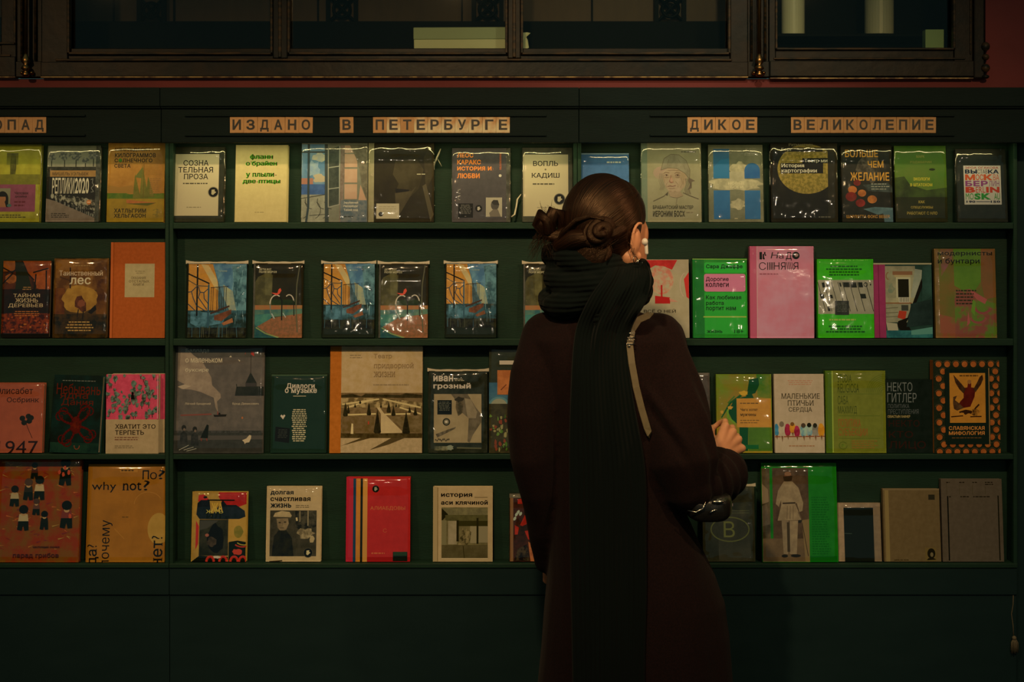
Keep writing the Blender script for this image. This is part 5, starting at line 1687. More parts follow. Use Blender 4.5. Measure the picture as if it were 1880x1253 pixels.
def d(a):
    a.k = K14
    a.grad(270, 298, 780, 1010, '#6a5a22', '#86641f', '#5c6a22', 10, 6)
    a.poly([(640, 300), (775, 300), (775, 520), (650, 500)], '#2f5a20', '#5a6222', 18, 5)
    a.rect(560, 780, 775, 990, '#44601f', '#3a541e', 20, 4)
    a.poly([(575, 350), (660, 330), (665, 400), (630, 470), (600, 480), (615, 515), (450, 520), (545, 500), (560, 440)], '#143a20')
    a.line([(500, 490), (400, 560), (345, 650), (320, 690)], 22, '#1c4420', w1=10); a.poly([(430, 540), (470, 520), (480, 760), (420, 720), (380, 640)], '#143a20')
    a.line([(440, 500), (380, 560)], 14, '#3f5a20'); a.poly([(480, 770), (560, 780), (555, 990), (480, 990)], '#153c20')
    a.rect(520, 935, 652, 972, '#1a4c24'); a.blob(400, 600, 22, 16, '#a8782c'); a.blob(325, 640, 16, 14, '#a8782c'); a.blob(520, 470, 40, 22, '#a87c24')
    a.line([(375, 620), (380, 690), (440, 740)], 16, '#5c7a24')
    a.rect(458, 518, 770, 778, '#a0702c', '#98682a', 60, 3)
    a.text(492, 607, 648, 632, 'Чего хотят', '#201a10', .03); a.text(492, 655, 632, 685, 'мужчины', '#201a10', .03)
    a.small(490, 552, 665, 572, 1, '#5a4222', 10); a.small(490, 705, 700, 748, 2, '#5a4222', 7)
book((1315.5, 690.5, 1417, 833.5), 3, 'green and gold book with a tan title panel, behind the raised hand', d, base='#5c6a22', wrap=1.2, finish='gloss')


def d(a):
    a.k = K14
    a.rect(800, 290, 1255, 1005, '#8f7c5c', '#867454', 50, 3)
    a.small(920, 345, 1160, 395, 3, '#8a5c40', 6, True)
    for y, x0, x1, s_ in ((468, 865, 1215, 'МАЛЕНЬКИЕ'), (530, 920, 1160, 'ПТИЧЬИ'), (592, 930, 1145, 'СЕРДЦА')): a.text(x0, y, x1, y + 48, s_, '#332c1e', .0, True)
    a.line([(805, 858), (1250, 853)], 9, '#6a3420')
    for x, y, w_, h_, c, c2, hd in ((818, 800, 22, 55, '#2c5a66', '#3c6c74', None), (866, 795, 34, 70, '#7c6c50', '#8f8060', '#5a4c38'), (918, 800, 30, 55, '#7c2430', '#641c26', None), (962, 780, 28, 50, '#a86c24', '#8a5420', '#5a3c20'), (1002, 812, 28, 50, '#842838', '#641c26', None), (1062, 800, 34, 60, '#2c5c68', '#78886c', '#3c3024'), (1115, 795, 32, 58, '#2f6470', '#7c8468', '#1c1c18'), (1168, 800, 30, 60, '#746a54', '#5a5444', '#24241c'), (1222, 800, 32, 58, '#a86c20', '#96601e', None)):
        a.ell(x, y, w_ * .95, h_, c, c2, 40, 5); a.ell(x - 2, y - h_ * .72, w_ * .62, h_ * .36, hd or c)
        a.poly([(x - 8, y + h_ * .8), (x + 10, y + h_ * .8), (x + 4, y + h_ * 1.6)], '#5a3c24')
    a.small(920, 930, 1165, 948, 1, '#7c5838', 9, True)
book((1422, 689, 1513, 832.5), 3, 'pale book with a row of small coloured birds on a wire', d, base='#8f7c5c', finish='matte')


def d(a):
    a.k = K15
    a.rect(75, 252, 630, 1000, '#646420', '#5b5c1c', 60, 3)
    a.rect(75, 252, 135, 1000, '#44561a'); a.line([(142, 260), (142, 990)], 10, '#7f8a30')
    for y, h_, x1, s_ in ((288, 75, 318, 'STUDIA'), (372, 82, 385, 'RELIGIOSA'), (482, 78, 285, 'САБА'), (575, 80, 362, 'МАХМУД')): a.text(190, y, x1, y + h_, s_, '#363c12', .0)
    for r in range(40, 175, 16): a.arc(620, 460, r, r * 1.02, 182, 272, 4, '#4c5618')
    for y in (465, 662, 865): a.line([(195, y), (570, y)], 4, '#4c5618')
    a.text(192, 690, 395, 765, 'ПОЛИТИКА', '#7c4a1c', .02); a.text(192, 775, 455, 855, 'СУБЪЕКЦИИ', '#7c4a1c', .02)
    a.arc(232, 930, 36, 32, 0, 330, 6, '#4c5618'); a.ell(232, 930, 18, 16, '#4c5618', '#66701f', 60, 5); a.small(310, 880, 560, 960, 4, '#74561c', 12)
book((1516, 681.5, 1626, 831.5), 3, 'lime green book with condensed dark lettering and brown title lines', d, base='#66701f', spine='#44561a', wrap=.9, finish='satin', t=.024)


def d(a):
    a.k = K15
    a.rect(615, 313, 1055, 1000, '#171c18', '#1b201b', 50, 3)
    a.text(640, 358, 868, 440, 'НЕКТО', '#57584a', .0); a.text(640, 455, 905, 540, 'ГИТЛЕР', '#57584a', .0)
    a.text(645, 555, 838, 592, 'ПОЛИТИКА', '#44463c', .0); a.text(645, 602, 922, 645, 'ПРЕСТУПЛЕНИЯ', '#44463c', .0)
    a.text(640, 655, 845, 680, 'СЕБАСТЬЯН ХАФНЕР', '#8a7440', .02)
    for y, h_, x1, s_ in ((700, 60, 930, 'НЕКТО'), (800, 60, 870, 'КТО'), (890, 80, 985, 'ЛИЦО')): a.text(650, y, x1, y + h_, s_, '#291c18', .01)
book((1625.5, 697, 1712, 831.5), 3, 'black book with grey condensed capitals between the lime and patterned books', d, base='#171c18', finish='matte', t=.026, inset=.005, front=.018)


def d(a):
    a.k = K15
    a.rect(1045, 160, 1690, 1020, '#1c2018', '#22261c', 60, 3)
    cs = '#8a4c22'
    k = 0
    for j, y in enumerate(range(205, 1015, 66)):
        for i in range(8):
            x = 1106 + i * 80 + (40 if j % 2 else 0)
            if 1150 < x < 1580 and 250 < y < 930: continue
            a.ell(x, y, 27, 27, cs, '#7a3c1c', 50, 4, n=14); a.arc(x, y, 36, 34, 200, 340, 5, '#4a3a24', 8)
    a.rect(1160, 246, 1572, 930, '#1a201a'); a.rect(1560, 240, 1568, 930, '#7a5a30')
    a.rect(1202, 285, 1530, 735, '#9a6424', '#8f5c22', 40, 3)
    dk = '#2c1c14'
    a.poly([(1330, 420), (1365, 415), (1370, 380), (1368, 352), (1400, 350), (1402, 385), (1400, 415), (1440, 420), (1430, 500), (1390, 590), (1330, 600), (1270, 590), (1300, 540), (1330, 510)], '#4c1c18', '#3c1814', 40, 4)
    a.poly([(1238, 300), (1265, 330), (1310, 380), (1350, 430), (1330, 470), (1290, 430), (1255, 370)], dk, '#3c2a1c', 60, 4); a.poly([(1505, 300), (1480, 320), (1450, 380), (1420, 430), (1440, 460), (1490, 390), (1512, 340)], dk, '#3c2a1c', 60, 4)
    a.poly([(1290, 560), (1250, 530), (1270, 490), (1235, 500), (1232, 560), (1240, 610), (1270, 625), (1330, 600)], dk, '#4a3420', 60, 4)
    a.line([(1290, 640), (1340, 625), (1400, 650), (1440, 600), (1470, 570)], 14, dk); a.blob(1360, 640, 50, 18, dk, None, .4); a.blob(1440, 640, 44, 30, dk, '#8f5c22', .4); a.line([(1215, 680), (1320, 672)], 10, dk); a.line([(1390, 680), (1490, 678)], 10, dk)
    a.small(1290, 300, 1470, 318, 1, '#4a3018', 12, True); a.ell(1384, 365, 18, 20, '#7a5028')
    a.text(1190, 765, 1518, 800, 'СЛАВЯНСКАЯ', '#a8642c', .035); a.text(1190, 810, 1518, 846, 'МИФОЛОГИЯ', '#a8642c', .035); a.small(1215, 862, 1490, 880, 1, '#5a3c20', 7, True)
book((1713.5, 664, 1836, 834), 3, 'black and orange patterned book with a winged creature in a golden frame', d, base='#1c2018', spine='#7a441e', finish='satin', t=.028, yaw=.03)


# ---- bottom shelf
def d(a):
    a.k = K16
    a.rect(-100, 90, 805, 1145, '#6a2816', '#5e3a18', 26, 6)
    rg = a.rng
    for i in range(80):
        x, y = rg.uniform(-20, 800), rg.uniform(100, 1000)
        a.line([(x, y), (x + rg.uniform(20, 70), y + rg.uniform(-25, 25))], rg.uniform(6, 14), rg.choice(['#8a5420', '#64201a', '#8f4a22', '#5a2222', '#80602a']), w1=2)
    for x, y, q, hat, body in ((335, 175, 30, '#191a15', '#3c2018'), (645, 150, 50, '#151812', '#171a14'), (390, 320, 44, '#17180f', '#8f7a50'), (280, 340, 40, '#3c2c20', '#24221a'), (145, 410, 38, '#1a1913', '#86744c'), (240, 610, 46, '#151712', '#8c7a50'), (450, 655, 34, '#16170f', '#181a14'), (670, 570, 50, '#151712', '#5a2a22'), (365, 530, 30, '#3a2a20', '#4a3024')):
        a.poly([(x - q * .9, y + q * 1.0), (x + q * .9, y + q), (x + q * 1.15, y + q * 2.6), (x - q * 1.15, y + q * 2.6)], body)
        a.ell(x, y + q * .95, q * .55, q * .45, '#8a6a40'); a.ell(x, y, q, q * .95, hat)
        a.poly([(x - q * 1.1, y + q * 2.5), (x + q * 1.1, y + q * 2.5), (x + q * 1.2, y + q * 4.4), (x + q * .3, y + q * 4.5), (x, y + q * 3.4), (x - q * .3, y + q * 4.5), (x - q * 1.3, y + q * 4.3)], '#16190f')
    for p_ in ((640, 200), (585, 245), (625, 265), (680, 245), (705, 675)): a.blob(p_[0], p_[1], 14, 22, '#8f3a24')
    a.text(345, 970, 610, 990, 'настоящая сказка', '#2a1810', .04); a.text(148, 1035, 605, 1092, 'парад грибов', '#3c1a14', .035)
    a.rect(800, 95, 810, 1140, '#5a2418')
book((-6, 847, 147.5, 1037), 4, 'big reddish picture book of small dark-hatted figures', d, base='#5a2418', finish='satin', t=.016, wrap=.4, front=.004)


def d(a):
    a.k = K16
    a.rect(865, 160, 1660, 1145, '#80521c', '#744a1a', 16, 4)
    a.ell(1590, 800, 110, 155, '#8f6c2e', '#866428', 30, 3); a.rect(868, 165, 890, 1140, '#6e4518')
    a.text(1415, 225, 1480, 315, 'п', '#17150d', .0); a.text(1490, 245, 1560, 315, 'о', '#17150d', .0); a.text(1575, 222, 1640, 315, '?', '#17150d', .0)
    a.text(910, 340, 1155, 445, 'why', '#17150d', .0); a.text(1215, 340, 1408, 425, 'not', '#17150d', .0, True); a.text(1428, 325, 1490, 425, '?', '#17150d', .0)
    a.text(1030, 715, 1130, 1165, 'почему', '#17150d', .0, rot=90); a.text(885, 955, 1000, 1160, 'да?', '#17150d', .0, True, rot=90); a.text(1525, 870, 1635, 1175, 'нет?', '#17150d', .0, True, rot=90)
    a.rect(1190, 205, 1365, 245, '#8a5c22'); a.small(1200, 215, 1325, 240, 1, '#3a2a12', 14); a.small(1222, 678, 1305, 694, 1, '#4a3416', 8)
    a.arc(1480, 560, 140, 120, 180, 330, 4, '#8f6226'); a.line([(1150, 800), (1250, 900)], 4, '#8f6226')
book((160, 860.5, 304, 1037), 4, 'ochre book reading why not in large black letters', d, base='#744a1a', finish='satin', t=.018, wrap=.4, front=.004)


def d(a):
    a.k = K17
    a.rect(238, 338, 815, 1065, '#8a6a2c', '#7a5c28', 40, 3)
    a.poly([(515, 350), (808, 350), (808, 470), (700, 510), (560, 470), (515, 400)], '#8a2420', '#781e1c', 40, 4); a.poly([(305, 380), (360, 370), (420, 430), (330, 470), (300, 440)], '#8a2420')
    a.line([(400, 430), (680, 432)], 14, '#16170f'); a.blob(375, 400, 22, 12, '#16170f')
    a.poly([(295, 460), (330, 430), (420, 430), (440, 600), (560, 430), (600, 480), (700, 480), (790, 540), (800, 600), (720, 630), (320, 625), (285, 580)], '#161a1a', '#1e2224', 40, 3)
    a.text(440, 460, 560, 550, 'ЖА', '#9a7a30', .05); a.text(385, 530, 565, 565, 'ЖТЬ', '#b08c34', .0); a.text(390, 565, 545, 620, 'ИЛ', '#16190f', .05)
    a.rect(320, 630, 625, 1000, '#1c1c14', '#2c2a1e', 22, 5); a.poly([(325, 640), (520, 640), (400, 720), (325, 740)], '#37342a'); a.blob(490, 830, 90, 150, '#141510', None, .12, 20); a.blob(450, 860, 50, 50, '#3a3024', '#2a241c', .2); a.ell(402, 790, 20, 16, '#7a4634')
    a.poly([(283, 640), (315, 700), (310, 880), (283, 940)], '#8a2420'); a.poly([(245, 1060), (325, 1000), (625, 1010), (625, 1060)], '#16180f')
    a.rect(622, 625, 808, 870, '#8f6e30', '#866628', 40, 3); a.blob(728, 755, 50, 60, '#5c5420', '#6c5c24', .1)
    a.poly([(630, 860), (720, 845), (808, 860), (808, 1060), (630, 1060)], '#16190f'); a.arc(770, 850, 90, 60, 20, 140, 14, '#8a2c20'); a.arc(790, 830, 90, 60, 30, 140, 10, '#8a7a2c'); a.blob(720, 960, 50, 30, '#8f3022')
    for x in (440, 575, 690, 780): a.arc(x, 1060, 38, 50, 180, 360, 24, '#9a2c20'); 
    a.blob(510, 1015, 40, 14, '#a89c7c')
book((352, 910, 453, 1036), 4, 'colourful poster-like book of red, ochre and black shapes', d, base='#8a6a2c', wrap=1.0, finish='gloss')


def d(a):
    a.k = K17
    a.rect(1015, 283, 1595, 1065, '#937c52', '#8a744c', 60, 3)
    for y, h_, x1, s_ in ((335, 45, 1300, 'долгая'), (400, 40, 1478, 'счастливая'), (462, 46, 1278, 'жизнь')): a.text(1058, y, x1, y + h_, s_, '#17150d', .05)
    a.small(1325, 475, 1480, 512, 2, '#54462c', 8)
    a.rect(1058, 535, 1545, 1005, '#2a261a', '#363022', 40, 5)
    a.poly([(1320, 540), (1545, 540), (1545, 700), (1400, 760), (1320, 700)], '#1c1a12', '#3c3626', 50, 6)
    a.poly([(1090, 600), (1110, 560), (1180, 540), (1260, 550), (1285, 590), (1270, 610), (1130, 605)], '#8f7a50', '#7c6a46', 40, 4); a.poly([(1090, 600), (1270, 605), (1255, 625), (1130, 622)], '#3a3222')
    a.poly([(1125, 620), (1245, 615), (1255, 670), (1230, 730), (1180, 755), (1140, 715)], '#705e3e', '#5c4c32', 40, 4); a.ell(1160, 660, 14, 7, '#2c261a'); a.ell(1215, 655, 14, 7, '#2c261a'); a.line([(1190, 660), (1185, 695)], 6, '#54462e'); a.line([(1165, 715), (1205, 715)], 6, '#3a3020')
    a.poly([(1080, 1005), (1100, 800), (1150, 740), (1230, 740), (1290, 820), (1310, 1005)], '#17160f', '#211f16', 40, 4)
    a.line([(1335, 610), (1340, 640)], 18, '#9a8658'); a.line([(1370, 545), (1370, 650)], 10, '#6a5c3e'); a.line([(1455, 540), (1455, 690)], 13, '#6c5e40'); a.blob(1440, 770, 80, 55, '#7c6c48', '#54482f', .3, 14, 70, 6); a.blob(1500, 830, 30, 40, '#86744c', None, .3)
    disc_mark(a, 1460, 968, 44, '#12130d', '#a08c5c', '#3a3424'); a.line([(1060, 1060), (1190, 1050)], 12, '#2a241a')
book((489, 900, 589.5, 1036), 4, 'tan book with a black and white photograph of a man in a flat cap', d, base='#937c52', wrap=.9, finish='gloss')


def d(a):
    a.k = K18
    a.rect(115, 148, 680, 878, '#8f231f', '#86201d', 50, 3)
    a.rect(180, 165, 203, 872, '#15303c'); a.rect(205, 165, 242, 872, '#9a6222', '#905a20', 40, 3); a.rect(242, 165, 264, 872, '#171912'); a.rect(262, 165, 302, 872, '#9c6a2e'); a.rect(120, 150, 178, 872, '#8a2028')
    disc_mark(a, 373, 254, 30, '#15180f', '#6f7054')
    a.text(328, 402, 628, 438, 'АЛИАБДОВЫ', '#a8562c', .0); a.arc(456, 608, 15, 15, 30, 330, 4, '#a04a2a'); a.small(340, 785, 480, 815, 1, '#a04a2a', 12)
    a.rect(302, 832, 672, 872, '#7a1a1a'); a.rect(525, 788, 650, 868, '#15190f'); a.rect(530, 788, 645, 822, '#22301f')
book((635.5, 882, 753, 1035.5), 4, 'red book with blue, orange and black vertical stripes by its spine', d, base='#8f231f', spine='#8a2028', wrap=.6, finish='satin')


def d(a):
    a.k = K18
    a.rect(862, 220, 1390, 878, '#8a744c', '#826c46', 50, 3)
    a.rect(862, 220, 905, 878, '#7c6842'); a.line([(910, 240), (910, 870)], 6, '#584828')
    a.text(938, 290, 1208, 330, 'история', '#17160e', .05); a.rect(1228, 322, 1340, 328, '#5a4a2e'); a.text(938, 348, 1342, 388, 'аси клячиной', '#17160e', .05)
    a.rect(943, 410, 1342, 842, '#4a4228', '#5a5030', 30, 5)
    a.rect(943, 415, 1342, 475, '#5c5434', '#4a442c', 50, 4); a.poly([(943, 415), (1000, 470), (943, 530)], '#1e1d14')
    a.rect(975, 475, 1342, 525, '#38341f', '#454024', 50, 4); a.rect(1000, 525, 1075, 725, '#77694a', '#6a5e40', 40, 4); a.rect(1075, 525, 1342, 570, '#2a2717')
    a.rect(1190, 570, 1248, 715, '#6c6040'); a.rect(1262, 570, 1342, 710, '#675c3e'); a.rect(943, 520, 985, 730, '#5a5234'); a.rect(1245, 500, 1262, 720, '#211f14'); a.rect(1072, 520, 1092, 700, '#201e14')
    a.poly([(1085, 730), (1110, 640), (1125, 580), (1140, 620), (1160, 590), (1200, 620), (1190, 690), (1160, 735)], '#6a5c38', '#2f2a1a', 60, 6)
    a.rect(943, 730, 1342, 842, '#443c25', '#3a331f', 40, 4); a.line([(1130, 740), (1140, 840)], 8, '#2c2718')
    a.rect(943, 842, 1342, 848, '#9a845a')
book((795, 899.5, 904.5, 1035.5), 4, 'tan book with a brown picture of a timber room', d, base='#8a744c', spine='#7c6842', finish='matte', t=.024, inset=.002)


def d(a):
    a.k = K18
    a.rect(1528, 292, 2100, 870, '#221a12', '#3a2018', 30, 5)
    a.rect(1535, 300, 1562, 865, '#6a4a2c'); a.rect(1528, 292, 2100, 330, '#544c36')
    for p_ in ([(1620, 560), (1665, 470), (1700, 540), (1640, 570)], [(1660, 610), (1720, 600), (1740, 700), (1690, 680)], [(1575, 560), (1610, 580), (1600, 640), (1575, 640)], [(1600, 340), (1640, 335), (1650, 380), (1600, 380)], [(1750, 560), (1830, 600), (1800, 660)]): a.poly(p_, '#8f2a1c', '#7a2018', 40, 4)
    a.poly([(1690, 700), (1750, 730), (1780, 865), (1710, 865)], '#94562e', '#7c4424', 60, 5)
    for p_ in ((1605, 450), (1590, 470), (1625, 465), (1575, 505)): a.ell(p_[0], p_[1], 11, 18, '#86906c', rot=30)
    a.poly([(1570, 860), (1600, 760), (1680, 720), (1700, 860)], '#3c3020', '#1a160e', 60, 7)
book((935.5, 912.5, 1040, 1034.5), 4, 'dark book with broken red shapes, cut by the hanging sleeve', d, base='#221a12', spine='#54382a', wrap=1.3, finish='gloss')


def d(a):
    a.k = K19
    a.rect(240, 360, 800, 1105, '#2a2719', '#3a3624', 10, 5)
    a.poly([(430, 560), (600, 600), (720, 620), (760, 1100), (430, 1100)], '#403a28', '#332f20', 12, 5)
    a.ell(490, 500, 18, 18, '#8a7a5c'); a.ell(490, 500, 9, 9, '#3a3020')
    a.text(400, 535, 578, 572, 'дворы', '#94705c', .02)
    for y in (610, 632): a.line([(400, y), (740, y - 4)], 4, '#5c5a34')
    a.arc(545, 790, 190, 118, 0, 360, 12, '#5f5c2c', 30)
    a.text(482, 712, 592, 868, 'В', '#6a6630', .0)
book((1290, 896.5, 1385.5, 1033), 4, 'dark olive wrapped book with a letter inside an oval, under the elbow', d, base='#2a2719', wrap=2.0, finish='gloss', seam=True)


def d(a):
    a.k = K19
    a.rect(862, 132, 1625, 1112, '#1d5e19', '#195416', 30, 3)
    a.rect(868, 190, 948, 1108, '#3a2f1e', '#52432c', 22, 5); a.rect(975, 187, 1335, 1108, '#382a1c', '#4a3826', 22, 5)
    a.rect(868, 880, 1335, 1108, '#57442c', '#4a3a26', 30, 4); a.poly([(868, 340), (930, 400), (935, 520), (880, 540), (868, 540)], '#6a563a'); a.poly([(868, 560), (915, 540), (945, 740), (868, 760)], '#64523a', '#54442e', 40, 4)
    a.poly([(1265, 700), (1335, 690), (1335, 1108), (1290, 1108)], '#64502f')
    a.ell(1132, 270, 36, 36, '#5c3a28'); a.poly([(1085, 270), (1178, 262), (1170, 310), (1120, 325), (1090, 310)], '#2a2016'); a.ell(1132, 244, 34, 20, '#6a4a30')
    a.poly([(1090, 320), (1175, 320), (1235, 380), (1280, 530), (1270, 610), (1240, 620), (1215, 530), (1200, 540), (1265, 700), (1020, 705), (1060, 550), (1060, 500), (1035, 570), (1005, 540), (1030, 410)], '#7a6646', '#6a583c', 34, 5)
    a.line([(1075, 535), (1200, 530)], 14, '#2c2218'); a.poly([(1225, 700), (1268, 695), (1250, 730), (1215, 725)], '#24201a')
    a.poly([(1060, 705), (1130, 705), (1120, 1030), (1075, 1030)], '#766244', '#64533a', 40, 4); a.poly([(1140, 705), (1225, 705), (1205, 1035), (1135, 1030)], '#7a6646', '#68563c', 40, 4); a.rect(1112, 720, 1140, 1010, '#352a1c')
    a.ell(1085, 1050, 32, 15, '#1e1a14'); a.ell(1195, 1048, 50, 15, '#1e1a14'); a.line([(1265, 730), (1320, 1050)], 6, '#2c2218'); a.line([(1225, 620), (1262, 700)], 5, '#3c3020')
    for x in (1120, 1150, 1180): a.line([(x, 560), (x - 6, 690)], 5, '#54442e')
    a.small(1362, 465, 1550, 1040, 24, '#124c14', 12)
    a.rect(1338, 1050, 1608, 1110, '#144c16')
book((1399, 855, 1537, 1034), 4, 'tall bright green book with a sepia photograph of a standing peasant', d, base='#1d5e19', wrap=1.2, finish='gloss', t=.018, front=.004)


def d(a):
    a.k = K20
    a.rect(185, 485, 582, 1012, '#17190f')
    a.rect(188, 488, 580, 533, '#7c6446', '#6c583e', 60, 4); a.rect(188, 488, 246, 1012, '#846a4a', '#766042', 60, 4); a.rect(515, 525, 580, 1012, '#6e5a3e', '#64523a', 60, 4)
    a.line([(246, 762), (315, 764)], 4, '#3a4434')
book((1538, 929, 1617.5, 1034), 4, 'small black book with a broad beige border, beside the tall green book', d, base='#6e5a3e', wrap=.6, finish='satin')


def d(a):
    a.k = K20
    a.rect(600, 350, 1120, 1005, '#524229', '#4b3c25', 70, 3)
    a.rect(620, 365, 656, 1002, '#64522f'); a.rect(600, 350, 1120, 366, '#5a4a30')
    a.rect(1018, 405, 1076, 452, '#25221a'); a.rect(975, 878, 1075, 998, '#524224'); a.ell(1030, 930, 36, 46, '#1c1a13'); a.ell(1034, 940, 14, 20, '#55482e'); a.poly([(985, 990), (1075, 985), (1050, 970), (1005, 970)], '#1e1b14')
    a.text(692, 982, 822, 996, 'дела на зоне', '#2a2316', .04)
book((1622, 901, 1726, 1032.5), 4, 'plain kraft-brown book with a small dark square and a tiny portrait', d, base='#524229', finish='matte')


def d(a):
    a.k = K20
    a.rect(1130, 260, 1692, 1005, '#463b2c', '#403628', 70, 3)
    for x, y0 in ((1186, 300), (1300, 315), (1420, 315), (1535, 325)): a.line([(x, y0), (x, 402)], 3.5, '#37301f')
    for bx in ((1182, 288, 1220, 1), (1300, 288, 1365, 1), (1420, 288, 1475, 1), (1535, 288, 1605, 1), (1535, 306, 1635, 1), (1205, 416, 1230, 1), (1308, 416, 1392, 1), (1425, 416, 1600, 1)): a.small(bx[0], bx[1], bx[2], bx[1] + 12, 1, '#1f1b13', 9)
    a.rect(1186, 416, 1198, 992, '#181810'); a.rect(1645, 412, 1656, 990, '#1c1b13')
book((1729, 883, 1841, 1032.5), 4, 'grey-brown book ruled like a form with two long black lines', d, base='#463b2c', finish='matte')
# ---- PERSON -------------------------------------------------------------
from mathutils.bvhtree import BVHTree
YP = 3.27                              # distance of the person from the camera
def Q(px, py, dy=0.0): return P(px, py, YP + dy)
PX = YP / FPX

M['skin'] = mat('skin', (.74, .35, .19), .48, mottle=((.66, .30, .16), 30, 2, (1, 1, 1)))
M['coat'] = mat('oxblood_wool', (.0185, .0095, .0098), .95, spec=.05, mottle=((.0120, .0075, .0080), 260, 3, (1, 1, 1)), bump=(500, .25, (1, 1, 1)), sheen=.03)
M['sock'] = mat('black_trousers', (.012, .012, .013), .9)
M['boot'] = mat('black_leather', (.014, .013, .012), .32, bump=(160, .12, (1, 1, 1)))
M['leather'] = mat('black_bag_leather', (.013, .013, .012), .26, bump=(220, .15, (1, 1, 1)))
M['strap'] = mat('olive_beige_leather', (.19, .155, .085), .5, mottle=((.15, .12, .065), 60, 2, (1, 1, 1)))
M['steel'] = mat('steel', (.62, .58, .50), .22, metal=1.0)
M['bud'] = mat('white_plastic', (.80, .78, .72), .25)


def rib_mat():
    m = mat('dark_ribbed_knit', (.0045, .0080, .0078), .95, spec=.08, sheen=.03)
    nt = m.node_tree; b = nt.nodes['Principled BSDF']
    at = nt.nodes.new('ShaderNodeAttribute'); at.attribute_name = 'strand'
    sp = nt.nodes.new('ShaderNodeSeparateXYZ')
    nt.links.new(at.outputs['Vector'], sp.inputs[0])
    w = nt.nodes.new('ShaderNodeMath'); w.operation = 'SINE'
    k = nt.nodes.new('ShaderNodeMath'); k.operation = 'MULTIPLY'; k.inputs[1].default_value = 2 * PI / .0105
    nt.links.new(sp.outputs[0], k.inputs[0]); nt.links.new(k.outputs[0], w.inputs[0])
    bp = nt.nodes.new('ShaderNodeBump'); bp.inputs['Strength'].default_value = .5; bp.inputs['Distance'].default_value = .003
    nt.links.new(w.outputs[0], bp.inputs['Height']); nt.links.new(bp.outputs[0], b.inputs['Normal'])
    return m


def hair_mat():
    m = bpy.data.materials.new('dark_brown_hair'); m.use_nodes = True
    nt = m.node_tree; b = nt.nodes['Principled BSDF']
    b.inputs['Roughness'].default_value = .40
    b.inputs['Specular IOR Level'].default_value = .55
    b.inputs['Specular Tint'].default_value = (1.0, .66, .42, 1)
    at = nt.nodes.new('ShaderNodeAttribute'); at.attribute_name = 'strand'
    n = nt.nodes.new('ShaderNodeTexNoise'); n.inputs['Scale'].default_value = 1.0; n.inputs['Detail'].default_value = 6
    nt.links.new(at.outputs['Vector'], n.inputs['Vector'])
    r = nt.nodes.new('ShaderNodeMapRange'); r.inputs[1].default_value = .40; r.inputs[2].default_value = .68
    nt.links.new(n.outputs[0], r.inputs[0])
    mx = nt.nodes.new('ShaderNodeMix'); mx.data_type = 'RGBA'
    mx.inputs[6].default_value = (.0040, .0022, .0018, 1); mx.inputs[7].default_value = (.024, .0085, .0038, 1)
    nt.links.new(r.outputs[0], mx.inputs[0]); nt.links.new(mx.outputs[2], b.inputs['Base Color'])
    bp = nt.nodes.new('ShaderNodeBump'); bp.inputs['Strength'].default_value = .5; bp.inputs['Distance'].default_value = .004
    nt.links.new(n.outputs[0], bp.inputs['Height']); nt.links.new(bp.outputs[0], b.inputs['Normal'])
    return m


M['knit'] = rib_mat()
M['hair'] = hair_mat()


def strands(me, vecs):
    a = me.attributes.new('strand', 'FLOAT_VECTOR', 'POINT')
    a.data.foreach_set('vector', [c for v in vecs for c in v])


def rotz(a): return Matrix.Rotation(a, 3, 'Z')


# head frame: turned to the right, looking along the shelves
HA = math.radians(43)
HF = Vector((math.sin(HA), math.cos(HA), -.05)).normalized()
HR = Vector((math.cos(HA), -math.sin(HA), 0))
HU = HR.cross(HF).normalized()
HC = Q(1118, 432, .004)
HS = 1.14
HROT = Matrix((HR, HF, HU)).transposed()
def H(x, y, z): return HC + (HR * x + HF * y + HU * z) * HS


def hand(mb, wrist, k_index, k_little, curl, thumb_side, sc=1.0):
    """palm, four fingers of unequal length bent at three joints, and a thumb"""
    wrist, k_index, k_little = Vector(wrist), Vector(k_index), Vector(k_little)
    mid = (k_index + k_little) / 2
    F = (mid - wrist).normalized()
    A = (k_little - k_index); wid = A.length; A.normalize()
    N = F.cross(A).normalized()
    if N.y > 0: N = -N                       # back of the hand towards the camera side
    lens = (.072, .080, .075, .058)
    rad = (.0090, .0093, .0088, .0078)
    for i in range(4):
        kn = k_index + A * wid * i / 3.0 + N * (.003 * math.sin(PI * i / 3)) + F * (.006 if i in (1, 2) else 0)
        mb.capsule([wrist + A * (wid * (i - 1.5) * .16), (wrist + kn) / 2 + N * .002, kn], [.0165, .0145, .0112], 10)
        mb.ball(kn + N * .0025, (.0108, .0108, .0108), nu=12, nv=8)
        ang = 0; p = kn; pts = [p]
        d = (F + A * .06 * (i - 1.5)).normalized()
        for seg, frac in enumerate((.44, .32, .24)):
            ang += curl[seg] * (1 + .08 * (i - 1))
            v = d * math.cos(ang) - N * math.sin(ang)
            p = p + v * lens[i] * frac * sc
            pts.append(p)
        r = rad[i]
        mb.capsule(pts, [r, r * .96, r * .88, r * .72], 10)
    base = wrist + F * .022 - A * thumb_side * wid * .28 - N * .006
    t1 = base + (F * .66 - A * thumb_side * .34 - N * .66).normalized() * .040
    t2 = t1 + (F * .78 - A * thumb_side * .15 - N * .55).normalized() * .030
    t3 = t2 + (F * .80 + A * thumb_side * .10 - N * .55).normalized() * .022
    mb.capsule([base, t1, t2, t3], [.0150, .0115, .0100, .0078], 10)


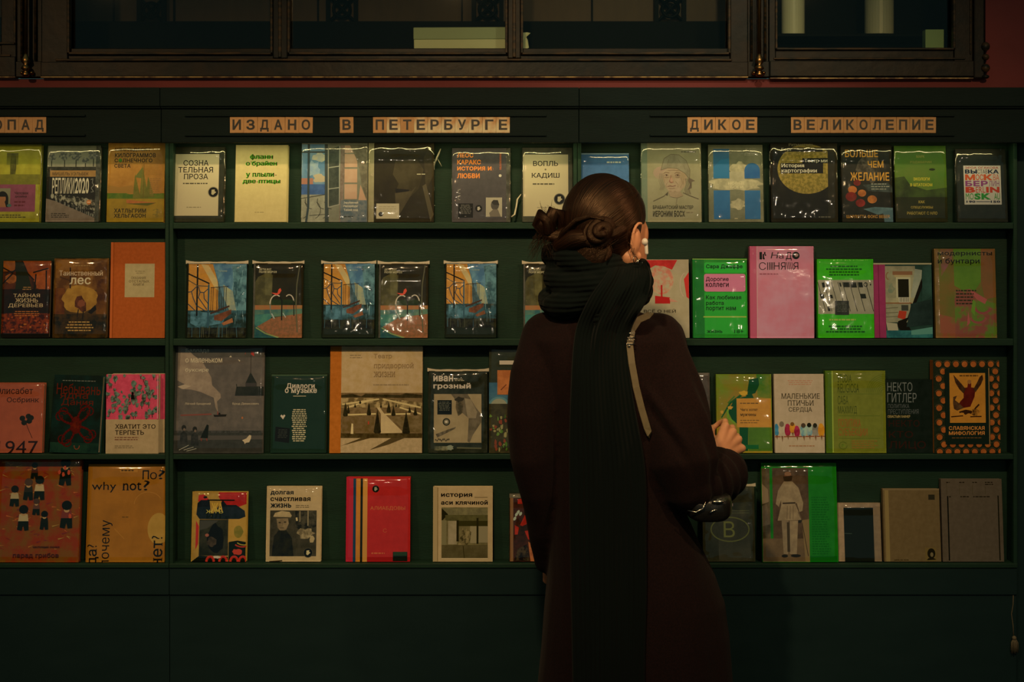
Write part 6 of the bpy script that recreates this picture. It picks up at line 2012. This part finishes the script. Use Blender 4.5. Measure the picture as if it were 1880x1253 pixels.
# ------------------------------------------------------------- body: one continuous figure
mb = MB()
mb.ball(H(0, -.012, .018), (.073 * HS, .092 * HS, .092 * HS), HROT, 32, 20)
mb.ball(H(0, .028, -.034), (.060 * HS, .062 * HS, .086 * HS), HROT, 28, 18)
mb.ball(H(0, .066, -.104), (.026 * HS, .022 * HS, .019 * HS), HROT)
for s_ in (-1, 1):
    mb.capsule([H(.057 * s_, -.006, -.045), H(.050 * s_, .014, -.078), H(.022 * s_, .058, -.104)], [.018, .017, .018])
    mb.ball(H(.040 * s_, .046, -.024), (.0225, .024, .032), HROT)
    mb.ball(H(.030 * s_, .0695, .002), (.0120, .0115, .0110), HROT, 16, 10)
    mb.ball(H(.044 * s_, .047, .004), (.0175, .020, .034), HROT)
    mb.capsule([H(.016 * s_, .079, .011), H(.030 * s_, .0765, .013), H(.042 * s_, .067, .009)], [.004, .0045, .004], 8)
    mb.capsule([H(.018 * s_, .078, -.008), H(.030 * s_, .0765, -.0095), H(.041 * s_, .067, -.007)], [.0035, .004, .0035], 8)
    # ear: bowl, rim, lobe
    e0 = H(.0765 * s_, -.007, -.012)
    mb.ball(e0, (.009, .017, .028), HROT @ rotz(.35 * s_), 18, 12)
    rim = [H((.080 + .005 * math.cos(t)) * s_, -.009 - .017 * math.sin(t), -.008 + .030 * math.cos(t)) for t in [k * .32 - .3 for k in range(12)]]
    mb.capsule(rim, [.0042] * len(rim), 8)
    mb.ball(H(.0775 * s_, .001, -.043), (.006, .008, .010), HROT, 12, 8)
    mb.ball(H(.010 * s_, .092, -.037), (.0075, .0085, .007), HROT, 12, 8)
mb.capsule([H(-.034, .068, .024), H(0, .081, .020), H(.034, .068, .024)], [.008, .010, .008])
mb.capsule([H(0, .083, .010), H(0, .091, -.012), H(0, .099, -.032)], [.0075, .0085, .0100])
mb.capsule([H(-.021, .080, -.062), H(-.006, .0895, -.0585), H(.006, .0895, -.0585), H(.021, .080, -.062)], [.004, .0055, .0055, .004], 8)
mb.capsule([H(-.018, .080, -.071), H(0, .0875, -.073), H(.018, .080, -.071)], [.0045, .0065, .0045], 8)
# neck and trunk
mb.capsule([H(0, -.018, -.06), H(0, -.034, -.12), Q(1108, 575, .03)], [.050, .051, .062], 20)
hip = Q(1125, 960, .05)
mb.capsule([Q(1106, 590, .03), Q(1106, 660, .03), Q(1110, 780, .03), Q(1118, 880, .04), hip], [.075, .100, .095, .100, .105], 24, flat=.85)
mb.capsule([Q(995, 618, .03), Q(1106, 600, .02), Q(1222, 622, .03)], [.045, .055, .045], 16)
SH_L, SH_R = Q(990, 622, .03), Q(1222, 628, .03)
EL_L, WR_L = Q(975, 835, -.035), Q(1010, 1024, .115)
EL_R, WR_R = Q(1278, 888, -.06), Q(1313, 838, .205)
mb.capsule([SH_L, EL_L], [.042, .033]); mb.capsule([EL_L, WR_L], [.033, .023])
mb.capsule([SH_R, EL_R], [.042, .034]); mb.capsule([EL_R, WR_R + Vector((.010, 0, -.010))], [.034, .024])
for s_, kx in ((-1, 0), (1, 0)):
    hx = hip + Vector((.066 * s_, 0, -.03))
    kn = Vector((hip.x + .078 * s_, hip.y + (.02 if s_ > 0 else -.01), .46)); an = Vector((hip.x + .085 * s_, hip.y + (.03 if s_ > 0 else -.02), .085))
    mb.capsule([hx, hx.lerp(kn, .5), kn], [.072, .064, .052], 18)
    mb.capsule([kn, kn.lerp(an, .35) + Vector((0, -.012, 0)), an], [.050, .050, .034], 16)
    mb.capsule([an + Vector((0, -.03, -.050)), an + Vector((.01 * s_, .06, -.052)), an + Vector((.02 * s_, .15, -.060))], [.030, .032, .022], 12)
    if s_ < 0: FOOT_L = an.copy()
    else: FOOT_R = an.copy()
    if s_ < 0: KN_L = kn
    else: KN_R = kn
hand(mb, WR_R, P(1331, 783, 3.515), P(1361, 824, 3.520), (.75, 1.0, .8), 1)
hand(mb, WR_L, Q(1005, 1064, .165), Q(1036, 1078, .150), (.5, .6, .5), 1)
person = mb.build('person', [M['skin'], M['sock']])
remesh(person, .0034, 3, .45)
while len(person.data.materials) < 2: person.data.materials.append(M['sock'])
mi = []
zn = sz(545, YP)
for pl in person.data.polygons:      # dark jumper and trousers below the neck, bare hands
    c = pl.center
    mi.append(0 if c.z > zn or (c - P(1345, 800, 3.51)).length < .12 or (c - Q(1016, 1060, .15)).length < .10 else 1)
person.data.polygons.foreach_set('material_index', mi)
tag(person, 'person seen from behind in dark red coat and black scarf, hair in low buns', 'person')

# ------------------------------------------------------------- coat
def ring(py, xl, xr, ry, dy, n=40, sq=2.5):
    a, b = Q(xl, py), Q(xr, py)
    c = (a + b) / 2; rx = (b.x - a.x) / 2
    out = []
    for k in range(n):
        t = 2 * PI * k / n
        cs, sn = math.cos(t), math.sin(t)
        out.append(Vector((c.x + rx * math.copysign(abs(cs) ** (2 / sq), cs), YP + dy + ry * math.copysign(abs(sn) ** (2 / sq), sn), c.z)))
    return out


mb = MB()
prof = ((566, 1058, 1150, .062, .02), (580, 1022, 1186, .085, .02), (598, 985, 1222, .105, .02), (625, 968, 1245, .122, .02), (680, 988, 1236, .135, .02), (760, 1006, 1226, .140, .02),
        (850, 1012, 1232, .142, .03), (930, 1012, 1256, .148, .04), (1000, 1009, 1285, .155, .045), (1060, 1007, 1318, .165, .05), (1110, 1003, 1338, .17, .05), (1170, 998, 1345, .175, .05),
        (1253, 992, 1346, .18, .05), (1340, 986, 1348, .185, .05))
mb.loft([ring(*p) for p in prof])
mb.capsule([Q(1004, 622, .02), Q(983, 690, -.015), Q(976, 770, -.04), Q(980, 840, -.04), Q(989, 900, -.015), Q(999, 970, .03), Q(1006, 1030, .085)], [.062, .059, .053, .050, .045, .037, .028], 22)
mb.capsule([Q(1208, 628, .02), Q(1226, 700, -.025), Q(1243, 780, -.060), Q(1254, 850, -.080), Q(1262, 895, -.075)], [.066, .070, .079, .080, .060], 24)
mb.capsule([Q(1268, 893, -.075), Q(1296, 884, .02), Q(1322, 872, .11), Q(1327, 866, .185)], [.060, .063, .063, .056], 24)
coat = mb.build('coat', M['coat'])
remesh(coat, .006, 4, .5)
me = coat.data
NRM = [v.normal.copy() for v in me.vertices]
for v, n in zip(me.vertices, NRM):
    p = v.co
    sleeve = max(0.0, min(1.0, (p.x - sx(1245, YP)) / .05)) * (1 if p.z > sz(950, YP) else 0)
    q = Vector((p.x * 9, p.y * 9, p.z * 3.2))
    f = noise.noise(q) * .006 + noise.noise(q * 2.3 + Vector((3, 1, 7))) * .0025
    # sweeping folds on the bent arm and below the waist
    # creases running from the armpit across the upper arm and the back
    d1 = (p.x - sx(1188, YP)) * .75 + (p.z - sz(720, YP)) * .55
    f += .0075 * math.exp(-(d1 / .010) ** 2) * max(0, min(1, (p.x - sx(1168, YP)) / .02)) * max(0, min(1, (sx(1262, YP) - p.x) / .03))
    f -= .0075 * math.exp(-((d1 + .020) / .010) ** 2) * max(0, min(1, (p.x - sx(1168, YP)) / .02)) * max(0, min(1, (sx(1262, YP) - p.x) / .03))
    f += sleeve * .0050 * math.sin((p.x * .9 + p.y * .7 + p.z * .35) * 95)
    low = max(0, min(1, (sz(900, YP) - p.z) / .25))
    f += low * .006 * math.sin(p.x * 38 + 2.2 * noise.noise(Vector((p.x * 4, 0, p.z * 2))))
    v.co = p + n * f
me.update()
coat.parent = person
BV = BVHTree.FromPolygons([v.co[:] for v in me.vertices], [p.vertices[:] for p in me.polygons])
EYE = Vector((0, 0, CAMZ))


def on_coat(px, py, lift, dflt=.15):
    tgt = Q(px, py)
    d = (tgt - EYE).normalized()
    h = BV.ray_cast(EYE, d)
    y = h[0].y if h[0] is not None and h[0].y < YP + .12 else YP - dflt
    return P(px, py, y - lift)


# ------------------------------------------------------------- scarf: three slack loops and a long tail down the back
mb = MB()
for (cx, cy, rx, ry, r, tilt, ph) in ((1084, 480, 80, .092, .027, -.05, 0), (1092, 508, 88, .100, .030, .02, 2), (1096, 540, 98, .110, .030, .05, 4)):
    pts = []; rr = []
    for k in range(40):
        a = 2 * PI * k / 40
        w = 1 + .05 * math.sin(3 * a + ph)
        c = Q(cx, cy, .0)
        pts.append(Vector((c.x + rx * PX * w * math.cos(a) * .86, YP + .01 + ry * w * math.sin(a), c.z + tilt * math.cos(a) * .3 + .012 * math.sin(a) + .008 * math.sin(2 * a + ph))))
        rr.append(r * (1 + .16 * math.sin(5 * a + ph * 1.7)))
    mb.tube(pts, rr, 14, closed=True, flat=.85)
# the bunch where the end is thrown over the shoulder
mb.capsule([Q(1150, 500, .05), Q(1180, 520, .03), Q(1176, 545, -.01)], [.026, .028, .024], 16)
mb.capsule([Q(1125, 492, -.075), Q(1120, 530, -.095), Q(1112, 575, -.10)], [.036, .045, .040], 16, flat=.6)
mb.ball(Q(1095, 530, .01), (.085, .085, .070), nu=24, nv=14)
sc_ = mb.build('scarf', M['knit'])
remesh(sc_, .0055, 4, .5)
lv = [v.co.copy() for v in sc_.data.vertices]
NRM = [v.normal.copy() for v in sc_.data.vertices]
for v, n in zip(sc_.data.vertices, NRM):
    q = v.co * 26
    v.co = v.co + n * (.0035 * noise.noise(q) + .0022 * noise.noise(v.co * 60))
sc_.data.update()
c0 = Q(1092, 510, .01)
strands(sc_.data, [(p.z * .9 + .01 * math.sin(p.x * 14), 0, 0) for p in lv])
sc_.parent = person
nb = len(me.vertices)
BV = BVHTree.FromPolygons([v.co[:] for v in me.vertices] + [v.co[:] for v in sc_.data.vertices],
                          [p.vertices[:] for p in me.polygons] + [[i + nb for i in p.vertices] for p in sc_.data.polygons])
# tail
mb = MB()
rows = [478, 490, 505, 525, 545, 570, 600, 650, 710, 780, 850, 920, 1000, 1080, 1160, 1240, 1320]
NW = 16
def edges(py):
    t = (py - 505) / 815.0
    kl = ((478, 1128), (505, 1112), (545, 1082), (600, 1056), (650, 1050), (800, 1044), (1000, 1046), (1330, 1052))
    ks = ((478, 1186), (505, 1198), (530, 1200), (560, 1188), (600, 1160), (640, 1150), (700, 1157), (780, 1174), (850, 1186), (1000, 1189), (1330, 1184))
    for (a, ra), (b, rb) in zip(ks, ks[1:]):
        if a <= py <= b: r = ra + (rb - ra) * (py - a) / (b - a)
    for (a, ra), (b, rb) in zip(kl, kl[1:]):
        if a <= py <= b: l = ra + (rb - ra) * (py - a) / (b - a)
    return l, r + 2 * math.sin(py * .03)
front = []; uu = []
ym = None
for py in rows:
    l, r = edges(py)
    row = []
    ys = []
    for k in range(NW + 1):
        px = l + (r - l) * k / NW
        ys.append(on_coat(px, py, 0).y)
    base_ = sorted(ys)[len(ys) // 3]
    for k in range(NW + 1):
        px = l + (r - l) * k / NW
        y = min(ys[k], base_ + .02) - .016 - .003 * math.sin(k * 1.1 + py * .01)
        if py < 500: y += .0016 * (500 - py)
        row.append(P(px, py, y)); uu.append((k / NW * .165, py * PX, 0))
    front.append(row)
vs = [p for row in front for p in row]
n1 = len(vs)
vs += [p + Vector((0, .013, 0)) for p in vs]
uu += uu[:n1]
W1 = NW + 1
fs = []
for j in range(len(rows) - 1):
    for k in range(NW):
        a = j * W1 + k
        fs.append((a, a + W1, a + W1 + 1, a + 1)); fs.append((n1 + a, n1 + a + 1, n1 + a + W1 + 1, n1 + a + W1))
for j in range(len(rows) - 1):
    a = j * W1; fs.append((a, n1 + a, n1 + a + W1, a + W1))
    a = j * W1 + NW; fs.append((a, a + W1, n1 + a + W1, n1 + a))
for k in range(NW):
    fs.append((k, k + 1, n1 + k + 1, n1 + k)); a = (len(rows) - 1) * W1 + k; fs.append((a, n1 + a, n1 + a + 1, a + 1))
mb.add(vs, fs)
tail = mb.build('scarf_end', M['knit'], sc_, smooth=True)
strands(tail.data, uu)
sb = tail.modifiers.new('s', 'SUBSURF'); sb.levels = 2; sb.render_levels = 2
evaluated(tail)

# ------------------------------------------------------------- hair
POLE = (Vector((-.12, -.80, -.58))).normalized()       # strands run towards the nape
px_ = POLE.orthogonal().normalized(); py_ = POLE.cross(px_)


def hair_cap(mb, vec, c, r, lift=0.0, nu=72, nv=40, seed=0):
    n0 = len(mb.v)
    vs = []; 
    for i in range(nv + 1):
        th = PI * i / nv
        for k in range(nu):
            ph = 2 * PI * k / nu
            d = POLE * math.cos(th) + (px_ * math.cos(ph) + py_ * math.sin(ph)) * math.sin(th)
            q = 1.0 / math.sqrt((d.x / r[0]) ** 2 + (d.y / r[1]) ** 2 + (d.z / r[2]) ** 2)
            q *= 1 + .012 * noise.noise(Vector((math.cos(ph) * 7 + seed, math.sin(ph) * 7, th * .7))) + .006 * noise.noise(Vector((math.cos(ph) * 19, math.sin(ph) * 19, th)))
            vs.append(H(c[0] + d.x * q, c[1] + d.y * q, c[2] + d.z * q))
            vec.append((math.cos(ph) * 44, math.sin(ph) * 44, th * 1.1 + seed))
    fs = []
    for i in range(nv):
        for k in range(nu):
            k2 = (k + 1) % nu
            fs.append((i * nu + k, i * nu + k2, (i + 1) * nu + k2, (i + 1) * nu + k))
    mb.add(vs, fs)


hm = MB(); hv = []
hair_cap(hm, hv, (0, -.025, .027), (.0800, .0850, .0965))
hair_cap(hm, hv, (0, -.001, .040), (.0725, .0750, .0790), seed=2)
hair_cap(hm, hv, (0, -.070, -.038), (.060, .036, .050), seed=5)


def rope(mb, vec, pts, rad, seed, n=14):
    m = len(pts)
    mb.capsule(pts, rad, n)
    tot = m + 8
    ln = 0
    for i in range(tot):
        for k in range(n):
            a = 2 * PI * k / n + i * .30
            vec.append((math.cos(a) * 11 + seed, math.sin(a) * 11, i * .2))


def bun(mb, vec, c, axis, r0, turns, tube, seed, squash=1.0):
    axis = Vector(axis).normalized(); u = axis.orthogonal().normalized(); w = axis.cross(u)
    pts = []; rr = []
    n = int(turns * 18)
    for i in range(n + 1):
        t = i / n
        a = turns * 2 * PI * t + seed
        r = r0 * (1 - .72 * t)
        pts.append(c + (u * math.cos(a) + w * math.sin(a) * squash) * r + axis * (.028 * t - .010))
        rr.append(tube * (1 - .25 * t) * (1 + .10 * math.sin(a * 2.3)))
    rope(mb, vec, pts, rr, seed)


BL = Q(1008, 407, -.05); BR = Q(1102, 426, -.112)
bun(hm, hv, BR, (.15, -1, .1), .031, 2.0, .0135, 1.0, .78)
bun(hm, hv, Q(1096, 432, -.105), (.1, -1, -.2), .030, 1.1, .013, 4.0, .8)
rope(hm, hv, [Q(998, 428, -.05), Q(990, 412, -.055), Q(995, 396, -.06), Q(1004, 404, -.07), Q(1006, 426, -.06)], [.011, .017, .016, .012, .010], 2)
rope(hm, hv, [Q(1012, 430, -.05), Q(1010, 405, -.065), Q(1016, 390, -.06), Q(1026, 392, -.055), Q(1030, 415, -.045)], [.011, .015, .016, .014, .011], 6)
rope(hm, hv, [Q(1040, 430, -.045), Q(1024, 436, -.05), Q(1008, 432, -.05)], [.020, .018, .014], 8)
# hair gathered from the nape to each bun, and the smooth lock that arches over
rope(hm, hv, [Q(1022, 452, -.065), Q(1034, 426, -.085), Q(1058, 404, -.100), Q(1085, 397, -.108), Q(1106, 402, -.118)], [.0055, .0060, .0060, .0055, .0050], 9)
rope(hm, hv, [Q(1030, 450, -.06), Q(1055, 440, -.085), Q(1085, 438, -.098)], [.020, .024, .020], 11)
rope(hm, hv, [Q(1140, 420, -.085), Q(1128, 428, -.098), Q(1112, 432, -.105)], [.014, .016, .014], 12)
rope(hm, hv, [Q(1112, 448, -.10), Q(1118, 462, -.105), Q(1112, 478, -.12)], [.007, .005, .002], 13)
rng = random.Random(21)
for i in range(110):      # loose hairs
    if i < 70:
        a = Q(992 + rng.uniform(-6, 22), 425 + rng.uniform(-4, 8), -.05 + rng.uniform(-.012, .012)); b = Q(rng.uniform(966, 1016), rng.uniform(446, 482), -.05 + rng.uniform(-.02, .01))
    elif i < 80:
        a = Q(1006 + rng.uniform(-8, 14), 392, -.055); b = Q(a.x * FPX / YP + 940 + rng.uniform(-16, 14), rng.uniform(366, 384), -.06)
    elif i < 98:
        a = Q(1100 + rng.uniform(-26, 36), 440, -.11); b = Q(1100 + rng.uniform(-20, 30), rng.uniform(458, 478), -.118)
    else:
        a = H(.076, -.03 + rng.uniform(-.03, .03), .0 + rng.uniform(-.03, .05)); b = a + (HR * .008 - HU * rng.uniform(.02, .04) + HF * rng.uniform(-.02, .01))
    m = (a + b) / 2 + Vector((rng.uniform(-.006, .006), rng.uniform(-.004, .002), rng.uniform(0, .006)))
    rope(hm, hv, [a, m, b], [.00055, .00045, .0002], i, 5)
hair = hm.build('hair', M['hair'], person, smooth=True)
strands(hair.data, hv)

M['eye'] = mat('eye_white', (.75, .72, .68), .2)
M['iris'] = mat('brown_iris', (.05, .025, .012), .15)
for s_ in (-1, 1):
    mb = MB()
    mb.ball(H(.030 * s_, .0712, .002), (.0122, .0122, .0078), HROT, 20, 12)
    mb.ball(H(.030 * s_, .0815, .002), (.0055, .0030, .0055), HROT, 14, 8, 1)
    mb.build('eye', [M['eye'], M['iris']], person, smooth=True)
    mb = MB()
    mb.tube([H(.013 * s_, .0845, .021), H(.026 * s_, .0835, .0255), H(.040 * s_, .0735, .021)], [.0022, .0026, .0010], 8)
    mb.build('eyebrow', M['iris'], person, smooth=True)
# ------------------------------------------------------------- earbud, earrings, boots, trousers
mb = MB()
eb = H(.0870, .006, -.014)
mb.ball(eb, (.0075, .0085, .0085), nu=16, nv=10)
mb.capsule([eb + HF * .004, H(.0885, .011, -.036)], [.0042, .0040], 12)
mb.build('earbud', M['bud'], person, smooth=True)
for c_, rr in ((H(.080, .002, -.055), .0080), (H(.080, -.014, -.050), .0072)):
    mb = MB()
    pts = [c_ + (HF * math.cos(t) + HU * math.sin(t)) * rr for t in [2 * PI * k / 20 for k in range(20)]]
    mb.tube(pts, .0010, 8, closed=True)
    mb.build('earring', M['steel'], person, smooth=True)
for kn, an, s_ in ((KN_L, FOOT_L, -1), (KN_R, FOOT_R, 1)):
    mb = MB()
    mb.capsule([kn + Vector((0, 0, .12)), kn, kn.lerp(an, .35) + Vector((0, -.012, 0)), kn.lerp(an, .8)], [.070, .062, .060, .050], 18)
    mb.build('trouser_leg', M['sock'], person, smooth=True)
    mb = MB()
    mb.capsule([kn.lerp(an, .55), an], [.058, .048], 16)
    mb.capsule([an + Vector((0, -.035, -.046)), an + Vector((.01 * s_, .06, -.046)), an + Vector((.022 * s_, .165, -.054))], [.039, .042, .031], 14)
    bt = mb.build('boot', M['boot'], person, smooth=True)
    remesh(bt, .006, 4)
    mb = MB()
    mb.box(an.x - .045 + .012 * s_, an.x + .047 + .012 * s_, an.y - .075, an.y + .20, 0, .012, .005)
    mb.box(an.x - .038, an.x + .038, an.y - .075, an.y - .01, .012, .030, .004)
    mb.build('sole', M['boot'], bt)

# ------------------------------------------------------------- shoulder bag under the arm
bag = thing('shoulder_bag', 'small black leather bag with an olive-beige strap, worn under the arm of the person', 'bag', Q(1296, 930, .06))
bo = bag.location.copy()
mb = MB()
rings = []
for dy, w_, h_ in ((-.115, .030, .050), (-.105, .044, .066), (-.06, .052, .078), (.03, .054, .082), (.12, .050, .076), (.15, .030, .05)):
    pts = []
    c = Q(1300, 923, .0) + Vector((0, dy, 0)); c.x = Q(1300, 923, .0).x + dy * .10; c.z = Q(1300, 923, 0).z
    for k in range(28):
        t = 2 * PI * k / 28
        cs, sn = math.cos(t), math.sin(t)
        pts.append(c + Vector((w_ * math.copysign(abs(cs) ** .62, cs), 0, h_ * .40 * math.copysign(abs(sn) ** .62, sn))) - bo)
    rings.append(pts)
mb.loft(rings)
mb.build('bag_body', M['leather'], bag, smooth=True)
mb = MB()
zp = [Q(1262, 938, -.119), Q(1278, 941, -.121), Q(1291, 934, -.121), Q(1295, 922, -.120)]
mb.tube([p - bo for p in zp], .0016, 8)
mb.build('zipper', M['steel'], bag, smooth=True)
mb = MB()
mb.tube([p - bo for p in (Q(1302, 942, -.119), Q(1313, 936, -.116), Q(1325, 938, -.106))], .0022, 8, flat=.5)
mb.ball(Q(1318, 922, -.117) - bo, (.014, .004, .004), nu=12, nv=8)
mb.build('buckle', M['steel'], bag, smooth=True)
sp = [(1192, 796), (1188, 786), (1178, 752), (1168, 712), (1160, 668), (1156, 634), (1160, 606), (1172, 588), (1188, 581)]
pts = [on_coat(a, b, .012) for a, b in sp]
for i in range(1, len(pts) - 1):
    y = (pts[i - 1].y + pts[i].y * 2 + pts[i + 1].y) / 4
    pts[i] = P(sp[i][0], sp[i][1], min(pts[i].y, y))
last = pts[-1]
pts.insert(0, pts[0] + Vector((.010, .045, -.020)))
sp.insert(0, sp[0])
pts += [last + Vector((.010, .030, .006)), last + Vector((.014, .075, -.004)), last + Vector((.016, .13, -.04)), Q(1206, 660, .130), Q(1226, 780, .115), Q(1262, 890, .02)]
mb = MB()
n0 = len(pts)
rings = []
for i, p in enumerate(pts):
    t = (pts[min(i + 1, n0 - 1)] - pts[max(i - 1, 0)]).normalized()
    out = Vector((0.15, -1, 0.35)) if i < 10 else (Vector((.1, -.5, 1)) if i < 12 else Vector((0, 1, .2)))
    nn = (out - t * out.dot(t)).normalized(); bb = t.cross(nn)
    hw, ht = .0078, .0016
    rings.append([p + bb * hw * u + nn * ht * v - bo for u, v in ((-1, -.6), (-.9, -1), (.9, -1), (1, -.6), (1, .6), (.9, 1), (-.9, 1), (-1, .6))])
mb.loft(rings)
st_ = mb.build('strap', M['strap'], bag, smooth=False)
mb = MB()
for (a, b) in ((1157, 628), (1158, 616)):
    c = on_coat(a, b, .016) - bo
    mb.tube([c + Vector((dx * .009, -.001, dz * .005)) for dx, dz in ((-1, -1), (-1, 1), (1, 1), (1, -1))], .0012, 8, closed=True)
c = on_coat(1155, 636, .016) - bo
mb.ball(c, (.003, .002, .003), nu=10, nv=8)
mb.build('strap_buckle', M['steel'], st_, smooth=True)
